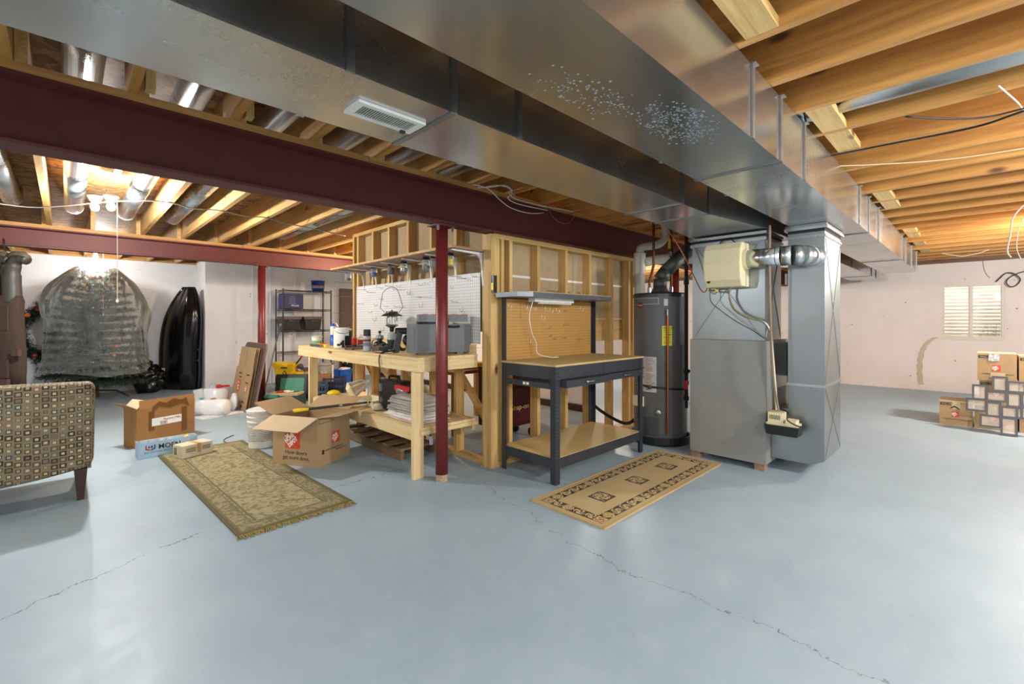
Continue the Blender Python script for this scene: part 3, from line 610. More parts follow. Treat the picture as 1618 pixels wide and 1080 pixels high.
for a, b_, rr in zip(pts, pts[1:], (0.081, 0.083, 0.081, 0.083)): obj('elbow_gore', rpipe(B(), [a, b_], rr), GALVB, bp)
obj('takeoff_flange', rpipe(B(), [(4.428, 0.958, 1.835), (4.42, 0.958, 1.835)], 0.096), GALVB, bp)
for p in bp.children:
    for q in p.data.polygons: q.use_smooth = len(q.vertices) == 4
dt = thing('drain_hose', 'clear grey drain hose looping from the humidifier down to the pump', 'hose', (4.24, 1.5, 0.45))
obj('hose', tube(B(), curve([(4.24, 1.55, 1.60), (4.24, 1.55, 1.50), (4.22, 1.50, 1.40), (4.22, 1.40, 1.335), (4.25, 1.30, 1.305), (4.275, 1.255, 1.26), (4.28, 1.235, 1.20)]), 0.010, 8), plain('clear_vinyl_hose', (122, 116, 96), 0.3), dt)
obj('white_riser', rod(B(), (4.28, 1.232, 1.20), (4.30, 1.19, 0.55), 0.012), PVC, dt, label='white plastic riser')
obj('overhead_tube', tube(B(), curve([(4.20, 1.215, 2.10), (4.20, 1.215, 1.7), (4.215, 1.21, 1.2), (4.22, 1.19, 0.8), (4.26, 1.165, 0.55)]), 0.0095, 8), plain('clear_vinyl_hose_dark', (128, 112, 88), 0.3), dt)
bm = B(); tube(bm, curve([(4.20, 1.71, 1.58), (4.20, 1.70, 1.48), (4.2, 1.62, 1.40), (4.24, 1.50, 1.30), (4.29, 1.38, 1.22), (4.29, 1.28, 1.15)]), 0.0035, 6)
obj('control_wire', bm, WIREB, label='thin dark wire sagging across the plenum below the humidifier', cat='wire')
ct = obj('copper_tube', tube(B(), curve([(4.05, 2.06, 2.20), (4.12, 1.94, 1.95), (4.18, 1.85, 1.72), (4.2, 1.80, 1.60), (4.2, 1.76, 1.565), (4.2, 1.735, 1.60)]), 0.0055, 6), COPPER, label='thin copper water tube curving down to the humidifier valve', cat='tube')
cp = thing('condensate_pump', 'ivory condensate pump with black tank at the foot of the furnace', 'pump', (4.30, 1.10, 0.36))
obj('bracket', bx(4.30, 4.43, 1.08, 1.12, 0.34, 0.352), STEEL, cp)
bm = B(); hexa(bm, [(4.22, 1.02, 0.353), (4.36, 1.02, 0.353), (4.36, 1.25, 0.353), (4.22, 1.25, 0.353), (4.21, 1.005, 0.435), (4.37, 1.005, 0.435), (4.37, 1.265, 0.435), (4.21, 1.265, 0.435)]); obj('tank', bm, BLK, cp, bevel=0.006)
obj('lid', bx(4.225, 4.355, 1.02, 1.25, 0.435, 0.452), CREAM, cp, bevel=0.004)
bm = B(); box(bm, 4.235, 4.345, 1.13, 1.24, 0.452, 0.535); obj('motor_cover', bm, CREAM, cp, bevel=0.014); obj('float_cover', bx(4.24, 4.34, 1.035, 1.11, 0.452, 0.485), CREAM, cp, bevel=0.008)
for k in range(7): obj('vent_slot', bx(4.2335, 4.2348, 1.148+k*0.012, 1.153+k*0.012, 0.48, 0.515), BLKM, cp)
obj('power_cord', tube(B(), curve([(4.35, 1.20, 0.53), (4.31, 1.16, 0.56), (4.27, 1.10, 0.54), (4.22, 1.09, 0.49), (4.21, 1.03, 0.46), (4.22, 0.99, 0.45)]), 0.005, 6), WIREB, cp)

# round branch ducts between the joists
def rduct(xc, y0, y1, label, r=0.078, z=2.56, m=None):
    t = thing('round_duct', label, 'duct', (xc, (y0+y1)/2, z), group='round branch ducts between the joists')
    n_ = max(1, round((y1-y0)/1.5))
    for k in range(n_):
        a = y0+(y1-y0)*k/n_; b_ = y0+(y1-y0)*(k+1)/n_
        o = obj('pipe_length', rpipe(B(), [(xc, a+0.004, z), (xc, b_-0.03, z)], r), m or GALVB, t)
        for q in o.data.polygons: q.use_smooth = len(q.vertices) == 4
        rb = obj('pipe_joint', rpipe(B(), [(xc, b_-0.03, z), (xc, b_+0.003, z)], r+0.003), m or GALVB, t)
    if y1 < 10:
        o = obj('elbow', tube(B(), [(xc, y1, z), (xc, y1+0.05, z+0.01), (xc, y1+0.09, z+0.05), (xc, y1+0.10, z+0.125)], r, 24), m or GALVB, t)
        for q in o.data.polygons: q.use_smooth = len(q.vertices) == 4
RL = ['round silver duct farthest left, behind the chair side of the room', 'round silver duct just left of the near bulbs', 'round silver duct directly right of the near bulbs', 'third round silver duct right of the left light bulbs', 'round silver duct above the flattened moving cartons', 'round silver duct beside the stud wall top']
for xc, y0, y1, l_ in ((-0.40, 1.85, 6.9, RL[0]), (0.06, 1.85, 7.0, RL[1]), (0.50, 1.85, 7.0, RL[2]), (0.93, 1.85, 6.9, RL[3]), (2.25, 1.85, 7.1, RL[4])): rduct(xc, y0, y1, l_)
rduct(1.37, 1.85, 3.4, 'short round silver duct above the near beam, left of the post'); rduct(1.80, 1.85, 3.4, 'short round silver duct above the near beam next to the post')
rduct(3.08, -4.0, 0.69, 'long grey round duct hidden between joists at upper right', 0.07, 2.53, GALVD)

# ================================================================ WATER HEATER
HX, HY = 4.66, 2.44
wh = thing('water_heater', 'tall dark grey tank water heater with yellow sticker between steel bench and furnace', 'water heater', (HX, HY, 0))
o = obj('base_pan', lathe(B(), HX, HY, [(0.30, 0.0), (0.315, 0.02), (0.315, 0.085), (0.30, 0.085), (0.295, 0.03)], 40), BLK, wh)
o = obj('tank', lathe(B(), HX, HY, [(0.272, 0.035), (0.280, 0.06), (0.280, 1.555), (0.283, 1.56)], 48), HEAT, wh, smooth=True)
o = obj('tank_lid', lathe(B(), HX, HY, [(0.286, 1.555), (0.288, 1.585), (0.275, 1.60), (0.0, 1.605)], 48), plain('tank_lid_grey', (64, 66, 68), 0.35, 0.4), wh, smooth=False)
def tpt(deg, r=0.281, z=0.0):
    """point on the tank; angle measured from the direction toward the camera, positive to the right"""
    a = math.atan2(-HY, -HX)+math.radians(deg); return Vector((HX+r*math.cos(a), HY+r*math.sin(a), z))
def curved_label(name, d0, d1, z0, z1, m, parent, r=0.2815, n=10):
    bm = B(); A = []
    for rr in (r, r+0.0012):
        A.append([[bm.verts.new(tpt(d0+(d1-d0)*k/n, rr, z)) for k in range(n+1)] for z in (z0, z1)])
    for k in range(n):
        for s in (0, 1):
            bm.faces.new((A[s][0][k], A[s][0][k+1], A[s][1][k+1], A[s][1][k]))
    for k in range(n):
        for q in (0, 1): bm.faces.new((A[0][q][k], A[0][q][k+1], A[1][q][k+1], A[1][q][k]))
    for k in (0, n): bm.faces.new((A[0][0][k], A[1][0][k], A[1][1][k], A[0][1][k]))
    bmesh.ops.recalc_face_normals(bm, faces=bm.faces[:]); return obj(name, bm, m, parent)
def lab_text(s, deg, z, size, m, parent, r=0.2835, sx=1.0):
    p = tpt(deg, r, z); a = math.atan2(-HY, -HX)+math.radians(deg); xd = Vector((-math.sin(a), math.cos(a), 0))
    return text('label_lettering', s, size, m, parent, p, xd, (0, 0, 1), sx=sx, depth=0.0004)
curved_label('maker_band', -75, -2, 1.475, 1.545, plain('silver_label', (150, 152, 154), 0.4, 0.3), wh); curved_label('maker_band', -73, -4, 1.482, 1.538, plain('grey_label', (92, 94, 96), 0.4), wh, 0.283)
o = curved_label('maker_roundel', -50, -39, 1.44, 1.495, plain('maroon_label', (132, 30, 48), 0.5), wh, 0.285); lab_text('Rheem', -49, 1.462, 0.020, WINK, wh, 0.2875)
curved_label('energy_label', 4, 25, 1.045, 1.25, plain('energy_yellow', (214, 210, 30), 0.5), wh)
lab_text('ENERGYGUIDE', 5, 1.222, 0.021, INK, wh, 0.2842, 0.78); lab_text('$483', 12, 1.15, 0.026, INK, wh, 0.284); lab_text('56.0', 12, 1.09, 0.022, INK, wh, 0.284)
for zz in (1.205, 1.185, 1.13, 1.075): curved_label('printed_line', 6, 23, zz, zz+0.003, INK, wh, 0.283)
curved_label('serial_label', 8, 16, 1.46, 1.53, plain('pale_label', (196, 198, 196), 0.5), wh)
curved_label('warning_label', -55, -7, 0.555, 0.925, plain('paper_label', (186, 186, 182), 0.5), wh)
rnd = random.Random(3)
for k in range(26):
    z = 0.905-k*0.0132
    if rnd.random() < 0.12: continue
    curved_label('printed_line', -30, -10-rnd.uniform(0, 8), z, z+0.0045, GINK if k not in (6, 12, 18) else ORANGE, wh, 0.283, 6)
for z0, hd in ((0.74, ORANGE), (0.645, REDPL)):
    curved_label('pictogram_box', -54, -34, z0-0.075+0.02, z0+0.075, INK, wh, 0.283, 5); curved_label('pictogram_box', -53, -35, z0-0.07+0.02, z0+0.055, WINK, wh, 0.2842, 5); curved_label('pictogram_box', -53, -35, z0+0.055, z0+0.07, hd, wh, 0.2842, 5)
    curved_label('pictogram', -50, -40, z0-0.02, z0+0.03, REDPL, wh, 0.2855, 5)
obj('tank_strap', tube(B(), [tpt(d, 0.287, 0.605-0.00035*d) for d in range(-60, 61, 6)], 0.011, 8), plain('strap_grey', (50, 52, 54), 0.4, 0.5), wh)
bm = B(); p = tpt(-20, 0.30, 0.61); blob(bm, p, (0.022, 0.022, 0.022), 1, 0.02, 2); obj('strap_knob', bm, BLKS, wh)
bm = B(); p = tpt(-48, 0.295, 0.46); bmx = bx(-0.06, 0.06, -0.03, 0.035, 0, 0.105); bmx.transform(Matrix.Translation((p.x, p.y, 0.395)) @ Matrix.Rotation(math.atan2(-HY, -HX)+math.radians(-48)+PI/2, 4, 'Z')); obj('gas_control', bmx, IVORY, wh, bevel=0.008)
for dd in (-46, -43, -50): obj('pilot_tube', tube(B(), [tpt(dd, 0.31, 0.395), tpt(dd, 0.315, 0.35), tpt(dd+1, 0.30, 0.27)], 0.006, 6), STEEL, wh)
obj('burner_shield', cyl(B(), *tpt(-44, 0.29)[:2], 0.13, 0.275, 0.03, 14), HEAT, wh)
curved_label('access_panel', -36, -2, 0.10, 0.29, plain('grey_panel', (80, 82, 84), 0.35, 0.3), wh, 0.281)
bm = B(); lathe(bm, 0, 0, [(0.028, 0), (0.03, 0.006), (0.018, 0.010), (0.008, 0.012)], 20)
a = math.atan2(-HY, -HX)+math.radians(-4); bm.transform(Matrix.Translation(tpt(-4, 0.281, 0.345)) @ Matrix.Rotation(a, 4, 'Z') @ Matrix.Rotation(PI/2, 4, 'Y')); obj('sight_glass', bm, STEEL, wh)
rl = thing('relief_pipe', 'copper relief pipe running down the front of the grey tank', 'pipe', (HX, HY, 0.09))
p0 = tpt(14, 0.315); obj('drop_pipe', rod(B(), (p0.x, p0.y, 0.13), (p0.x, p0.y, 1.36), 0.0115, 10), COPPER, rl)
bm = B(); rod(bm, tpt(14, 0.275, 1.40), (p0.x, p0.y, 1.40), 0.014); rod(bm, (p0.x, p0.y, 1.355), (p0.x, p0.y, 1.42), 0.016); box(bm, p0.x-.03, p0.x+.012, p0.y-.008, p0.y+.008, 1.42, 1.427); obj('relief_valve', bm, STEEL, rl)
gp = thing('gas_pipe', 'black iron gas pipe with red shut-off handle right of the grey tank', 'pipe', (4.45, 2.05, 0.4))
gx, gy = tpt(52, 0.33)[:2]
obj('riser', rod(B(), (gx, gy, 0.50), (gx, gy, 2.43), 0.019, 10), BLKM, gp); obj('cross_arm', rod(B(), (gx-0.0, gy, 0.78), (gx+0.22, gy-0.16, 0.79), 0.015, 10), BLKM, gp)
bm = B()
for zz in (0.50, 0.66, 0.78, 1.7): cyl(bm, gx, gy, zz-0.02, zz+0.02, 0.026, 12)
obj('pipe_fitting', bm, BLKM, gp); obj('dirt_leg', cyl(B(), gx, gy, 0.40, 0.5, 0.016, 10), BLKM, gp); obj('shutoff_handle', bx(gx-0.045, gx-0.02, gy-0.03, gy+0.005, 0.60, 0.69), REDPL, gp, bevel=0.004)
# copper lines, flue and PVC above the tank
def cuboid_pipe(name, label, pts, r, m, n=12):
    return obj(name, tube(B(), pts, r, n), m, smooth=True, label=label, cat='pipe')
cold = thing('copper_pipe', 'copper water pipe bending down to the left fitting on the tank lid', 'pipe', (4.50, 2.44, 1.6))
obj('copper_run', tube(B(), [(4.52, 2.44, 2.42), (4.52, 2.44, 1.90), (4.485, 2.47, 1.72), (4.485, 2.47, 1.64)], 0.014, 10), COPPERD, cold); obj('brass_union', cyl(B(), 4.485, 2.47, 1.60, 1.66, 0.02, 12), STEEL, cold)
hot = thing('copper_pipe', 'copper water pipe with yellow tag rising from the right side of the tank lid', 'pipe', (4.80, 2.38, 1.6))
obj('copper_run', rod(B(), (4.80, 2.38, 1.66), (4.80, 2.38, 2.42), 0.014, 10), COPPERD, hot); obj('brass_union', cyl(B(), 4.80, 2.38, 1.60, 1.68, 0.02, 12), STEEL, hot)
obj('valve_tag', bx(4.765, 4.775, 2.37, 2.40, 2.10, 2.21), YEL, hot); obj('ball_valve', cyl(B(), 4.80, 2.38, 2.02, 2.07, 0.024, 12), STEEL, hot)
fv = thing('flue_pipe', 'dark galvanised flue pipe leaning up and right from the tank', 'pipe', (HX, HY, 1.6))
FLU = plain('dull_grey_flue', (92, 94, 94), 0.5, 0.4)
obj('draft_hood', lathe(B(), 4.66, 2.44, [(0.10, 1.615), (0.075, 1.66), (0.068, 1.67)], 24), FLU, fv)
for a in (0, 2.1, 4.2): obj('hood_leg', rod(B(), (4.66+.085*math.cos(a), 2.44+.085*math.sin(a), 1.60), (4.66+.085*math.cos(a), 2.44+.085*math.sin(a), 1.63), 0.005, 6), STEEL, fv)
for a, b_ in (((4.66, 2.44, 1.66), (4.66, 2.44, 1.76)), ((4.66, 2.44, 1.76), (4.70, 2.40, 1.84)), ((4.70, 2.40, 1.84), (4.83, 2.27, 2.02)), ((4.83, 2.27, 2.02), (4.97, 2.19, 2.13)), ((4.97, 2.19, 2.13), (5.60, 2.06, 2.22))):
    o = obj('flue_section', tube(B(), [a, b_], 0.072, 24), FLU, fv)
    for q in o.data.polygons: q.use_smooth = len(q.vertices) == 4
pv = thing('pvc_pipe', 'thick white plastic drain pipe standing left of the tank top', 'pipe', (4.74, 2.66, 0))
obj('stack', rod(B(), (4.75, 2.74, 0.0), (4.75, 2.74, 1.86), 0.060, 24), PVC, pv); obj('stack_coupling', lathe(B(), 4.75, 2.74, [(0.06, 1.84), (0.068, 1.85), (0.068, 2.08), (0.06, 2.09)], 24), PVC, pv)
obj('trap_bend', tube(B(), curve([(4.75, 2.74, 2.08), (4.76, 2.72, 2.15), (4.84, 2.62, 2.17), (4.90, 2.56, 2.20), (4.94, 2.52, 2.28), (4.93, 2.52, 2.40)]), 0.045, 18), PVC, pv, smooth=True)
obj('cross_run', tube(B(), curve([(4.78, 2.70, 1.98), (4.95, 2.55, 2.02), (5.15, 2.35, 2.02), (5.7, 1.75, 1.98), (6.2, 1.3, 1.96)]), 0.055, 18), PVC, pv, smooth=True)
for p in list(pv.children)[:2]:
    for q in p.data.polygons: q.use_smooth = len(q.vertices) == 4
ou = thing('outlet_box', 'white switch box on the end stud above the tank', 'switch', (5.09, 2.98, 1.73)); obj('box_body', bx(5.07, 5.12, 2.955, 2.994, 1.72, 1.83), WHT, ou, bevel=0.003); obj('switch_toggle', bx(5.09, 5.10, 2.945, 2.955, 1.76, 1.79), WHT, ou)

# ================================================================ STEEL WORKBENCH
b2 = thing('steel_workbench', 'charcoal steel workbench with two drawers, lower shelf and pegboard hutch', 'workbench', (3.42, 2.64, 0))
X0, X1, Y0, Y1 = 2.76, 4.10, 2.33, 2.95
def angle_leg(x, y, sx, sy, z0, z1, w=0.045, th=0.004):
    bm = B(); box(bm, min(x, x+sx*w), max(x, x+sx*w), min(y, y+sy*th), max(y, y+sy*th), z0, z1); box(bm, min(x, x+sx*th), max(x, x+sx*th), min(y+sy*th, y+sy*w), max(y+sy*th, y+sy*w), z0, z1); return bm
for x, y, sx, sy, zt in ((X0, Y0, 1, 1, 0.935), (X1, Y0, -1, 1, 0.935), (X0, Y1, 1, -1, 1.52), (X1, Y1, -1, -1, 1.52)):
    obj('leg', angle_leg(x, y, sx, sy, 0.0, zt, 0.055), BLKS, b2)
bm = B()
for k in range(28):
    for xx in (X0+0.013, X0+0.034): box(bm, xx, xx+0.006, Y0-0.0012, Y0-0.0002, 0.1+k*0.03, 0.114+k*0.03)
obj('bolt_slots', bm, BLKM, b2)
def tray(bm, z0, z1):
    box(bm, X0+.004, X1-.004, Y0+0.004, Y0+0.010, z0, z1); box(bm, X0+.004, X1-.004, Y1-0.010, Y1-0.004, z0, z1)
    box(bm, X0+.004, X0+.010, Y0+.010, Y1-.010, z0, z1); box(bm, X1-.010, X1-.004, Y0+.010, Y1-.010, z0, z1); return bm
obj('apron_rail', tray(B(), 0.83, 0.935), BLKS, b2); obj('shelf_rail', tray(B(), 0.125, 0.205), BLKS, b2)
obj('worktop', bx(X0-0.004, X1+0.004, Y0-0.006, Y1, 0.936, 0.952), MDF, b2, bevel=0.003); obj('lower_shelf', bx(X0+.012, X1-.012, Y0+.012, Y1-.012, 0.197, 0.209), MDF, b2)
for a, b_, zo in ((X0+0.065, X0+0.66, -0.05), (X0+0.69, X1-0.03, -0.012)):
    d = obj('drawer', bx(a, b_, Y0-0.010+zo, Y1-0.1+zo, 0.768, 0.826), BLKS, b2, bevel=0.003)
    xm = (a+b_)/2; hd = obj('drawer_handle', tube(B(), curve([(xm-.05, Y0-.010+zo, 0.80), (xm-.042, Y0-.030+zo, 0.80), (xm+.042, Y0-.030+zo, 0.80), (xm+.05, Y0-.010+zo, 0.80)], 5), 0.0075, 8), CHROME, d)
    bmz = bx(xm-.045, xm+.045, Y0-.026+zo, Y0-.018+zo, 0.791, 0.803); obj('drawer_pull', bmz, CHROME, d)
obj('drawer_divider', bx(X0+0.665, X0+0.685, Y0, Y0+0.02, 0.77, 0.935), BLKS, b2); obj('side_stretcher', bx(X0, X0+0.018, Y0+.06, Y1-.05, 0.755, 0.80), BLKS, b2)
for yy_ in (2.62, 2.66): obj('outlet_socket', bx(X0-0.003, X0-0.0002, yy_, yy_+0.028, 0.768, 0.79), IVORY, b2)
obj('hutch_pegboard', bx(X0+.045, X1-.03, Y1-.012, Y1-.006, 0.95, 1.50), peg_mat('brown_pegboard', (186, 142, 78), (104, 74, 36), 0.0275, 'XZ'), b2)
bm = B(); prism(bm, [(2.69, 2.69), (2.83, 2.635), (4.01, 2.635), (4.085, 2.70), (4.085, 2.955), (2.69, 2.955)], 2, 1.508, 1.548); obj('hutch_shelf_rim', bm, plain('hammered_grey_steel', (98, 104, 112), 0.35, 0.5, 0.15, 120), b2)
obj('hutch_shelf_board', bx(2.80, 4.04, 2.66, 2.94, 1.549, 1.556), MDF, b2)
lf = thing('shop_light', 'short white under-shelf fluorescent light hanging below the grey hutch shelf', 'lamp', (3.2, 2.80, 1.46))
obj('housing', bx(2.985, 3.545, 2.76, 2.84, 1.475, 1.507), WHT, lf, bevel=0.004); obj('diffuser', tube(B(), [(3.07, 2.79, 1.472), (3.53, 2.79, 1.472)], 0.016, 12), glassy('diffuser_plastic', (0.9, 0.9, 0.86, 1), 0.2, 0.9), lf)
obj('power_cord', tube(B(), curve([(3.0, 2.80, 1.475), (3.0, 2.84, 1.35), (3.05, 2.86, 1.2), (3.12, 2.87, 1.1), (3.14, 2.87, 1.0), (3.22, 2.80, 0.965), (3.30, 2.75, 0.962)]), 0.0045, 6), WIREW, lf)
# pegboard hooks: each a bent wire of its own
def hook(x, y, z, d, L_, kind, m, label, group):
    d = Vector(d); up = Vector((0, 0, 1)); o0 = Vector((x, y, z))
    pts = ([up*0.02, up*0.0, d*L_*0.4-up*0.004, d*L_, d*L_*1.1+up*0.018], [up*0.03, up*0.0, d*0.012-up*0.022, d*0.035-up*0.018, d*0.04+up*0.01], [up*0.012, up*0.0, d*L_, d*L_+up*0.016])[kind]
    return obj('peg_hook', tube(B(), [o0+p for p in pts], 0.0024, 5), m, label=label, cat='hook', group=group)
for x, z, k, wt in [(2.827, 1.43, 1, 1), (3.038, 1.435, 1, 1), (3.15, 1.408, 0, 1), (3.284, 1.434, 1, 1), (3.396, 1.399, 1, 1), (3.492, 1.401, 1, 1), (3.601, 1.403, 2, 0), (3.885, 1.427, 1, 1), (3.275, 1.33, 1, 1), (3.367, 1.232, 0, 0), (3.601, 1.262, 2, 0), (3.081, 1.117, 1, 1), (3.377, 1.157, 0, 0), (3.443, 1.125, 0, 0), (3.601, 1.133, 0, 0), (3.82, 1.108, 2, 0)]:
    hook(x, 2.937, z, (0, -1, 0), 0.035 if k != 2 else 0.07, k, WHT if wt else STEEL, 'small white plastic hook on the brown pegboard' if wt else 'small bare wire hook on the brown pegboard', 'white hooks on the brown pegboard' if wt else 'wire hooks on the brown pegboard')

# ================================================================ WOODEN WORKBENCH
wbn = thing('wooden_workbench', 'long home-made pine workbench with cluttered top and lower shelf', 'workbench', (2.35, 4.5, 0))
for k in range(4): obj('top_plank', bx(2.045+k*0.158, 2.045+(k+1)*0.158-0.003, 3.18, 5.85, 0.975, 1.0), BPINE, wbn)
obj('front_rail', bx(2.04, 2.08, 3.18, 5.85, 0.882, 0.974), BPINE, wbn, bevel=0.002); obj('end_rail', bx(2.081, 2.67, 3.18, 3.22, 0.882, 0.974), BPINEX, wbn, bevel=0.002)
obj('end_rail', bx(2.081, 2.67, 5.81, 5.85, 0.882, 0.974), BPINEX, wbn); obj('rear_ledger', bx(2.655, 2.695, 3.221, 5.85, 0.882, 1.085), BPINE, wbn)
for y0 in (3.222, 5.45): obj('leg', bx(2.03, 2.125, y0, y0+0.041, 0.0, 0.881), BPINEZ, wbn, bevel=0.002)
for y0 in (4.35, 5.45): obj('leg', bx(2.60, 2.69, y0, y0+0.041, 0.0, 0.881), BPINEZ, wbn)
for k in range(4): obj('shelf_plank', bx(2.09+k*0.145, 2.09+(k+1)*0.145-0.003, 3.20+0.0, 5.44, 0.395, 0.42), BPINE, wbn)
obj('shelf_front_rail', bx(2.05, 2.088, 3.27, 4.18, 0.31, 0.42), BPINE, wbn); obj('shelf_front_rail', bx(2.05, 2.088, 4.19, 5.40, 0.31, 0.42), BPINE, wbn)
obj('shelf_end_rail', bx(2.09, 2.69, 3.19, 3.225, 0.36, 0.394), BPINEX, wbn); obj('shelf_bearer', bx(2.66, 2.695, 3.24, 5.4, 0.30, 0.394), BPINE, wbn)
for y0, y1 in ((5.0, 4.2), (4.4, 3.6)):
    bm = B(); hexa(bm, [(2.60, y0, 0.88), (2.64, y0, 0.88), (2.64, y0+.09, 0.88), (2.60, y0+.09, 0.88), (2.60, y1, 0.42), (2.64, y1, 0.42), (2.64, y1+.09, 0.42), (2.60, y1+.09, 0.42)]); obj('slanted_brace', bm, BPINE, wbn)
pal = thing('pallet', 'worn wooden pallet lying on the floor under the pine workbench', 'pallet', (2.45, 4.3, 0))
for k in range(6): obj('pallet_slat', bx(2.22, 2.66, 3.75+k*0.24, 3.85+k*0.24, 0.09, 0.11), wood('pallet_wood', (150, 122, 86), (96, 74, 50), 0), pal)
for xx in (2.24, 2.44, 2.62): obj('pallet_runner', bx(xx-0.02, xx+0.02, 3.75, 5.05, 0.0, 0.089), wood('pallet_wood_y', (140, 112, 78), (90, 68, 46), 1), pal)

# white pegboard over the bench, shelf with brackets and jars
pg = obj('white_pegboard', bx(2.690, 2.696, 3.165, 5.63, 1.09, 1.742), peg_mat('white_pegboard', (214, 214, 212), (96, 92, 88), 0.0285, 'YZ'), label='white perforated pegboard fixed behind the pine workbench', cat='pegboard')
for y, z, L_, k in [(5.368, 1.689, 0.12, 2), (5.138, 1.647, 0.1, 2), (5.436, 1.516, 0.14, 2), (4.937, 1.691, 0.05, 0), (4.716, 1.701, 0.1, 2), (4.549, 1.685, 0.04, 0), (4.442, 1.644, 0.16, 2), (4.338, 1.611, 0.04, 1), (4.103, 1.681, 0.05, 0), (3.997, 1.688, 0.04, 0), (4.127, 1.548, 0.06, 2), (3.928, 1.541, 0.16, 2), (4.103, 1.467, 0.03, 1), (4.937, 1.555, 0.04, 0), (4.442, 1.454, 0.14, 2), (4.832, 1.47, 0.05, 2), (5.075, 1.491, 0.04, 0), (4.536, 1.35, 0.05, 1), (5.219, 1.409, 0.05, 0), (5.107, 1.323, 0.04, 1), (4.921, 1.203, 0.04, 1), (4.774, 1.278, 0.04, 1), (3.563, 1.62, 0.03, 0), (3.503, 1.483, 0.07, 2), (3.415, 1.408, 0.07, 1), (3.377, 1.699, 0.1, 2), (3.219, 1.706, 0.05, 2), (3.454, 1.72, 0.14, 2)]:
    hook(2.689, y, z, (-1, 0, 0), L_, k, STEEL, 'small bent wire hook on the white pegboard' if L_ < 0.09 else 'long straight wire hook sticking out of the white pegboard', 'short hooks on the white pegboard' if L_ < 0.09 else 'long hooks on the white pegboard')
for y, z in ((5.745, 1.80), (5.745, 1.62), (5.745, 1.40)): hook(2.70, y, z, (-1, 0, 0), 0.26, 2, STEEL, 'long wire hook on the end stud left of the white pegboard', 'hooks on the end stud')
sh = thing('wall_shelf', 'brown laminate shelf on white brackets above the white pegboard', 'shelf', (2.5, 4.3, 1.92))
obj('shelf_board', bx(2.30, 2.698, 3.07, 5.50, 1.918, 1.936), SHELFB, sh); obj('edge_strip', bx(2.293, 2.2995, 3.07, 5.50, 1.916, 1.938), PLY, sh)
for y in (5.42, 5.10, 4.72, 4.34, 3.93, 3.52, 3.13):
    bm = B(); w_ = 0.012
    prism(bm, [(2.693, 1.62), (2.693, 1.915), (2.34, 1.915), (2.34, 1.905), (2.62, 1.893), (2.662, 1.86), (2.676, 1.80)], 1, y-w_, y+w_)
    obj('shelf_bracket', bm, WBR, sh, bevel=0.002)
JM = [plain('jar_nails', (120, 110, 100), 0.5, 0.3, 0.5, 60), plain('jar_blue_bits', (70, 96, 140), 0.5, 0.1, 0.7, 70), plain('jar_dark_screws', (60, 60, 64), 0.4, 0.6, 0.6, 60), plain('jar_yellow_caps', (216, 190, 40), 0.5, 0, 0.6, 60), plain('jar_steel_bits', (150, 150, 148), 0.35, 0.7, 0.5, 60)]
for (y, fill, mi, lb) in ((5.46, 0.25, 0, 'nearly empty glass jar hanging at the far left end of the shelf'), (4.80, 0.55, 1, 'glass jar with blue and grey bits, second from the left under the shelf'), (4.42, 0.9, 2, 'glass jar packed with dark screws, third from the left under the shelf'), (4.16, 0.5, 4, 'glass jar half full of steel bits, left of the middle bracket'), (3.75, 0.35, 4, 'large wide glass jar just left of the red post'), (3.614, 0.8, 0, 'glass jar partly hidden behind the left edge of the red post'), (3.36, 0.75, 3, 'glass jar of yellow and blue wire caps right of the red post')):
    r_ = 0.036; zt = 1.916; h_ = 0.115
    j = thing('glass_jar', lb, 'jar', (2.50, y, zt-h_), group='jars screwed under the shelf')
    obj('jar_body', lathe(B(), 2.50, y, [(r_*.85, zt-h_), (r_, zt-h_+.008), (r_, zt-.03), (r_*.8, zt-.018)], 20), CLEAR, j, smooth=True)
    obj('jar_lid', lathe(B(), 2.50, y, [(r_*.86, zt-.018), (r_*.86, zt-.001)], 20), BLKM, j)
    obj('jar_contents', jit(lathe(B(), 2.50, y, [(r_*.75, zt-h_+.005), (r_*.88, zt-h_+.014), (r_*.88, zt-h_+.012+fill*.07), (r_*.3, zt-h_+.016+fill*.07)], 14), 0.004, 60), JM[mi], j)
tm = thing('tape_measure_holder', 'black and yellow stud finder hung on the corner stud', 'tool', (2.69, 2.985, 1.60)); obj('case_body', bx(2.672, 2.71, 2.960, 2.990, 1.55, 1.70), BLK, tm, bevel=0.004); obj('yellow_face', bx(2.664, 2.6715, 2.963, 2.988, 1.57, 1.635), YEL, tm)

# objects on the bench top
T = 1.001
def simple(name, label, cat, bm, m, smooth=False, group=None, **k): return obj(name, bm, m, smooth=smooth, label=label, cat=cat, group=group, **k)
t = thing('plastic_tub', 'small white tub with green and red print at the bench corner', 'tub', (2.20, 5.67, T)); obj('tub_body', lathe(B(), 2.2, 5.67, [(0.052, T), (0.062, T+.10)], 24), WHT, t); obj('tub_lid', lathe(B(), 2.2, 5.67, [(0.066, T+.101), (0.066, T+.112), (0.05, T+.115)], 24), plain('pale_green_lid', (180, 206, 180), 0.4), t)
obj('printed_band', lathe(B(), 2.2, 5.67, [(0.0545, T+.02), (0.0585, T+.06)], 24), plain('green_print', (120, 168, 120), 0.5, var=0.5, vs=30), t)
t = thing('hand_saw', 'grey hand saw blade with yellow and red grip on the bench edge', 'saw', (2.12, 5.4, T)); obj('blade', bx(2.07, 2.10, 5.25, 5.55, T, T+.03), STEEL, t); obj('grip', bx(2.11, 2.14, 5.20, 5.42, T, T+.035), YEL, t, bevel=0.006); obj('grip_inlay', bx(2.105, 2.145, 5.26, 5.36, T+.036, T+.045), REDPL, t)
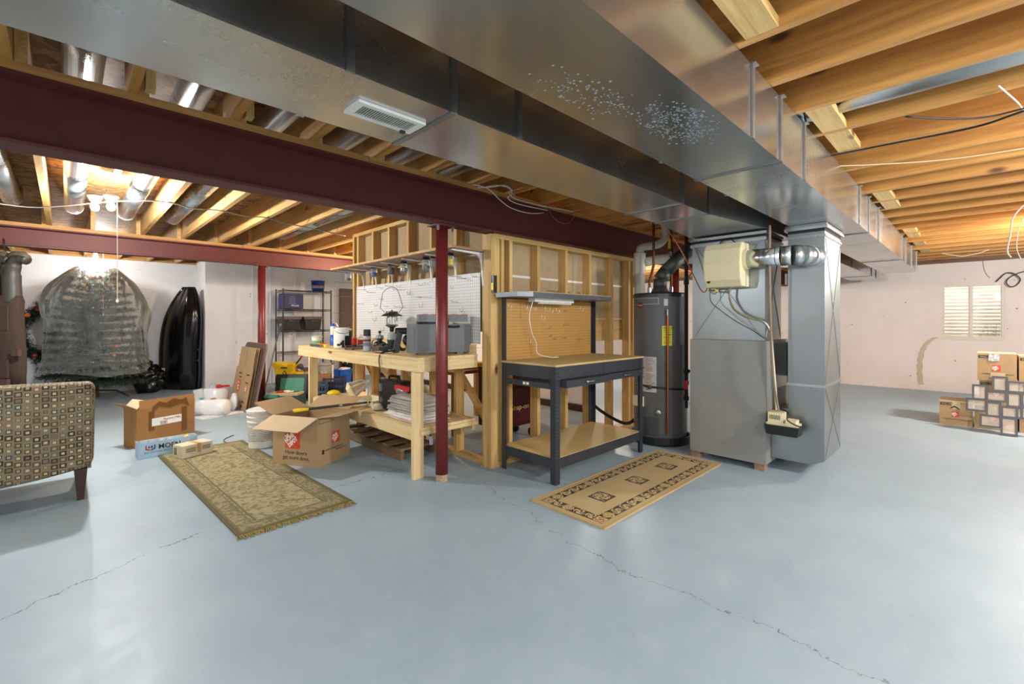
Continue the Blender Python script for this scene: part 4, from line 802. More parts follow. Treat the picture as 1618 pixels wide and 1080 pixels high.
t = thing('propane_torch', 'slim blue and white propane cylinder with a torch head', 'gas cylinder', (2.35, 5.55, T)); obj('cylinder', lathe(B(), 2.35, 5.55, [(0.031, T), (0.033, T+.01), (0.033, T+.13)], 20), BLUE, t, smooth=True); obj('white_band', lathe(B(), 2.35, 5.55, [(0.0335, T+.131), (0.0335, T+.235)], 20), WHT, t); obj('shoulder', lathe(B(), 2.35, 5.55, [(0.033, T+.236), (0.028, T+.25), (0.012, T+.262), (0.012, T+.28)], 20), BLUE, t, smooth=True); obj('torch_tip', tube(B(), [(2.35, 5.55, T+.28), (2.37, 5.50, T+.27), (2.38, 5.47, T+.23)], 0.007), STEEL, t)
t = thing('wooden_rack', 'small dark wooden tool block between the tub and the blue cylinder', 'block', (2.40, 5.62, T)); obj('block_body', bx(2.38, 2.44, 5.62, 5.72, T, T+.09), WOODD, t); obj('block_peg', bx(2.39, 2.43, 5.64, 5.70, T+.09, T+.12), plain('reddish_wood', (140, 74, 40), 0.6), t)
t = thing('paint_pail', 'white paint pail with black drips down its side', 'pail', (2.25, 5.06, T)); obj('pail_body', lathe(B(), 2.25, 5.06, [(0.090, T), (0.096, T+.012), (0.097, T+.20)], 32), WHT, t, smooth=False); obj('pail_lid', lathe(B(), 2.25, 5.06, [(0.100, T+.20), (0.100, T+.213), (0.075, T+.216), (0.075, T+.225)], 32), WHT, t)
bm = B()
for a0, a1, zl, zh in ((-150, -128, 0.02, 0.05), (-118, -104, 0.0, 0.09), (-100, -70, 0.0, 0.14), (-70, -20, 0.0, 0.20), (-128, -118, 0.03, 0.07)):
    n_ = 6; r_ = 0.0985; A = [bm.verts.new((2.25+r_*math.cos(math.radians(a0+(a1-a0)*k/n_)), 5.06+r_*math.sin(math.radians(a0+(a1-a0)*k/n_)), T+zl+0.002)) for k in range(n_+1)]
    C = [bm.verts.new((v.co.x, v.co.y, T+zh-0.01*math.sin(k*2.1)**2)) for k, v in enumerate(A)]
    for k in range(n_): bm.faces.new((A[k], A[k+1], C[k+1], C[k]))
e = bmesh.ops.solidify(bm, geom=bm.faces[:], thickness=0.001); obj('black_paint_drips', bm, BLK, t)
obj('pail_handle', tube(B(), curve([(2.25+.10*math.cos(a), 5.06+.10*math.sin(a), T+.19-.03*math.sin(k/4*PI)) for k, a in enumerate([math.radians(d) for d in (-170, -140, -110, -80, -50)])]), 0.003, 5), STEEL, t)
for n_, (x, y, r_, h_, m_, lb, cn) in enumerate(((2.45, 5.19, 0.032, 0.105, REDPL, 'red spray-can sized tin behind the dripped paint pail', 'can'), (2.45, 5.02, 0.034, 0.085, REDPL, 'short squat red tin right of the taller red can', 'can'))):
    t = thing('red_can', lb, cn, (x, y, T)); obj('can_body', lathe(B(), x, y, [(r_, T), (r_, T+h_*.92)], 20), m_, t, smooth=False); obj('can_rim', lathe(B(), x, y, [(r_*.96, T+h_*.92), (r_*.8, T+h_)], 20), STEEL, t)
t = thing('spray_can', 'white and silver spray can with a tall black cap', 'can', (2.15, 4.27, T)); obj('can_body', lathe(B(), 2.15, 4.27, [(0.036, T), (0.038, T+.006), (0.038, T+.14), (0.034, T+.15)], 24), plain('pale_grey_print', (176, 182, 188), 0.35, 0.2, 0.05), t, smooth=False); obj('cap', lathe(B(), 2.15, 4.27, [(0.036, T+.15), (0.034, T+.212), (0.03, T+.216)], 24), BLK, t); obj('label_band', lathe(B(), 2.15, 4.27, [(0.0385, T+.095), (0.0385, T+.118)], 24), plain('maroon_print', (120, 40, 50), 0.5), t); obj('label_band', lathe(B(), 2.15, 4.27, [(0.0385, T+.05), (0.0385, T+.085)], 24), plain('blue_grey_print', (110, 126, 148), 0.5, var=0.3, vs=60), t)
t = thing('camp_stove_burner', 'dark compact camp burner with metal top in the middle of the bench', 'burner', (2.4, 4.48, T)); obj('burner_base', blob(B(), (2.4, 4.48, T+.045), (0.07, 0.07, 0.045), 3, 0.05, 3, flat=None), BLK, t, smooth=True); obj('burner_head', lathe(B(), 2.4, 4.48, [(0.02, T+.08), (0.03, T+.10), (0.045, T+.115), (0.04, T+.145), (0.015, T+.15), (0.012, T+.17)], 20), STEEL, t); obj('control_knob', lathe(B(), 2.4, 4.48, [(0.012, T+.17), (0.018, T+.18), (0.012, T+.195)], 12), BLK, t); obj('hose_loop', tube(B(), curve([(2.33, 4.52, T+.03), (2.33, 4.50, T+.09), (2.35, 4.44, T+.10), (2.36, 4.40, T+.04)]), 0.006, 6), BLK, t)
t = thing('battery_charger', 'low dark grey charger with orange tab near the bench front', 'charger', (2.2, 4.10, T)); obj('charger_body', bx(2.15, 2.25, 4.03, 4.17, T, T+.05), GREYD, t, bevel=0.008); obj('orange_tab', bx(2.17, 2.20, 4.11, 4.13, T+.0505, T+.056), ORGB, t)
t = thing('cordless_tool', 'black and silver power tool body lying behind the dark charger', 'tool', (2.32, 4.25, T)); obj('tool_body', tube(B(), [(2.30, 4.18, T+.04), (2.34, 4.34, T+.04)], [0.035, 0.03], 14), BLK, t, smooth=False); obj('tool_chuck', tube(B(), [(2.295, 4.16, T+.04), (2.288, 4.11, T+.04)], [0.022, 0.012], 12), STEEL, t)
simple('pipe_wrench', 'brown handled tool lying diagonally beside the paint pail', 'tool', tube(B(), [(2.08, 4.62, T+.012), (2.2, 4.45, T+.02), (2.23, 4.40, T+.03)], [0.010, 0.012, 0.018], 8), plain('rusty_brown', (96, 62, 46), 0.6))
simple('screwdriver', 'dark red handled screwdriver at the bench front edge', 'tool', tube(B(), [(2.09, 3.98, T+.012), (2.10, 3.86, T+.012), (2.10, 3.84, T+.006), (2.12, 3.74, T+.006)], [0.012, 0.013, 0.004, 0.003], 8), plain('dark_red_handle', (100, 24, 26), 0.4))
rnd = random.Random(11)
for k, (x, y) in enumerate(((2.3, 4.88), (2.22, 4.83), (2.33, 4.75), (2.28, 4.68), (2.4, 4.85), (2.2, 4.72), (2.33, 4.60), (2.5, 4.7), (2.15, 4.55), (2.5, 4.28), (2.33, 4.05), (2.42, 4.1))):
    bm = B(); a = rnd.uniform(0, PI); dx, dy = math.cos(a), math.sin(a); l_ = rnd.uniform(0.04, 0.08); h_ = rnd.uniform(0.012, 0.022)
    tube(bm, [(x-dx*l_, y-dy*l_, T+h_), (x-dx*l_*.2, y-dy*l_*.2, T+h_), (x, y, T+h_*.8), (x+dx*l_, y+dy*l_, T+h_*.7)], [h_*.9, h_, h_*.45, h_*.3], 8)
    simple('small_tool', 'small dark hand tool in the clutter between paint pail and charger', 'tool', bm, [BLK, STEEL, GREYD][k % 3], group='small tools on the bench')
# lantern
t = thing('camping_lantern', 'green-based camping lantern with glass globe and tall wire bail', 'lantern', (2.5, 4.40, T)); lx, ly = 2.50, 4.40
obj('fuel_canister', lathe(B(), lx, ly, [(0.045, T), (0.048, T+.01), (0.048, T+.10)], 24), plain('dark_green_can', (24, 62, 58), 0.35), t); obj('canister_top', lathe(B(), lx, ly, [(0.048, T+.101), (0.046, T+.165), (0.02, T+.185)], 24), plain('white_green_can', (176, 196, 190), 0.35), t)
obj('burner_valve', lathe(B(), lx, ly, [(0.018, T+.185), (0.024, T+.20), (0.024, T+.225), (0.05, T+.24), (0.052, T+.248)], 20), BLK, t); obj('globe', lathe(B(), lx, ly, [(0.045, T+.249), (0.062, T+.27), (0.062, T+.33), (0.048, T+.352)], 24), CLEAR, t, smooth=True)
obj('globe_cage', lathe(B(), lx, ly, [(0.058, T+.243), (0.072, T+.25), (0.058, T+.262), (0.05, T+.25)], 24), STEEL, t)
for dx in (-0.02, 0.02): obj('mantle', blob(B(), (lx+dx, ly-dx, T+.30), (0.011, 0.011, 0.022), 5, 0.1, 2), WHT, t, smooth=True)
obj('centre_rod', rod(B(), (lx, ly, T+.24), (lx, ly, T+.36), 0.005), STEEL, t)
obj('ventilator_hood', lathe(B(), lx, ly, [(0.108, T+.352), (0.112, T+.358), (0.065, T+.385), (0.062, T+.402), (0.01, T+.404), (0.006, T+.42)], 28), plain('olive_hood', (58, 62, 50), 0.4, 0.4), t)
dR = Vector((0.715, -0.699, 0)); c0 = Vector((lx, ly, 0))
obj('wire_bail', tube(B(), [c0-dR*.075+Vector((0, 0, T+.39)), c0-dR*.125+Vector((0, 0, T+.44)), c0-dR*.10+Vector((0, 0, T+.60)), c0-dR*.05+Vector((0, 0, T+.65)), c0+dR*.0+Vector((0, 0, T+.665)), c0+dR*.05+Vector((0, 0, T+.65)), c0+dR*.075+Vector((0, 0, T+.60)), c0+dR*.12+Vector((0, 0, T+.45)), c0+dR*.075+Vector((0, 0, T+.39))], 0.0032, 6), WIREB, t)
t = thing('cordless_drill', 'black and yellow upright power drill beside the grey case', 'drill', (2.26, 3.85, T))
bm = B(); hexa(bm, [(2.20, 3.86, T), (2.25, 3.83, T), (2.27, 3.87, T), (2.22, 3.90, T), (2.23, 3.83, T+.21), (2.28, 3.80, T+.21), (2.30, 3.84, T+.21), (2.25, 3.87, T+.21)]); obj('handle_body', bm, GREYD, t, bevel=0.006)
obj('motor_housing', tube(B(), [(2.24, 3.87, T+.205), (2.34, 3.76, T+.205)], [0.030, 0.034], 16), BLK, t); obj('yellow_shell', blob(B(), (2.33, 3.74, T+.185), (0.035, 0.035, 0.05), 2, 0.1, 3), YEL, t, smooth=True); obj('lower_grip', bx(2.30, 2.35, 3.70, 3.76, T, T+.10), IVORY, t, bevel=0.008); obj('battery_pack', bx(2.29, 2.40, 3.66, 3.74, T+.0, T+.04), YEL, t, bevel=0.005); obj('trigger_block', blob(B(), (2.30, 3.78, T+.12), (0.035, 0.03, 0.05), 4, 0.3, 3), BLK, t, smooth=True)
# grey tool cases: a big one standing in front, a smaller one on top, the third behind
def case(name, label, cx, cy, rz, wd, dp, z0, h, m, latch=None, feet=True):
    t = thing(name, label, 'tool case', (cx, cy, z0), rz)
    def b(*a): return bx(*a)
    obj('case_shell', bx(-wd/2, wd/2, -dp/2, -0.003, 0.018, h), m, t, w=False, bevel=min(0.022, dp*.2)); obj('case_shell', bx(-wd/2, wd/2, 0.003, dp/2, 0.018, h), m, t, w=False, bevel=min(0.022, dp*.2))
    obj('closing_seam', bx(-wd/2+.01, wd/2-.01, -0.003, 0.003, 0.026, h-.008), GREYD, t, w=False)
    obj('raised_panel', bx(-wd*.42, wd*.30, -dp/2-.006, -dp/2, 0.05, h-.04), m, t, w=False, bevel=0.004)
    if feet:
        for s_ in (-0.36, 0.28): obj('foot', bx(wd*s_, wd*s_+.06, -dp/2+.01, dp/2-.01, 0.0, 0.018), m, t, w=False)
    if latch:
        for s_ in (-0.25, 0.22): obj('latch', bx(wd*s_, wd*s_+.05, -dp/2+0.02, -dp/2+.05, h+.0002, h+.006), latch, t, w=False)
    return t
rzc = math.atan2(3.25-3.50, 2.68-2.18)
c1 = case('tool_case', 'largest grey hard case standing upright on the bench behind the red post', 2.42, 3.42, rzc+0.12, 0.56, 0.12, T, 0.272, GREYP)
obj('carry_handle', tube(B(), curve([(0.06, -0.02, 0.255), (0.07, -0.075, 0.25), (0.16, -0.075, 0.25), (0.17, -0.02, 0.255)], 5), 0.010, 8), BLK, c1, w=False)
case('tool_case', 'smaller light grey case with orange latch, left on top of the large case', 2.34, 3.50, rzc+0.1, 0.16, 0.10, T+.274, 0.085, plain('mid_grey_case', (116, 120, 124), 0.5), ORGB, False)
case('tool_case', 'dark grey case with orange latch, right of the post on the large case', 2.55, 3.33, rzc+0.1, 0.18, 0.10, T+.274, 0.085, GREYP, ORGB, False)
case('tool_case', 'flat grey case seen only as a low strip left of the stacked cases', 2.50, 3.64, rzc, 0.30, 0.07, T, 0.305, GREYD, None)
# power cord with adapter hanging over the bench front
t = thing('power_cord', 'black cord with grey adapter hanging over the bench front rail', 'cord', (2.02, 3.75, 0.55))
obj('cord', tube(B(), curve([(2.24, 3.85, T+.02), (2.10, 3.84, T+.012), (2.03, 3.80, 0.97), (2.022, 3.77, 0.86), (2.025, 3.77, 0.75), (2.03, 3.76, 0.62)]), 0.006, 6), WIREB, t); obj('adapter', bx(2.018, 2.034, 3.755, 3.78, 0.67, 0.74), GREYP, t, bevel=0.004); obj('plug_cap', tube(B(), [(2.03, 3.76, 0.62), (2.03, 3.76, 0.575)], [0.010, 0.022], 10), GREYD, t)

# objects on the lower shelf
S0 = 0.421
t = thing('light_fixture', 'cream outdoor coach lantern lying on its side on the lower shelf', 'light fixture', (2.32, 5.0, S0))
def rot_bm(bm, M): bm.transform(M); return bm
MF = Matrix.Translation((2.34, 5.02, S0+0.085)) @ Matrix.Rotation(math.radians(-20), 4, 'Z') @ Matrix.Rotation(math.radians(62), 4, 'Y')
bm = B(); lathe(bm, 0, 0, [(0.10, -0.01), (0.105, 0.0), (0.10, 0.01)], 6); obj('hexagonal_rim', rot_bm(bm, MF), IVORY, t)
bm = B(); lathe(bm, 0, 0, [(0.085, 0.011), (0.045, 0.15)], 6); obj('glass_shade', rot_bm(bm, MF), CLEAR, t)
for k in range(6):
    a = PI*2*k/6; bm = B(); rod(bm, (0.09*math.cos(a), 0.09*math.sin(a), 0.01), (0.048*math.cos(a), 0.048*math.sin(a), 0.155), 0.006); obj('corner_bar', rot_bm(bm, MF), WHT, t)
bm = B(); lathe(bm, 0, 0, [(0.052, 0.15), (0.03, 0.175), (0.016, 0.19), (0.016, 0.215), (0.006, 0.225)], 12); obj('finial', rot_bm(bm, MF), WHT, t)
bm = B(); lathe(bm, 0, 0, [(0.05, -0.05), (0.098, -0.011)], 6); obj('roof_cap', rot_bm(bm, MF), IVORY, t)
simple('yellow_sponge', 'lumpy yellow sponge left of the cream lantern fixture', 'sponge', blob(B(), (2.25, 5.30, S0+.034), (0.075, 0.07, 0.034), 6, 0.2, 3), YEL, True)
t = thing('paint_tray', 'white rectangular plastic tray on the lower shelf', 'tray', (2.32, 4.5, S0), math.radians(8))
bm = B(); hexa(bm, [(-.10, -.17, 0), (.10, -.17, 0), (.10, .17, 0), (-.10, .17, 0), (-.125, -.2, .006), (.125, -.2, .006), (.125, .2, .006), (-.125, .2, .006)]); obj('tray_floor', bm, WHT, t, w=False)
for (a, b_, c, d_) in ((-.13, -.118, -.20, .20), (.118, .13, -.20, .20), (-.118, .118, -.20, -.188), (-.118, .118, .188, .20)): obj('tray_wall', bx(a, b_, c, d_, .006, .062), IVORY, t, w=False)
simple('plastic_hook_clip', 'small white plastic clip between the lantern fixture and tray', 'clip', jit(prism(B(), [(2.42, S0), (2.50, S0), (2.47, S0+.04), (2.475, S0+.10), (2.45, S0+.10), (2.45, S0+.05)], 1, 4.86, 4.90), 0.004, 9), WHT)
c4 = case('tool_case', 'black tool case standing on the lower shelf beside the stacked bags', 2.30, 4.0, -PI/2+0.12, 0.34, 0.12, S0, 0.30, BLK, None, False)
obj('carry_handle', tube(B(), curve([(-0.08, 0.0, 0.30), (-0.07, 0.0, 0.335), (0.07, 0.0, 0.335), (0.08, 0.0, 0.30)], 5), 0.012, 8), BLK, c4, w=False)
t = thing('jumper_cable_pack', 'clear blister pack with red card leaning on the black case', 'package', (2.28, 3.80, S0+.16)); obj('red_card', bx(2.22, 2.26, 3.66, 3.86, S0+.23, S0+.275), REDPL, t, bevel=0.008); obj('clear_blister', blob(B(), (2.24, 3.77, S0+.215), (0.03, 0.09, 0.045), 9, 0.15, 3), plain('grey_blister', (120, 122, 124), 0.3, 0.2, 0.4, 50), t, smooth=True)
simple('folded_cloth', 'small folded green and white cloth left of the black case', 'cloth', blob(B(), (2.19, 4.13, S0+.035), (0.06, 0.05, 0.035), 12, 0.15, 3), plain('cloth_green_white', (196, 196, 176), 0.9, var=0.3, vs=30), True)
rnd = random.Random(21)
for k in range(9):
    zc = S0+0.012+k*0.023; dy = rnd.uniform(-.02, .03); dx = rnd.uniform(-.02, .02)
    bm = B(); box(bm, 2.10+dx+.004*k, 2.44+dx, 3.30+dy, 3.84+dy-.012*k, zc-.010, zc+.011)
    bmesh.ops.subdivide_edges(bm, edges=bm.edges[:], cuts=5, use_grid_fill=True); jit(bm, 0.010, 7, k); bmesh.ops.bevel(bm, geom=[e for e in bm.edges if e.calc_face_angle(0) > 1.0], offset=0.006, segments=2, affect='EDGES')
    simple('folded_bag', 'folded grey plastic bag in the stack on the lower shelf' if k > 2 else ['white and red folded bag at the bottom of the stack', 'white folded bag second from the bottom of the stack', 'white folded bag third from the bottom of the stack'][k], 'bag', bm, [plain('white_bag_film', (222, 216, 214), 0.35, var=0.1, vs=9), plain('white_red_bag_film', (214, 196, 192), 0.35, var=0.3, vs=5), plain('grey_bag_film', (176, 172, 166), 0.3, var=0.18, vs=14)][0 if k in (1, 2) else (1 if k == 0 else 2)], True, group='folded plastic bags on the shelf')
simple('price_tag', 'small white and blue sticker tag on the side of the bench', 'tag', bx(2.16, 2.19, 3.183, 3.189, 0.27, 0.34), plain('tag_blue_white', (190, 206, 226), 0.5, var=0.3, vs=60))

# glimpsed through the studs
t = thing('mitre_saw', 'yellow and black mitre saw on a plywood table behind the studs', 'saw', (3.5, 4.6, 0.75))
obj('saw_base', bx(3.25, 3.75, 4.25, 4.60, 0.74, 0.79), YEL, t, bevel=0.01); obj('blade_guard', tube(B(), [(3.48, 4.46, 0.88), (3.53, 4.42, 0.88)], 0.13, 24), BLK, t); obj('saw_arm', tube(B(), [(3.55, 4.55, 0.8), (3.50, 4.5, 0.98), (3.42, 4.40, 1.02)], 0.035, 10), YEL, t); obj('saw_blade', tube(B(), [(3.455, 4.45, 0.88), (3.46, 4.446, 0.88)], 0.12, 24), STEEL, t)
t = thing('plywood_table', 'rough plywood table carrying the yellow saw behind the studs', 'table', (3.5, 4.5, 0)); obj('table_top', bx(3.05, 4.1, 4.05, 4.9, 0.70, 0.735), OSB, t)
for a, b_ in ((3.1, 4.1), (4.02, 4.1), (3.1, 4.82), (4.02, 4.82)): obj('leg', bx(a, a+.05, b_, b_+.05, 0, 0.70), PLATE, t)
t = thing('tool_cart', 'dark maroon wheeled tool cart in the shadow behind the steel bench', 'cart', (3.55, 3.72, 0)); obj('cart_body', bx(3.25, 3.85, 3.5, 3.85, 0.16, 0.80), plain('dark_maroon', (58, 16, 20), 0.4), t, bevel=0.01)
for a in (3.32, 3.78):
    for b_ in (3.54, 3.81): obj('caster_wheel', tube(B(), [(a-.015, b_, 0.05), (a+.015, b_, 0.05)], 0.05, 14), BLK, t); obj('caster_fork', bx(a-.02, a+.02, b_-.01, b_+.01, 0.09, 0.16), STEEL, t)
for k in range(3): obj('cart_drawer', bx(3.28, 3.82, 3.488, 3.499, 0.20+k*.2, 0.37+k*.2), plain('maroon_drawer', (76, 22, 26), 0.4), t)
text('lettering', 'Snap-on', 0.085, plain('cream_ink', (216, 190, 120), 0.6), t, (3.40, 3.487, 0.34), (1, 0, 0), (0, 0, 1))
simple('black_hose', 'black corrugated hose hanging by the partition studs near the tank', 'hose', tube(B(), curve([(4.35, 3.25, 1.1), (4.36, 3.2, 0.8), (4.4, 3.2, 0.5), (4.45, 3.15, 0.3), (4.5, 2.8, 0.15), (4.62, 2.7, 0.22), (4.9, 2.75, 0.35)]), 0.018, 8), BLK, True)

# ================================================================ RUGS
r1 = thing('area_rug', 'worn olive floral runner rug with gold fringe, left of the workbench', 'rug', (1.05, 4.345, 0.0), math.radians(2.5))
bm = bx(-.37, .37, -1.22, 1.22, 0.001, 0.010); bmesh.ops.subdivide_edges(bm, edges=bm.edges[:], cuts=24, use_grid_fill=True)
for v in bm.verts:
    if v.co.z > 0.005: v.co.z += 0.0025*mnoise.noise(v.co*4)
obj('rug_pile', bm, rug1_mat(), r1, w=False)
FR = plain('gold_fringe', (150, 132, 66), 0.9, var=0.25, vs=40)
for s_ in (-1, 1):
    rnd = random.Random(31+s_); bm = B()
    for k in range(150 if s_ < 0 else 150):
        x = -0.375+k*0.005; L_ = rnd.uniform(0.045, 0.075) if s_ < 0 else rnd.uniform(0.012, 0.03); dx = rnd.uniform(-.02, .02)
        tube(bm, [(x, s_*1.218, 0.007), (x+dx*.5, s_*(1.218+L_*.5), rnd.uniform(.005, .014)), (x+dx, s_*(1.218+L_), 0.004)], [0.0028, 0.0032, 0.0012], 4)
    obj('fringe', bm, FR, r1, w=False, kind='stuff', label='gold knotted fringe')
# tan rug with a dark scroll border and three medallions: the woven pattern as vertex colours
r2 = thing('accent_rug', 'tan runner with dark scroll border and three square medallions by the steel bench', 'rug', (3.32, 1.94, 0.0))
HXr, HYr = 0.92, 0.31; nx, ny = 368, 124
TAN = srgb((188, 168, 122)); TAN2 = srgb((178, 154, 104)); DKR = srgb((58, 44, 36)); CRM = srgb((204, 184, 134)); OL = srgb((148, 130, 76)); RDR = srgb((150, 96, 68))
def scroll(u, v):
    """motif inside a unit cell"""
    a = (u-0.5); b_ = (v-0.5); q = math.hypot(a, b_*1.0); th = math.atan2(b_, a)
    return (0.13 < q < 0.42 and math.sin(th*3+q*22) > -0.05) or q < 0.08
def rugcol(x, y):
    ex, ey = HXr-abs(x), HYr-abs(y); e = min(ex, ey)
    if e < 0.012: return TAN2
    if e < 0.045: return TAN
    if e < 0.135:
        if e < 0.050 or e > 0.130: return DKR if (int((x+y)*180) % 2) else TAN
        cx_, cy_ = (ex < 0.135), (ey < 0.135)
        if cx_ and cy_:     # corner squares
            u, v = (ex-.045)/.09, (ey-.045)/.09
            if max(abs(u-.5), abs(v-.5)) > .44: return DKR
            if max(abs(u-.5), abs(v-.5)) > .36: return CRM
            return RDR if (math.hypot(u-.5, v-.5) < .12 or scroll(u*1.0, v)) else CRM
        if cx_: s_, t_ = y, (ex-.045)/.09
        else: s_, t_ = x, (ey-.045)/.09
        P_ = 0.098; c_ = math.floor((s_+10*P_)/P_); u = (s_+10*P_)/P_-c_
        if c_ % 4 == 2:
            if abs(u-.5) > .45: return DKR
            return OL if scroll(u, t_) else CRM if math.hypot(u-.5, t_-.5) < .45 else DKR
        return CRM if scroll(u, t_) or (0.36 < t_+0.25*math.sin(u*2*PI) < 0.52) else DKR
    if e < 0.140: return CRM
    for mx in (-0.50, 0.0, 0.50):
        u, v = (x-mx)/0.075, y/0.075
        if max(abs(u), abs(v)) < 1:
            m_ = max(abs(u), abs(v)); q = math.hypot(u, v)
            if m_ > 0.92: return DKR
            if q > 1.0: return OL if (math.sin(u*14)*math.sin(v*14) > -.1) else DKR
            if q > 0.86: return DKR
            return CRM if math.sin(math.atan2(v, u)*4+q*7)*math.cos(q*14) > 0.0 else (OL if math.sin(u*18+v*9) > 0 else DKR)
    return TAN
me = bpy.data.meshes.new('woven_face'); vs = []; fs = []
for j in range(ny+1):
    for i in range(nx+1):
        x = -HXr+2*HXr*i/nx; y = -HYr+2*HYr*j/ny
        wv = 0.006*math.exp(-((x-0.25)/0.05)**2)*max(0, -y-0.15)*6
        vs.append((x, y+(0.012*math.sin(x*3.1)*0.5 if j in (0, ny) else 0)*0, 0.009+wv))
for j in range(ny):
    for i in range(nx): a = j*(nx+1)+i; fs.append((a, a+1, a+nx+2, a+nx+1))
me.from_pydata(vs, [], fs); ca = me.color_attributes.new('Col', 'FLOAT_COLOR', 'POINT')
buf = []
for p in vs: buf += rugcol(p[0], p[1])
ca.data.foreach_set('color', buf); me.materials.append(vcol_mat('woven_rug', 0.9, 0.5, 260))
o = bpy.data.objects.new('woven_face', me); COL.objects.link(o); o.parent = r2; WM[o.name] = WM[r2.name]
obj('rug_backing', bx(-HXr, HXr, -HYr, HYr, 0.001, 0.0085), plain('tan_binding', (180, 156, 104), 0.9), r2, w=False)
for (a, b_, c, d_) in ((-HXr-.004, HXr+.004, -HYr-.006, -HYr+.006), (-HXr-.004, HXr+.004, HYr-.006, HYr+.006), (-HXr-.006, -HXr+.006, -HYr, HYr), (HXr-.006, HXr+.006, -HYr, HYr)):
    obj('bound_edge', bx(a, b_, c, d_, 0.001, 0.012), plain('tan_binding', (180, 156, 104), 0.9), r2, w=False, bevel=0.003)

# ================================================================ ARMCHAIR
ch = thing('armchair', 'armchair seen from behind, upholstered in small brown and olive squares', 'armchair', (-0.42, 4.95, 0))
CH = chair_mat()
bm = B(); rings = []; ns = 26
for i in range(ns+1):
    u = -1+2*i/ns; u = math.copysign(1-(1-abs(u))**1.6, u) if abs(u) > 0 else 0.0
    rnd_ = 0.035*(1-math.sqrt(max(0.0, 1-max(0, (abs(u)-.94)/.06)**2))) ; ring = []
    z0_ = .195+.055*u*u+rnd_; z1_ = .862-.012*u*u-rnd_; y0_ = 4.50-.035*(1-u*u)+rnd_; y1_ = 4.69-rnd_; rr = .035
    for (cy_, cz_, a0) in ((y1_-rr, z1_-rr, 0), (y0_+rr, z1_-rr, 90), (y0_+rr, z0_+rr, 180), (y1_-rr, z0_+rr, 270)):
        for q in range(6):
            a = math.radians(a0+q*18); zz = cz_+rr*math.sin(a); hh = (zz-.195)/.665
            ring.append(bm.verts.new((-.42+u*(.562+.014*math.sin(hh*PI)+.016*(hh-.5)), cy_+rr*math.cos(a), zz)))
    rings.append(ring)
for a, b_ in zip(rings, rings[1:]):
    for k in range(24): bm.faces.new((a[k], a[(k+1) % 24], b_[(k+1) % 24], b_[k]))
bm.faces.new(rings[0][::-1]); bm.faces.new(rings[-1]); bmesh.ops.recalc_face_normals(bm, faces=bm.faces[:])
obj('back_shell', bm, CH, ch, smooth=True)
for x0, x1 in ((-.985, -.86), (.015, .135)): obj('arm', bx(x0, x1, 4.66, 5.30, 0.20, 0.60), CH, ch, bevel=0.03, smooth=True)
obj('seat_cushion', bx(-.86, .015, 4.66, 5.32, 0.30, 0.46), CH, ch, bevel=0.04, smooth=True); obj('seat_base', bx(-.86, .015, 4.66, 5.28, 0.20, 0.30), CH, ch)
for x, y in ((0.075, 4.58), (-.93, 4.58), (0.075, 5.22), (-.93, 5.22)):
    bm = B(); hexa(bm, [(x-.019, y-.019, 0), (x+.019, y-.019, 0), (x+.019, y+.019, 0), (x-.019, y+.019, 0), (x-.036, y-.036, .225), (x+.036, y-.036, .225), (x+.036, y+.036, .225), (x-.036, y+.036, .225)]); obj('leg', bm, WOODD, ch, bevel=0.003)

# ================================================================ CARTONS ON THE FLOOR
def flap(parent, a, b_, out, th=0.004, m=None, label=None):
    """flap hinged on the edge a-b, leaning along out"""
    a, b_, out = Vector(a), Vector(b_), Vector(out); d = (b_-a).normalized()*0.008
    return obj('flap', quadslab(B(), a, b_, b_-d+out, a+d+out, th), m or CARD, parent, w=False, **({'label': label} if label else {}))
def carton(name, label, loc, rz, W_, D_, H_, closed=True, m=None, group=None):
    t = thing(name, label, 'box', loc, rz, group); m = m or CARD; th = 0.004
    # origin at the near left bottom corner; walls then bottom
    for (a, b_, c, d_) in ((0, W_, 0, th), (0, W_, D_-th, D_), (0, th, th, D_-th), (W_-th, W_, th, D_-th)): obj('side_panel', bx(a, b_, c, d_, 0, H_), m, t, w=False)
    obj('bottom_panel', bx(th, W_-th, th, D_-th, 0.001, 0.006), m, t, w=False)
    if closed:
        obj('flap', bx(0, W_, 0, D_/2-.001, H_, H_+.004), m, t, w=False); obj('flap', bx(0, W_, D_/2+.001, D_, H_, H_+.004), m, t, w=False)
    return t
def logo(t, x, y, z, s, xd, up=(0, 0, 1), nrm=(0, -1, 0)):
    """orange square with slanting white stencil letters"""
    X_ = Vector(xd).normalized(); U = Vector(up).normalized(); n = X_.cross(U).normalized(); o0 = Vector((x, y, z))+n*0.0006
    obj('printed_square', quadslab(B(), o0, o0+X_*s, o0+X_*s+U*s, o0+U*s, 0.0006), ORANGE, t, w=False)
    a = math.radians(40); xr = X_*math.cos(a)+U*math.sin(a); ur = U*math.cos(a)-X_*math.sin(a)
    for k, (w_, sz, fx, fy) in enumerate((('THE', .15, .08, .56), ('HOME', .30, .10, .26), ('DEPOT', .27, .30, .05))):
        text('logo_lettering', w_, sz*s*1.15, WINK, t, o0+n*0.0010+X_*fx*s+U*fy*s, xr, ur, world=False, bold=0.0015*s*10, sx=0.72)
hd = carton('open_moving_box', 'large open cardboard moving box with flaps spread and yellow-tipped pole on top', (1.585, 4.07, 0), math.radians(28.5), 0.445, 0.495, 0.445, False)
Wd, Dd, Hd = 0.445, 0.495, 0.445
flap(hd, (0, Dd, Hd), (0, 0, Hd), (-.235, 0, -.075), m=CARDL, label='near left flap folded outward and down')
flap(hd, (0, 0, Hd), (Wd, 0, Hd), (0, -.215, .03)); flap(hd, (Wd, Dd, Hd), (0, Dd, Hd), (-.03, .19, .105)); flap(hd, (Wd, 0, Hd), (Wd, Dd, Hd), (.20, 0, .09))
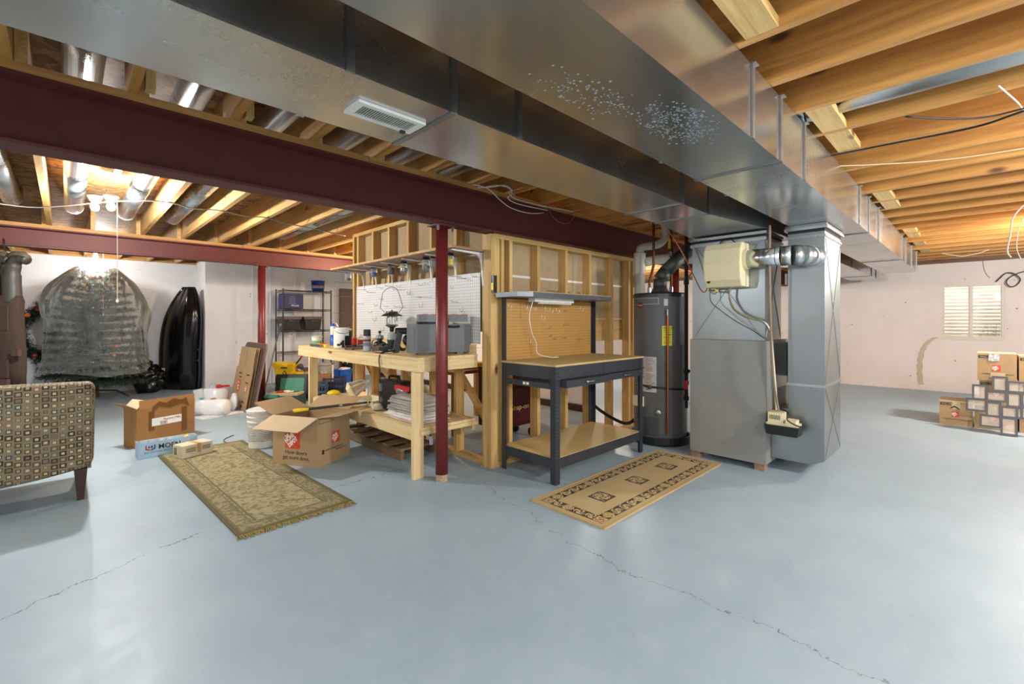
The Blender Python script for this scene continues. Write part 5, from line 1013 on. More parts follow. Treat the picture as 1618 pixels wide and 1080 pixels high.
logo(hd, 0.0, 0.355, 0.155, 0.165, (0, -1, 0))
text('printed_lettering', 'How doers', 0.052, INK, hd, (-0.0008, 0.355, 0.105), (0, -1, 0), (0, 0, 1), world=False); text('printed_lettering', 'get more done.', 0.052, INK, hd, (-0.0008, 0.38, 0.058), (0, -1, 0), (0, 0, 1), world=False, sx=0.9)
logo(hd, 0.19, 0.0, 0.175, 0.105, (1, 0, 0))
text('printed_lettering', 'CONSIDER ALL OPTIONS FOR RECYCLING', 0.016, INK, hd, (0.09, -0.0008, 0.125), (1, 0, 0), (0, 0, 1), world=False, sx=0.8); text('printed_lettering', 'homedepot.com', 0.02, INK, hd, (0.24, -0.0008, 0.103), (1, 0, 0), (0, 0, 1), world=False); obj('printed_symbol', bx(0.055, 0.083, -.0012, -.0002, 0.105, 0.145), INK, hd, w=False)
obj('printed_frame', bx(0.01, 0.20, -.0012, -.0002, 0.385, 0.43), INK, hd, w=False); obj('printed_frame', bx(0.015, 0.195, -.0018, -.0013, 0.39, 0.425), CARD, hd, w=False)
po = thing('extension_pole', 'black telescoping pole with yellow grip lying across the open box', 'pole', (1.8, 4.3, 0.46))
pa = Vector((1.47, 4.345, 0.486)); pb = Vector((2.16, 4.20, 0.500)); dv = (pb-pa).normalized()
obj('yellow_grip', tube(B(), [pa, pa+dv*.015, pa+dv*.10, pa+dv*.13], [0.010, 0.018, 0.016, 0.014], 14), YEL, po, smooth=True); obj('lower_tube', rod(B(), pa+dv*.13, pa+dv*.50, 0.012, 12), BLK, po); obj('upper_tube', rod(B(), pa+dv*.50, pb, 0.010, 12), BLK, po); obj('lock_ring', rod(B(), pa+dv*.40, pa+dv*.43, 0.0135, 12), STEEL, po)
for q in (0.0, 0.03): obj('end_ring', rod(B(), pb-dv*(q+.012), pb-dv*q, 0.0125, 12), YEL, po)
obj('wire_tip', rod(B(), pb, pb+dv*.09+Vector((0, 0, .004)), 0.002, 6), STEEL, po)
# plastic pail behind the box
t = thing('plastic_pail', 'white ribbed plastic pail with printed label behind the open box', 'pail', (1.46, 5.2, 0))
obj('pail_body', lathe(B(), 1.46, 5.2, [(0.115, 0), (0.128, 0.01), (0.134, 0.26), (0.142, 0.265), (0.142, 0.275), (0.135, 0.28), (0.136, 0.31), (0.146, 0.315), (0.146, 0.325), (0.137, 0.33), (0.138, 0.36)], 32), WHT, t, smooth=False); obj('pail_lid', lathe(B(), 1.46, 5.2, [(0.150, 0.361), (0.152, 0.385), (0.13, 0.395), (0.11, 0.39)], 32), WHT, t)
for k in range(9): obj('printed_line', jit(lathe(B(), 1.46, 5.2, [(0.1325+.0002*k, 0.08+k*.016), (0.1327+.0002*k, 0.086+k*.016)], 32), 0), plain('label_print_grey', (150, 150, 148), 0.6, var=0.5, vs=60), t)
simple('floor_wire', 'short black wire loop on the floor beside the white pail', 'wire', tube(B(), curve([(1.38, 5.55, .004), (1.30, 5.5, .004), (1.22, 5.62, .006), (1.24, 5.78, .004), (1.36, 5.92, .004)]), 0.004, 6), WIREB)

# brown box, faucet box, white box
bb = thing('brown_box', 'upright brown cardboard box with white address label and torn tape', 'box', (0.515, 5.955, 0), math.radians(22))
Wb, Db, Hb = 0.56, 0.24, 0.40
for (a, b_, c, d_, h_) in ((0, Wb, 0, .004, Hb), (0, Wb, Db-.004, Db, Hb), (0, .004, .004, Db-.004, Hb), (Wb-.004, Wb, .004, Db-.004, Hb)): obj('side_panel', bx(a, b_, c, d_, 0, h_), CARDD, bb, w=False)
obj('flap', quadslab(B(), (0.02, .004, Hb), (Wb, .004, Hb), (Wb, .012, Hb+.085), (0.02, .012, Hb+.085), .004), CARDD, bb, w=False); obj('flap', quadslab(B(), (0, 0, Hb-.0), (0, Db, Hb), (-.11, Db, Hb+.07), (-.11, 0.02, Hb+.07), .004), CARDD, bb, w=False)
obj('flap', quadslab(B(), (0.0, Db, Hb), (0.0, .01, Hb), (.08, .01, Hb+.08), (.08, Db, Hb+.08), .004), CARDL, bb, w=False)
obj('address_label', bx(0.13, 0.42, -.002, -.0004, 0.205, 0.285), WINK, bb, w=False)
text('label_lettering', 'Pioneer Mills', 0.032, plain('red_ink', (170, 60, 60), 0.6), bb, (0.24, -.0028, 0.252), (1, 0, 0), (0, 0, 1), world=False); 
for k in range(3): text('label_lettering', '|||| ||| |||||| ||', 0.014, GINK, bb, (0.21, -.0028, 0.235-k*.012), (1, 0, 0), (0, 0, 1), world=False)
TAPE = plain('brown_packing_tape', (118, 78, 40), 0.25, bs=0)
bm = B(); prism(bm, [(0.12, .33), (0.14, .41), (.20, .455), (.27, .43), (.34, .47), (.42, .44), (.47, .46), (.50, .36), (.42, .40), (.30, .37), (.20, .40)], 1, -.0016, -.0002); obj('torn_tape', bm, TAPE, bb, w=False)
for a in (0.10, 0.42): obj('tape_strip', bx(a, a+.055, -.0015, -.0003, 0.10 if a > .2 else .16, 0.36), TAPE, bb, w=False)
mb = thing('faucet_box', 'long open pale blue carton with red and blue logo beside the rug', 'box', (0.478, 5.50, 0), math.radians(3))
LB = plain('pale_blue_card', (172, 202, 224), 0.6, var=0.12, vs=6); LBW = plain('white_blue_card', (206, 218, 228), 0.6, var=0.2, vs=10)
Wm, Dm, Hm = 0.47, 0.13, 0.15
for (a, b_, c, d_, m_) in ((0, Wm, 0, .003, LB), (0, Wm, Dm-.003, Dm, LBW), (0, .003, .003, Dm-.003, LB), (Wm-.003, Wm, .003, Dm-.003, LB)): obj('side_panel', bx(a, b_, c, d_, 0, Hm), m_, mb, w=False)
obj('bottom_panel', bx(.003, Wm-.003, .003, Dm-.003, 0.001, .004), LB, mb, w=False)
for k in range(9): obj('printed_stripe', bx(0.02+k*.035, 0.035+k*.035, Dm-.0045, Dm-.0032, 0.02, Hm-.005), WHT if k % 2 else LB, mb, w=False)
text('brand_lettering', 'MOEN', 0.062, INK, mb, (0.155, -.001, 0.075), (1, 0, 0), (0, 0, 1), world=False, bold=0.0012); text('label_lettering', 'Buy it for looks. Buy it for life.', 0.022, plain('blue_grey_ink', (70, 90, 120), 0.6), mb, (0.05, -.001, 0.045), (1, 0, 0), (0, 0, 1), world=False)
for sx_, m_ in ((-1, plain('logo_red', (186, 40, 44), 0.6)), (1, plain('logo_blue', (36, 62, 120), 0.6))):
    c0_ = 0.095; bm = B()
    for pts in ([(c0_+sx_*.004, .068), (c0_+sx_*.038, .080), (c0_+sx_*.038, .118), (c0_+sx_*.028, .122), (c0_+sx_*.028, .09), (c0_+sx_*.004, .080)], [(c0_+sx_*.003, .09), (c0_+sx_*.018, .095), (c0_+sx_*.018, .112), (c0_+sx_*.008, .115), (c0_+sx_*.003, .105)]):
        prism(bm, pts, 1, -.0016, -.0003)
    obj('logo_half', bm, m_, mb, w=False)
simple('yellow_disc', 'round yellow plastic disc lying inside the pale blue carton', 'disc', rot_bm(lathe(B(), 0, 0, [(0.03, 0), (0.034, 0.004), (0.034, 0.02), (0.02, 0.026)], 20), Matrix.Translation((0.86, 5.56, 0.125)) @ Matrix.Rotation(-.7, 4, 'Y')), YEL)
simple('tissue_wrap', 'crumpled pale tissue filling the blue carton under the yellow disc', 'paper', blob(B(), (0.72, 5.57, 0.065), (0.19, 0.05, 0.06), 14, 0.25, 3), LBW, True)
wbx = carton('white_box', 'small closed cream carton with brown tape on the rug corner', (0.775, 5.20, 0.011), math.radians(18), 0.27, 0.16, 0.11, True, plain('cream_card', (214, 204, 178), 0.7, var=0.06, vs=8))
obj('tape_strip', bx(0.13, 0.165, -.0012, 0.165, 0.1145, 0.1158), plain('tan_tape', (186, 158, 96), 0.35), wbx, w=False); obj('tape_strip', bx(0.13, 0.165, -.0015, -.0003, 0.03, 0.115), plain('tan_tape', (186, 158, 96), 0.35), wbx, w=False)
for k in range(5): text('label_lettering', '||| |||| || |||||', 0.010, INK, wbx, (-0.001, 0.14, 0.085-k*.014), (0, -1, 0), (0, 0, 1), world=False)
for k in range(3): obj('printed_line', bx(0.03, 0.12, -.0012, -.0003, 0.05+k*.014, 0.056+k*.014), INK, wbx, w=False); obj('printed_line', bx(0.175, 0.25, -.0012, -.0003, 0.05+k*.014, 0.056+k*.014), INK, wbx, w=False)

# ================================================================ BOXES AND FRAMES ON THE RIGHT
def small_box(label, x, y1, z, wd, h, dp=0.42, top=False, rz=0.0):
    """front faces -x; left edge (seen) at y1"""
    t = thing('moving_box', label, 'box', (x, y1, z), rz-PI/2)   # local x runs toward -y
    th = .004
    for (a, b_, c, d_) in ((0, wd, 0, th), (0, wd, dp-th, dp), (0, th, th, dp-th), (wd-th, wd, th, dp-th)): obj('side_panel', bx(a, b_, c, d_, 0, h), CARD, t, w=False)
    obj('flap', bx(0, wd/2-.001, 0, dp, h, h+.004), CARDL, t, w=False); obj('flap', bx(wd/2+.001, wd, 0, dp, h, h+.004), CARDL, t, w=False)
    obj('printed_tag', bx(0.01, wd*.36, -.0012, -.0002, h*.83, h*.93), INK, t, w=False)
    text('tag_lettering', 'SMALL BOX', h*.075, CARDL, t, (0.02, -.0018, h*.85), (1, 0, 0), (0, 0, 1), world=False, sx=0.9)
    logo(t, wd*.38, 0, h*.36, h*.22, (1, 0, 0)); text('printed_lettering', 'CONSIDER ALL OPTIONS homedepot.com', h*.055, INK, t, (wd*.12, -.0010, h*.24), (1, 0, 0), (0, 0, 1), world=False, sx=.8)
    return t
def small_box_at(label, x, ya, yb, z, h, **k): return small_box(label, x, ya, z, ya-yb, h, **k)
s1 = small_box_at('single low moving box farthest left of the stack by the window wall', 7.93, 0.342, 0.044, 0.0, 0.295)
obj('tape_strip', bx(0.12, 0.19, -.0014, -.0003, 0.20, 0.297), plain('clear_tape', (196, 180, 150), 0.2), s1, w=False); bm = B(); prism(bm, [(.10, .205), (.14, .225), (.19, .195), (.185, .21), (.14, .245), (.10, .215)], 1, -.002, -.0004); obj('black_mark', bm, INK, s1, w=False)
small_box_at('bottom moving box of the nearer stack, behind the picture frames', 7.92, 0.03, -0.31, 0.0, 0.29); small_box_at('middle moving box of the nearer stack, under the taped one', 7.93, -0.012, -0.325, 0.296, 0.285)
s4 = small_box_at('top moving box of the stack with crumpled clear tape on its front', 7.90, 0.004, -0.318, 0.587, 0.325)
bm = bx(0.095, 0.18, -.006, -.0004, 0.24, 0.322); bmesh.ops.subdivide_edges(bm, edges=bm.edges[:], cuts=6, use_grid_fill=True); jit(bm, 0.006, 50); obj('crumpled_tape', bm, plain('shiny_clear_tape', (196, 196, 194), 0.15), s4, w=False); obj('tape_strip', bx(0.11, 0.23, -.002, -.0005, 0.04, 0.10), plain('clear_tape', (196, 180, 150), 0.2), s4, w=False)
small_box_at('bottom moving box at the right edge of the picture', 7.95, -0.34, -0.66, 0.0, 0.29); small_box_at('middle moving box at the right edge of the picture', 7.95, -0.345, -0.665, 0.296, 0.285)
small_box_at('top moving box at the right edge, beside the taped one', 7.93, -0.335, -0.655, 0.587, 0.305)
pf = thing('photo_frame_collage', 'grey multi-opening picture frame collage leaning on the moving boxes', 'picture frame', (7.70, -0.15, 0))
FRM = plain('slate_grey_frame', (66, 70, 76), 0.5)
GLR = glassy('frame_glass', (0.95, 0.93, 0.88, 1), 0.04, 0.35)
for k, (ya, yb, za, zb) in enumerate([(0.05, -0.082, 0.368, 0.543), (0.101, -0.078, 0.237, 0.381), (-0.066, -0.238, 0.363, 0.483), (-0.116, -0.245, 0.48, 0.653), (-0.234, -0.387, 0.479, 0.606), (-0.063, -0.19, 0.191, 0.36), (-0.013, -0.194, 0.073, 0.209), (-0.183, -0.356, 0.196, 0.325), (-0.179, -0.313, 0.006, 0.204), (-0.23, -0.356, 0.317, 0.482), (-0.341, -0.47, 0.341, 0.483), (-0.30, -0.46, 0.20, 0.335)]):
    xo = lambda z: 7.60+z*0.33; w_ = 0.020; bm = B(); dk = 0.0015*(k % 3)
    def slab(y0, y1, z0, z1, t0=0.018):
        hexa(bm, [(xo(z0)-dk, y0, z0), (xo(z0)+t0, y0, z0), (xo(z0)+t0, y1, z0), (xo(z0)-dk, y1, z0), (xo(z1)-dk, y0, z1), (xo(z1)+t0, y0, z1), (xo(z1)+t0, y1, z1), (xo(z1)-dk, y1, z1)])
    slab(yb, ya, za, za+w_); slab(yb, ya, zb-w_, zb); slab(yb, yb+w_, za+w_, zb-w_); slab(ya-w_, ya, za+w_, zb-w_); f = obj('frame', bm, FRM, pf)
    bm = B(); hexa(bm, [(xo(za+w_)+.008, yb+w_, za+w_), (xo(za+w_)+.010, yb+w_, za+w_), (xo(za+w_)+.010, ya-w_, za+w_), (xo(za+w_)+.008, ya-w_, za+w_), (xo(zb-w_)+.008, yb+w_, zb-w_), (xo(zb-w_)+.010, yb+w_, zb-w_), (xo(zb-w_)+.010, ya-w_, zb-w_), (xo(zb-w_)+.008, ya-w_, zb-w_)])
    g = obj('glass', bm, GLR, f)

# ================================================================ BACK STORAGE BAY
# wire shelving
rk = thing('wire_shelving', 'black wire shelving unit standing against the back wall', 'shelving', (3.59, 9.97, 0))
RX0, RX1, RY0, RY1 = 3.11, 4.08, 9.75, 10.18
for x, y in ((RX0, RY0), (RX1, RY0), (RX0, RY1), (RX1, RY1)):
    obj('post', rod(B(), (x, y, 0.02), (x, y, 1.96), 0.014, 10), BLK, rk); obj('foot', cyl(B(), x, y, 0, 0.02, 0.02, 10), BLK, rk)
for z in (1.93, 1.545, 1.11, 0.66, 0.10):
    bm = B()
    for zz in (z, z-0.028):
        rod(bm, (RX0, RY0, zz), (RX1, RY0, zz), .0045, 5); rod(bm, (RX0, RY1, zz), (RX1, RY1, zz), .0045, 5); rod(bm, (RX0, RY0, zz), (RX0, RY1, zz), .0045, 5); rod(bm, (RX1, RY0, zz), (RX1, RY1, zz), .0045, 5)
    nz_ = 26
    for k in range(nz_):
        xa = RX0+(RX1-RX0)*k/nz_; xb = RX0+(RX1-RX0)*(k+1)/nz_; rod(bm, (xa, RY0, z-.028*(k % 2)), (xb, RY0, z-.028*((k+1) % 2)), .003, 4)
    for k in range(1, 30): xa = RX0+(RX1-RX0)*k/30; rod(bm, (xa, RY0, z+.002), (xa, RY1, z+.002), .0022, 4)
    obj('wire_shelf', bm, BLK, rk)
t = thing('blue_carton', 'navy blue printed carton on the second shelf of the wire unit', 'box', (3.34, 9.96, 1.556)); obj('carton_body', bx(3.15, 3.52, 9.80, 10.12, 1.556, 1.865), NAVY, t, bevel=0.004); obj('carton_side_print', bx(3.147, 3.1495, 9.83, 10.1, 1.58, 1.84), plain('mid_blue_print', (40, 66, 140), 0.5), t)
rnd = random.Random(8)
for k in range(26):
    r_ = k//5; a = 3.24+(k % 5)*.032+(.016 if r_ % 2 else 0); 
    if abs(a-3.305) > .085-(r_-0)*0.012: continue
    obj('printed_spot', rot_bm(lathe(B(), 0, 0, [(.011, 0), (.011, .0015)], 8), Matrix.Translation((a, 9.7985, 1.66+r_*.034)) @ Matrix.Rotation(PI/2, 4, 'X')), plain('pale_blue_print', (110, 130, 170), .6), t)
text('lettering', 'World', 0.055, plain('pale_print', (186, 192, 206), .6), t, (3.28, 9.798, 1.60), (1, 0, 0), (0, 0, 1), bold=.002)
t = thing('blue_tub', 'shiny blue printed tub on the top of the wire shelving', 'tub', (3.87, 9.93, 1.935)); obj('tub_body', lathe(B(), 3.87, 9.93, [(.12, 1.938), (.138, 2.14), (.142, 2.145), (.142, 2.16), (.13, 2.165)], 28), plain('glossy_blue', (22, 50, 130), 0.2), t, smooth=True)
obj('gold_print', jit(lathe(B(), 3.87, 9.93, [(.1295, 2.0), (.1335, 2.06)], 28), 0.001, 40), plain('gold_blue_print', (96, 92, 70), .4, var=0.8, vs=20), t)
for xx, l_ in ((3.28, 'left black storage tote with a brown lid on the wire shelving'), (3.72, 'right black storage tote with a brown lid on the wire shelving')):
    t = thing('storage_tote', l_, 'tote', (xx, 9.95, 1.12), group='totes on the wire shelving'); bm = B(); hexa(bm, [(xx-.15, 9.80, 1.12), (xx+.15, 9.80, 1.12), (xx+.15, 10.12, 1.12), (xx-.15, 10.12, 1.12), (xx-.175, 9.78, 1.34), (xx+.175, 9.78, 1.34), (xx+.175, 10.14, 1.34), (xx-.175, 10.14, 1.34)]); obj('tote_body', bm, plain('smoke_black', (34, 30, 30), .35), t, bevel=0.008)
    obj('tote_lid', bx(xx-.195, xx+.195, 9.765, 10.155, 1.341, 1.395), plain('brown_lid', (92, 72, 62), .45), t, bevel=0.012); obj('tote_handle', bx(xx-.06, xx+.06, 9.762, 9.775, 1.29, 1.325), BLK, t, bevel=0.004)
t = thing('mop_bucket', 'yellow wringer mop bucket with a warning triangle and red handle', 'bucket', (2.95, 8.80, 0))
bm = B(); MB_ = Matrix.Translation((2.93, 8.78, 0)) @ Matrix.Rotation(math.radians(-38), 4, 'Z')
b_ = bx(-.19, .27, -.14, .14, 0.08, 0.38); b_.transform(MB_); obj('bucket_body', b_, YEL, t, bevel=0.02)
b_ = hexa(B(), [(-.20, -.13, .28), (.08, -.13, .28), (.08, .13, .28), (-.20, .13, .28), (-.27, -.155, .56), (.10, -.155, .53), (.10, .155, .53), (-.27, .155, .56)]); b_.transform(MB_); obj('wringer', b_, YEL, t, bevel=0.012)
b_ = rod(B(), (.08, 0, .50), (.17, .02, .62), .014); b_.transform(MB_); obj('lever', b_, BLK, t); b_ = rod(B(), (.17, .02, .62), (.22, .03, .74), .018); b_.transform(MB_); obj('red_grip', b_, REDPL, t)
b_ = blob(B(), (.17, 0, .47), (.06, .05, .05), 2, .1, 2); b_.transform(MB_); obj('wringer_gear', b_, GREYD, t, smooth=True)
for x, y in ((-.15, -.1), (.22, -.1), (-.15, .1), (.22, .1)): b_ = tube(B(), [(x-.012, y, .04), (x+.012, y, .04)], .04, 12); b_.transform(MB_); obj('caster_wheel', b_, BLK, t)
WMb = WM[t.name]
for k, (pts, m_) in enumerate((([(-.12, .30), (.02, .30), (-.05, .42)], INK), ([(-.099, .312), (-.001, .312), (-.05, .397)], YEL))): b_ = prism(B(), pts, 1, -.1565-.001*k, -.150); b_.transform(MB_); obj('warning_triangle', b_, m_, t)
b_ = prism(B(), [(-.07, .325), (-.03, .325), (-.04, .345), (-.055, .365), (-.06, .345)], 1, -.1590, -.1575); b_.transform(MB_); obj('warning_pictogram', b_, INK, t); b_ = bx(-.11, .0, -.1585, -.152, .455, .475); b_.transform(MB_); obj('printed_word', b_, INK, t)
t = thing('mop', 'string mop head hanging over the edge of the yellow bucket', 'mop', (3.12, 8.62, .1)); rnd = random.Random(4); bm = B()
for k in range(46):
    a = k/46; x, y = 3.06+.17*a, 8.62-.12*a; tube(bm, [(x, y, .42), (x-.02+rnd.uniform(-.01, .01), y-.03, .30), (x-.02, y-.035+rnd.uniform(-.01, .01), .08)], .006, 4)
obj('mop_strings', bm, plain('mop_strand', (176, 156, 132), .9, var=.2, vs=40), t, kind='stuff'); obj('mop_clamp', bx(3.05, 3.24, 8.50, 8.64, .42, .45), GREYD, t)
t = thing('tool_box', 'open dark green plastic toolbox with light inner tray', 'toolbox', (2.42, 7.45, 0), math.radians(-40))
GD = GREEN
obj('box_base', bx(-.24, .24, -.16, .16, 0.0, .17), GD, t, w=False, bevel=0.012); obj('inner_tray', bx(-.22, .22, -.14, .14, .171, .20), plain('tray_cream', (190, 176, 140), .5), t, w=False)
obj('tray_insert', bx(-.24, -.05, -.20, .0, .15, .19), TEAL, t, w=False, bevel=0.004)
bm = B(); hexa(bm, [(-.24, .16, .17), (.24, .16, .17), (.24, .22, .18), (-.24, .22, .18), (-.24, .22, .46), (.24, .22, .46), (.24, .34, .44), (-.24, .34, .44)]); obj('lid', bm, plain('dark_grey_green', (36, 46, 44), .45), t, w=False, bevel=0.015); obj('lid_liner', hexa(B(), [(-.16, .155, .20), (.20, .155, .20), (.20, .158, .20), (-.16, .158, .20), (-.16, .205, .40), (.20, .205, .40), (.20, .208, .40), (-.16, .208, .40)]), TEAL, t, w=False)
for k, (x, y, m_) in enumerate(((-.12, -.05, REDPL), (-.05, 0, WHT), (.03, -.06, IVORY), (.1, .02, TEAL), (-.14, .04, GREEN))): obj('tool_handle', rod(B(), (x, y, .215), (x+.09, y+.04, .22), .014), m_, t, w=False)
def crate(name, label, x, y, rz, m, wd=.34, dp=.34, h=.27, z=0.0):
    t = thing(name, label, 'crate', (x, y, z), rz)
    obj('crate_floor', bx(-wd/2, wd/2, -dp/2, dp/2, .0, .01), m, t, w=False)
    for s_ in (-1, 1):
        for zz in (.02, h*.5, h-.02):
            obj('crate_rail', bx(-wd/2, wd/2, s_*dp/2-.005, s_*dp/2+.005, zz-.014, zz+.018), m, t, w=False); obj('crate_rail', bx(s_*wd/2-.005, s_*wd/2+.005, -dp/2+.005, dp/2-.005, zz-.014, zz+.018), m, t, w=False)
        bm = B()
        for k in range(9): q = -wd/2+wd*k/8; box(bm, q-.006, q+.006, s_*dp/2-.004, s_*dp/2+.004, .01, h); box(bm, s_*wd/2-.004, s_*wd/2+.004, q-.006, q+.006, .01, h)
        obj('crate_bars', bm, m, t, w=False)
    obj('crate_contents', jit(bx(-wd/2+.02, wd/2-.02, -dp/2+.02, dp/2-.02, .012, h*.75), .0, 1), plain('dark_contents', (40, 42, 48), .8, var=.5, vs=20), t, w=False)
    return t
crate('milk_crate', 'slate blue open plastic crate left of the bench leg', 2.98, 7.74, math.radians(-30), plain('slate_blue', (56, 78, 104), .5)); crate('milk_crate', 'dark blue plastic crate seen just right of the bench leg', 3.44, 8.06, math.radians(-30), plain('navy_blue_plastic', (36, 50, 78), .5), z=0.0, h=.30)
t = thing('grey_pail', 'grey plastic pail with a printed label behind the crates', 'pail', (3.55, 8.75, .0)); obj('pail_body', lathe(B(), 3.55, 8.75, [(.12, 0.12), (.135, .46), (.148, .465), (.148, .50), (.13, .505)], 24), plain('pail_grey', (176, 172, 164), .4), t); obj('pail_stand', bx(3.42, 3.68, 8.62, 8.88, 0, .119), CARD, t)
obj('pail_label', rot_bm(bx(-.05, .05, -.002, .002, .2, .36), Matrix.Translation((3.55-.125*.55, 8.75-.125*.84, 0)) @ Matrix.Rotation(math.radians(-33), 4, 'Z')), plain('label_cream', (196, 190, 168), .6, var=.4, vs=40), t)
t = thing('blue_bucket', 'bright blue round bucket behind the workbench with rags on top', 'bucket', (3.72, 8.35, 0)); obj('bucket_body', lathe(B(), 3.72, 8.35, [(.14, .13), (.17, .38), (.178, .385), (.178, .40), (.16, .395)], 28), BLUE, t, smooth=False); obj('rag', blob(B(), (3.74, 8.33, .405), (.10, .10, .03), 3, .3, 3), WHT, t, smooth=True); obj('bucket_stand', bx(3.58, 3.86, 8.22, 8.48, 0, .129), CARD, t)
t = thing('white_rod', 'thin white upright rod with a round knob behind the workbench', 'rod', (3.42, 8.1, 0)); obj('rod_shaft', rod(B(), (3.42, 8.1, 0), (3.42, 8.1, .52), .016), WHT, t); obj('rod_knob', blob(B(), (3.42, 8.1, .55), (.03, .03, .03), 2, .02, 2), STEEL, t, smooth=True)
carton('brown_carton', 'low brown carton on the floor behind the blue crates', (3.10, 8.25, 0), math.radians(-35), .32, .2, .34, True, plain('mid_brown_card', (150, 112, 76), .8))
simple('door_slab', 'brown door slab leaning against the back wall beside the studs', 'door', bx(4.50, 4.80, 10.24, 10.285, 0.0, 2.05), plain('taupe_brown_panel', (98, 78, 64), .6), loc=None)
t = thing('black_bin_bag', 'black plastic bag stuffed behind the blue bucket', 'bag', (4.1, 8.9, 0)); obj('bag_body', blob(B(), (4.1, 8.9, .34), (.2, .2, .34), 17, .25, 3, flat=-.34), TRASH, t, smooth=True)
t = thing('broom_handle', 'thin silver pole leaning behind the wire shelving corner', 'pole', (2.70, 9.3, 0)); obj('pole_shaft', rod(B(), (2.55, 9.0, 0.02), (3.03, 9.68, 1.20), .015), STEEL, t); obj('pole_tip', rod(B(), (3.03, 9.68, 1.20), (3.05, 9.70, 1.24), .022), plain('grey_blue_tip', (130, 140, 170), .4), t)
# folding table and flattened cartons leaning to the right against the post
def lean(y0, y1, xb, xt, h, th, zb=0.0, r=0.0):
    """slab leaning toward +x: foot at xb, head at xt"""
    prof = [(y0, zb), (y1, zb), (y1, h), (y0, h)]
    if r:
        prof = [(y0+r, zb), (y1-r, zb), (y1-.3*r, zb+.3*r), (y1, zb+r), (y1, h-r), (y1-.3*r, h-.3*r), (y1-r, h), (y0+r, h), (y0+.3*r, h-.3*r), (y0, h-r), (y0, zb+r), (y0+.3*r, zb+.3*r)]
    bm = prism(B(), prof, 0, 0.0, th)
    for v in bm.verts: v.co.x += xb+(xt-xb)*(v.co.z/h)
    return bm
t = thing('folding_table', 'folded brown card table with rounded corners leaning on the red post', 'table', (2.0, 7.7, 0)); TBR = plain('taupe_table', (104, 84, 74), .45)
obj('table_top', lean(7.28, 8.30, 1.905, 2.085, .96, .016, 0, .08), TBR, t); obj('table_rim', lean(7.27, 8.31, 1.922, 2.10, .965, .022, 0, .08), plain('taupe_rim', (126, 108, 98), .4), t)
for y in (7.36, 8.2): obj('folded_leg', lean(y-.012, y+.012, 1.888, 2.05, .90, .016, .05), TBR, t)
FL = [('flattened tall carton at the back of the leaning cardboard stack', 7.33, 8.14, 1.868, 2.02, .90), ('flattened brown carton second from the back of the leaning stack', 7.335, 8.10, 1.852, 1.995, .885), ('flattened carton behind the shortest one in the leaning stack', 7.34, 8.10, 1.838, 1.975, .90)]
for k, (l_, a, b_, xb, xt, h_) in enumerate(FL):
    t = thing('flattened_carton', l_, 'box', (xb, (a+b_)/2, 0), group='flattened moving cartons'); obj('board', lean(a, b_, xb, xt, h_, .006), CARD if k != 1 else CARDD, t)
    if k == 2:
        for yy_ in (7.52, 7.92): text('printed_lettering', 'LARGE' if yy_ > 7.8 else 'MEDIUM BOX', .05, INK, t, (1.974, yy_+.12, .80), (0, -1, 0), (.16, 0, 1), bold=.001)
        obj('fold_line', lean(7.742, 7.748, 1.8365, 1.9735, .9, .001, .0), GINK, t)
        for yy_ in (7.50, 7.93):
            for q in range(3): text('printed_lettering', 'bedding toys', .026, GINK, t, (1.962-.0055*q, yy_+.14, .745-q*.035), (0, -1, 0), (.16, 0, 1))
t = thing('flattened_carton', 'shortest flattened carton with orange logos at the front of the stack', 'box', (1.82, 7.6, 0), group='flattened moving cartons')
obj('board', lean(7.30, 8.16, 1.815, 1.925, .60, .006), CARD, t)
def lp(y, z): return Vector((1.815+(.11)*z/.6-.0012, y, z))
upv = Vector((.183, 0, 1))
for (y, z, s, w_) in ((7.93, .24, .17, .8), (7.52, .26, .11, .6)):
    bm = quadslab(B(), lp(y, z), lp(y-s*w_, z), lp(y-s*w_, z+s), lp(y, z+s), .0006); obj('printed_square', bm, ORANGE, t)
    for q, wd_ in enumerate(('THE', 'HOME', 'DEPOT')): text('logo_lettering', wd_, s*.24, WINK, t, lp(y-.015, z+s*(.68-.27*q))-Vector((.0012, 0, 0)), (0, -1, 0), upv, sx=.75, bold=.001)
for (y, z, s_, tx) in ((7.95, .50, .032, '(X)  65 LB'), (7.55, .50, .024, 'THIS SIDE UP'), (7.98, .12, .04, 'SMALL'), (7.55, .11, .04, 'SMALL'), (7.55, .04, .06, '(8)'), (7.9, .45, .024, 'How doers'), (7.55, .39, .024, 'homedepot.com')): text('printed_lettering', tx, s_, INK, t, lp(y, z)-Vector((.001, 0, 0)), (0, -1, 0), upv, bold=.0005)
# bubble wrap
t = thing('bubble_wrap_roll', 'big upright roll of bubble wrap beside the flattened cartons', 'roll', (1.60, 7.95, 0))
bm = lathe(B(), 1.60, 7.95, [(.15, 0), (.165, .01), (.168, .15), (.164, .30), (.14, .31), (.03, .312)], 32); obj('wound_sheet', jit(bm, .010, 9), BUBBLE, t, smooth=True); obj('loose_end', jit(quadslab(B(), (1.45, 8.05, 0), (1.36, 8.20, 0), (1.36, 8.22, .27), (1.45, 8.05, .30), .006), .01, 6), BUBBLE, t)
t = thing('tape_dispenser', 'red and white tape gun lying on the upright bubble wrap roll', 'tape gun', (1.60, 7.9, .315)); obj('tape_roll', rot_bm(lathe(B(), 0, 0, [(.05, -.025), (.05, .025)], 20), Matrix.Translation((1.56, 7.92, .34)) @ Matrix.Rotation(.4, 4, 'X')), plain('clear_tape_roll', (190, 196, 206), .2), t); obj('red_body', bx(1.58, 1.64, 7.80, 7.90, .318, .36), REDPL, t, bevel=0.008); obj('red_handle', rod(B(), (1.64, 7.84, .335), (1.72, 7.74, .345), .016), REDPL, t)
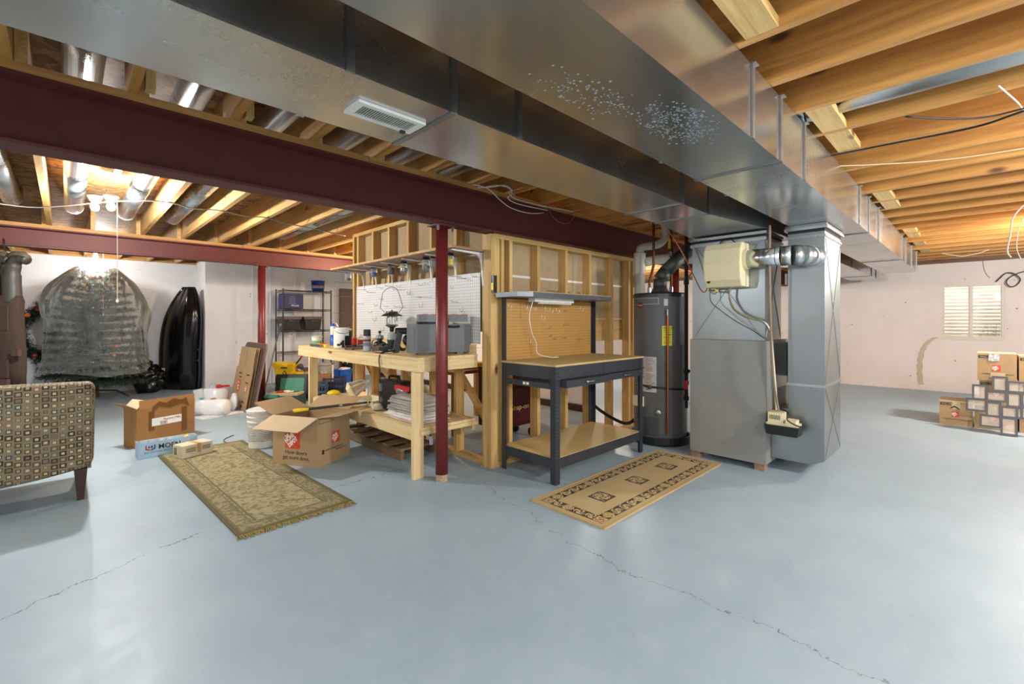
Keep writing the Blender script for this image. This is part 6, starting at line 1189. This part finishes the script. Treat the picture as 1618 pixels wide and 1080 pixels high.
t = thing('bubble_wrap_roll', 'smaller roll of bubble wrap lying in front of the upright one', 'roll', (1.42, 7.35, 0)); bm = tube(B(), [(1.29, 7.52, .115), (1.30, 7.51, .115), (1.40, 7.40, .115), (1.50, 7.30, .115), (1.57, 7.22, .115), (1.58, 7.21, .115)], [.085, .11, .115, .113, .112, .07], 28); obj('wound_sheet', jit(bm, .010, 9), BUBBLE, t, smooth=True)
simple('label_scrap', 'small teal and white scrap on the lying bubble wrap roll', 'scrap', blob(B(), (1.33, 7.46, .24), (.03, .03, .012), 3, .3, 2), plain('teal_scrap', (90, 160, 176), .5, var=.5, vs=50)); simple('paper_scrap', 'small crumpled grey scrap on the lying bubble wrap roll', 'scrap', blob(B(), (1.45, 7.36, .236), (.035, .03, .01), 8, .4, 2), plain('grey_scrap', (150, 140, 130), .6, var=.4, vs=50))
simple('foam_sheet', 'flat white foam sheet with dark edge lying before the bubble wrap', 'sheet', jit(hexa(B(), [(1.20, 7.35, 0.002), (1.28, 7.10, 0.002), (1.80, 7.30, 0.002), (1.72, 7.42, 0.002), (1.20, 7.35, .022), (1.28, 7.10, .022), (1.80, 7.30, .022), (1.72, 7.42, .022)]), 0), BUBBLE)
simple('bubble_wrap_sheet', 'loose folded bubble wrap leaning between the roll and the cartons', 'sheet', jit(blob(B(), (1.74, 7.55, .13), (.045, .10, .13), 5, .15, 3), .006, 12), BUBBLE, True)

# rooftop cargo box standing on end in the corner
cb = thing('cargo_box', 'glossy black rooftop cargo box standing on end in the corner', 'cargo box', (1.62, 10.75, 0))
LAT = Vector((.54, -.84, 0)); NRM = Vector((-.84, -.54, 0)); C0 = Vector((1.57, 10.74, 0))
def hull(bm, dmax, d0, sgn=1, shrink=1.0, n=22, nz=26):
    rings = []
    for i in range(nz+1):
        s = i/nz; z = 0.01+1.94*s
        half = .40*shrink*(1-max(0, (s-.45)/.55)**2.6*.72)*(.93+.07*min(1, s/.12)); cen = .02+.20*max(0, (s-.3)/.7)**1.6
        dep = dmax*(1-max(0, (s-.5)/.5)**2.2*.75)*(.75+.25*min(1, s/.1)); ring = []
        for k in range(n+1):
            a = PI*k/n; cx_ = math.copysign(abs(math.cos(a))**.62, math.cos(a)); sy_ = math.sin(a)**.75
            rb = .018*math.sin(PI*3*cx_)*sy_ if sgn > 0 else 0
            ring.append(bm.verts.new(C0+LAT*(cen-half*cx_)+NRM*(d0+sgn*(dep*sy_+rb))+Vector((0, 0, z))))
        rings.append(ring)
    for a, b_ in zip(rings, rings[1:]):
        for k in range(n): bm.faces.new((a[k], a[k+1], b_[k+1], b_[k]))
        bm.faces.new((a[n], a[0], b_[0], b_[n]))
    bm.faces.new(rings[0]); bm.faces.new(rings[-1][::-1]); bmesh.ops.recalc_face_normals(bm, faces=bm.faces[:]); return bm
obj('lid_shell', hull(B(), .20, 0.012), GLOSSB, cb, smooth=True); obj('base_shell', hull(B(), .10, -0.012, -1, 1.03), plain('grey_base_shell', (40, 44, 50), .4), cb, smooth=True)
rim = []
obj('rim_seam', hull(B(), .012, 0.0, 1, 1.05), BLKM, cb)
text('brand_lettering', 'THULE', .085, WINK, cb, C0+LAT*(-.10)+NRM*.232+Vector((0, 0, .16)), (0, 0, 1), (-LAT.x, -LAT.y, 0), bold=.002, depth=.002)
for z in (1.15, .75, .55): obj('lid_clasp', blob(B(), C0+LAT*.415+NRM*.0+Vector((0, 0, z)), (.02, .02, .03), 2, .1, 2), BLK, cb)
t = thing('trash_bag', 'full black trash bag on the floor between the tree and cargo box', 'bag', (1.10, 10.62, 0)); bm = blob(B(), (1.08, 10.55, .25), (.22, .20, .26), 33, .35, 4, 2.6, flat=-.25); obj('bag_body', bm, TRASH, t, smooth=True); obj('bag_tie', blob(B(), (1.08, 10.55, .53), (.05, .05, .06), 3, .4, 3), TRASH, t, smooth=True)

# artificial tree under a clear plastic sheet
tr = thing('artificial_tree', 'dark green artificial fir tree standing under clear plastic', 'tree', (0.36, 10.15, 0))
TX, TY = .36, 10.15
obj('trunk', rod(B(), (TX, TY, .05), (TX, TY, 2.2), .03, 10), WOODD, tr)
for k in range(3):
    a = -2.0+k*2.1; obj('stand_leg', tube(B(), [(TX, TY, .16), (TX+.25*math.cos(a), TY+.25*math.sin(a), .13), (TX+.42*math.cos(a), TY+.42*math.sin(a), .012)], .013, 8), BLK, tr)
rnd = random.Random(12); bm = B(); bmF = []
def sprig(vs, fs, p, d, L_, w_=.012, nn=9):
    d = Vector(d).normalized(); u, v = frame(d)
    for k in range(nn):
        q = p+d*L_*k/nn
        for j in range(3):
            a = rnd.uniform(0, 2*PI); e = (u*math.cos(a)+v*math.sin(a))*.050+d*.030; e *= rnd.uniform(.7, 1.2); s_ = d.cross(e).normalized()*.0055; i = len(vs)
            vs += [q-s_, q+s_, q+e*.8+s_*.6, q+e]; fs.append((i, i+1, i+2, i+3))
def clusters(name, spots, m, parent, kind='stuff', nn=9):
    vs = []; fs = []
    for p, d, L_ in spots: sprig(vs, fs, p, d, L_, nn=nn)
    me = bpy.data.meshes.new(name); inv = WM[parent.name].inverted(); me.from_pydata([inv @ v for v in vs], [], fs); me.materials.append(m)
    o = bpy.data.objects.new(name, me); COL.objects.link(o); o.parent = parent; tag(o, kind=kind); return o
spots = []
for lev in range(15):
    z = .32+lev*.122; R = .54*(1-(lev/15.5))**.62+.12; nb = 13-lev//3
    for b_ in range(nb):
        a = 2*PI*b_/nb+lev*.7+rnd.uniform(-.1, .1); d = Vector((math.cos(a), math.sin(a), -.05+.35*lev/15)); p = Vector((TX, TY, z))
        for q in range(int(R/.085)):
            c = p+d*(.08+q*.085); spots.append((c, d, .12))
            for s_ in (-1, 1): spots.append((c, d+Vector((-math.sin(a), math.cos(a), 0))*s_*1.1, .10+.05*rnd.random()))
clusters('needles', spots, FIR, tr, nn=6)
for k, (x, y, z) in enumerate(((.62, 9.80, 1.02), (.58, 9.78, .9), (.2, 9.78, 1.85), (.55, 9.76, .75), (.3, 9.9, 2.0))): obj('bauble', blob(B(), (x, y, z), (.022, .022, .022), k, .01, 2), ORGB, tr, smooth=True)
sheet = thing('plastic_cover', 'crumpled clear plastic bag draped over the fir tree', 'cover', (TX, TY, .42))
bm = B(); rings = []; nzr, na = 46, 120
for i in range(nzr+1):
    s = i/nzr; z = .48+1.72*s
    R = (.63-.03*math.sin(s*5))*(1-max(0, (s-.55)/.45)**2.2*.66)
    if s < .12: R += .06*(1-s/.12)
    ring = []
    for k in range(na):
        a = 2*PI*k/na; fold = .05*math.sin(a*9+3.0*s+2*math.sin(a*2))*(.5+.7*s)+.03*math.sin(a*23+s*9); nse = .09*mnoise.fractal(Vector((math.cos(a)*1.6, math.sin(a)*1.6, z*1.5)), 1, 2, 4)
        r_ = R*(1+fold*.6+nse); ring.append(bm.verts.new((TX+r_*math.cos(a), TY+r_*math.sin(a), z+.05*math.sin(a*2+.6)*(1-s)+.05*mnoise.noise(Vector((a*2, z*2, 1)))*(1-s))))
    rings.append(ring)
for a, b_ in zip(rings, rings[1:]):
    for k in range(na): bm.faces.new((a[k], a[(k+1) % na], b_[(k+1) % na], b_[k]))
bm.faces.new(rings[-1]); obj('film', bm, BAGP, sheet, smooth=True)
# wreath on the wall
wr = thing('wreath', 'green fir wreath with orange and gold baubles on the back wall', 'wreath', (-.13, 11.02, 1.1)); spots = []
for k in range(150):
    a = 2*PI*k/150; rr = .46+rnd.uniform(-.11, .10); p = Vector((-.13+rr*math.cos(a), 10.98+rnd.uniform(-.06, .06), 1.10+rr*math.sin(a)))
    for q in range(3): spots.append((p, (rnd.uniform(-1, 1), rnd.uniform(-1, .2), rnd.uniform(-1, 1)), .12))
obj('ring_frame', tube(B(), [(-.13+.43*math.cos(2*PI*k/32), 11.03, 1.10+.43*math.sin(2*PI*k/32)) for k in range(33)], .06, 8, False), FIR, wr); clusters('needles', spots, FIR, wr, nn=6)
for k in range(18):
    a = 2*PI*k/18+.3; m_ = [ORGB, plain('gold_bauble', (206, 176, 90), .25, .6), plain('red_bauble', (170, 40, 24), .25)][k % 3]; obj('bauble', blob(B(), (-.13+.44*math.cos(a), 10.88, 1.10+.44*math.sin(a)), (.038, .038, .038), k, .01, 2), m_, wr, smooth=True)
# chest waders hanging upside down from the beam
wd = thing('chest_waders', 'brown chest waders with grey rubber boots hanging upside down from the beam', 'waders', (-.47, 7.55, .6))
CW = Vector((-.50, 7.55, 0)); dR = Vector((.715, -.699, 0)); dF = Vector((-.699, -.715, 0))
bm = B(); rings = []
for i, (z, hw, hd_) in enumerate(((.58, .245, .06), (.75, .24, .08), (.95, .235, .09), (1.15, .22, .10), (1.35, .205, .10), (1.52, .20, .09), (1.58, .19, .08))):
    rings.append([bm.verts.new(CW+dR*(hw*math.copysign(abs(math.cos(2*PI*k/28))**.8, math.cos(2*PI*k/28))+.01*math.sin(k*2.3+i))+dF*(hd_*math.sin(2*PI*k/28)+.012*math.sin(k*1.7+i*2))+Vector((0, 0, z))) for k in range(28)])
for a, b_ in zip(rings, rings[1:]):
    for k in range(28): bm.faces.new((a[k], a[(k+1) % 28], b_[(k+1) % 28], b_[k]))
bm.faces.new(rings[0][::-1]); bm.faces.new(rings[-1]); obj('overall_body', bm, BRNC, wd, smooth=True)
for s_ in (-1, 1):
    c = CW+dR*.10*s_; V = lambda lat, z, f=0: c+dR*lat+dF*f+Vector((0, 0, z))
    bt = obj('boot', tube(B(), curve([V(0, 1.50), V(0.0, 1.62), V(-.005, 1.78), V(.01, 1.90), V(.05, 1.975), V(.12, 1.985), V(.165, 1.97)], 5), [.080]*6+[.078]*6+[.068]*5+[.06]*5+[.055]*4+[.05]*5, 18), DKRUB, wd, smooth=True)
    obj('boot_sole', tube(B(), [V(-.055, 2.01), V(.03, 2.035), V(.12, 2.03), V(.18, 2.0)], [.032, .04, .042, .028], 12), plain('tan_sole', (92, 84, 70), .7), wd, smooth=True)
    obj('knee_patch', rot_bm(bx(-.055, .055, -.006, .006, 1.20, 1.46), Matrix.Translation(CW+dF*.094+dR*.10*s_) @ Matrix.Rotation(math.atan2(dR.y, dR.x), 4, 'Z')), plain('brown_patch', (64, 47, 37), .9), wd, bevel=0.005)
obj('chest_pocket', rot_bm(bx(-.08, .10, -.012, .012, .68, .88), Matrix.Translation(CW+dF*.085+dR*.05) @ Matrix.Rotation(math.atan2(dR.y, dR.x), 4, 'Z')), plain('brown_patch', (64, 47, 37), .9), wd, bevel=0.006)
for k, (a, z) in enumerate(((.24, .92), (.12, .60))): obj('strap_buckle', rot_bm(bx(-.03, .04, -.02, .02, z, z+.07), Matrix.Translation(CW+dF*.09+dR*a) @ Matrix.Rotation(math.atan2(dR.y, dR.x), 4, 'Z')), plain('plum_brown', (74, 48, 46), .5), wd, bevel=0.006)
obj('hanging_hook', tube(B(), curve([CW+Vector((0, .15, 2.18)), CW+Vector((.0, .08, 2.22)), CW+Vector((0, .02, 2.19)), CW+Vector((.02, .0, 2.06))]), .006, 6), BLKM, wd)

# ================================================================ LAMPS AND WIRES
BULB = emit('bulb_glow', (1.0, 0.95, 0.86, 1), 60.0)
def bare_lamp(name, label, x, y, zc=2.44, chain=None, two=False):
    t = thing(name, label, 'lamp', (x, y, zc))
    obj('ceiling_box', lathe(B(), x, y, [(.055, zc-.012), (.055, zc-.0005)], 20), WHT, t); obj('lamp_holder', lathe(B(), x, y, [(.028, zc-.055), (.045, zc-.03), (.05, zc-.013)], 20), WHT, t)
    obj('bulb', lathe(B(), x, y, [(.006, zc-.135), (.022, zc-.13), (.032, zc-.11), (.031, zc-.09), (.018, zc-.065), (.016, zc-.056)], 20), BULB, t, smooth=True)
    if chain:
        x2, y2, z2 = chain; obj('pull_cord', rod(B(), (x2, y2, zc-.03), (x2, y2, z2), .0035, 5), plain('white_cord', (226, 220, 206), .5), t); obj('cord_end', lathe(B(), x2, y2, [(.004, z2-.03), (.011, z2-.02), (.006, z2)], 10), WHT, t)
    return t
bare_lamp('bulb_lamp', 'bright bare bulb on the left joists with a long white pull cord', .297, 5.62, 2.46, (.34, 5.60, 1.50))
bare_lamp('bulb_lamp', 'second bright bare bulb just left of the one with the pull cord', .19, 5.74, 2.46)
bare_lamp('bulb_lamp', 'bare bulb near the back wall above the plastic-covered tree', .338, 9.95, 2.44, (.43, 9.92, 1.42))
def wire(label, pts, r=.004, m=None, name='cable'): return obj(name, tube(B(), curve(pts, 6), r, 6), m or WIREW, smooth=True, label=label, cat='cable')
wire('grey-white cable stapled under the left joists', [(-.60, 6.6, 2.436), (-.2, 6.55, 2.432), (.36, 5.62, 2.425), (.68, 5.42, 2.436), (.9, 5.46, 2.42), (1.12, 5.45, 2.436), (1.36, 5.46, 2.418), (1.56, 5.47, 2.436), (1.8, 5.56, 2.42), (2.0, 5.67, 2.436), (2.4, 5.73, 2.42), (2.66, 5.9, 2.436)], .006, plain('grey_cable', (150, 140, 128), .6))
wire('upper white cable looping over the dark red beam plate', [(2.45, 2.915, 2.41), (2.6, 2.905, 2.445), (2.75, 2.90, 2.49), (2.84, 2.895, 2.46), (2.80, 2.89, 2.42), (2.9, 2.89, 2.39), (3.3, 2.89, 2.395), (3.7, 2.89, 2.42)])
wire('lower white cable looping over the dark red beam plate', [(2.5, 2.905, 2.42), (2.66, 2.895, 2.47), (2.80, 2.89, 2.47), (2.82, 2.885, 2.42), (2.77, 2.885, 2.38), (2.9, 2.885, 2.35), (3.3, 2.885, 2.36)])
wire('long white cable sagging in front of the red beam face', [(2.40, 2.92, 2.43), (2.55, 2.90, 2.42), (2.68, 2.88, 2.34), (2.82, 2.88, 2.295), (3.05, 2.88, 2.29), (3.25, 2.89, 2.33)])
wire('thin tan cable loop hanging below the beam plate near the ducts', [(3.33, 2.91, 2.43), (3.36, 2.89, 2.33), (3.48, 2.88, 2.27), (3.62, 2.88, 2.29), (3.74, 2.89, 2.40)], .003, plain('tan_cable', (150, 104, 78), .6))
wire('short black cable below the beam plate left of the tan loop', [(3.3, 2.9, 2.40), (3.4, 2.885, 2.36), (3.6, 2.885, 2.37), (3.75, 2.9, 2.42)], .003, WIREB)
wire('black cable crossing the right joists, sagging toward the furnace', [(3.74, .75, 2.432), (3.73, .41, 2.422), (3.72, .12, 2.41), (3.67, -.04, 2.40), (3.60, -.2, 2.41), (3.4, -.7, 2.43)], .006, WIREB)
wire('second black cable just above the longer one at upper right', [(3.33, .28, 2.434), (3.5, .11, 2.42), (3.6, -.04, 2.415), (3.62, -.2, 2.425), (3.6, -.6, 2.434)], .005, WIREB)
wire('white cable turning down between the upper right joists', [(3.22, -.07, 2.436), (3.33, -.10, 2.43), (3.5, -.14, 2.43), (3.72, -.19, 2.43), (3.9, -.3, 2.436)], .004)
wire('pale twisted cable running across the joists at upper right', [(4.0, .75, 2.432), (4.2, .46, 2.425), (4.37, .14, 2.42), (4.46, -.21, 2.425), (4.5, -.7, 2.432)], .004, plain('pale_cable', (190, 170, 140), .6))
wire('long pale cord dangling from the joists at the right edge', [(6.69, -.33, 2.436), (6.7, -.30, 2.42), (6.7, -.24, 2.31), (6.7, -.225, 2.16), (6.7, -.205, 2.0), (6.7, -.23, 1.93)], .006, plain('pale_cable2', (196, 184, 172), .6))
wire('thin second cord dangling at the right edge beyond the first', [(7.5, -.36, 2.437), (7.5, -.34, 2.40), (7.5, -.31, 2.28), (7.5, -.30, 2.1), (7.5, -.33, 1.98)], .004, plain('grey_cable3', (150, 140, 130), .6))
wire('coiled black cable loop on the wall above the window corner', [(11.5, -.75, 2.15), (11.48, -.54, 2.13), (11.47, -.40, 2.06), (11.47, -.34, 1.97), (11.47, -.38, 1.89), (11.47, -.45, 1.90), (11.47, -.50, 2.0), (11.47, -.43, 2.10), (11.47, -.34, 2.12), (11.47, -.26, 2.03), (11.5, -.22, 1.98)], .009, WIREB)
wire('thin white cable drooping under the far joists near the window wall', [(10.5, .42, 2.436), (10.5, .34, 2.41), (10.5, .18, 2.365), (10.5, 0, 2.39), (10.5, -.12, 2.436)], .006)
wire('thin dark cable hanging down the wall left of the window top', [(11.545, -.06, 2.36), (11.546, -.075, 2.22), (11.546, -.11, 2.11), (11.546, -.15, 2.06)], .004, plain('grey_cable4', (110, 100, 92), .6))
for xx_, l_ in ((1.36, 'left of a pair of copper pipes between the joists at the top edge'), (1.41, 'right of a pair of copper pipes between the joists at the top edge')): simple('copper_pipe', l_, 'pipe', rod(B(), (xx_, .66, 2.60), (xx_, -2.0, 2.60), .010), COPPERD, True, group='copper pipes between the joists')
wire('orange gas tube curving above the grey tank', [(4.9, 2.16, 2.36), (4.97, 2.12, 2.2), (4.96, 2.10, 2.05), (4.86, 2.16, 1.85), (4.80, 2.22, 1.72)], .006, COPPER, 'tube')

# each look-alike gets a label by its place
ORD = ['first', 'second', 'third', 'fourth', 'fifth', 'sixth', 'seventh', 'eighth', 'ninth', 'tenth', 'eleventh', 'twelfth']
def relabel(group, fmt, axis, sign, rows=None):
    os_ = [o for o in bpy.data.objects if o.get('group') == group and o.parent is None]
    rr = rows or [(-9, 9, '')]
    for lo, hi, rn in rr:
        sel = sorted([o for o in os_ if lo <= o.location.z < hi], key=lambda o: sign*o.location[axis])
        for k, o in enumerate(sel): o['label'] = fmt.format(n=ORD[min(k, 11)], row=rn)
relabel('short hooks on the white pegboard', 'short bent wire hook, {n} from the left {row} of the white pegboard', 1, -1, [(1.62, 3, 'along the top edge'), (1.44, 1.62, 'in the upper middle'), (0, 1.44, 'in the lower half')])
relabel('long hooks on the white pegboard', 'long straight wire hook, {n} from the left {row} of the white pegboard', 1, -1, [(1.6, 3, 'along the top edge'), (0, 1.6, 'in the middle')])
relabel('hooks on the end stud', 'long wire hook on the end stud, {n} from the top', 2, -1)
relabel('white hooks on the brown pegboard', 'small white hook, {n} from the left {row} of the brown pegboard', 0, 1, [(1.36, 3, 'in the top row'), (0, 1.36, 'in the lower part')])
relabel('wire hooks on the brown pegboard', 'small bare wire hook, {n} from the left {row} of the brown pegboard', 0, 1, [(1.2, 3, 'in the upper half'), (0, 1.2, 'in the lowest row')])
relabel('small tools on the bench', 'small dark hand tool, {n} from the left in the bench clutter', 1, -1)
relabel('folded plastic bags on the shelf', 'folded plastic bag, {n} from the bottom of the stack on the lower shelf', 2, 1)
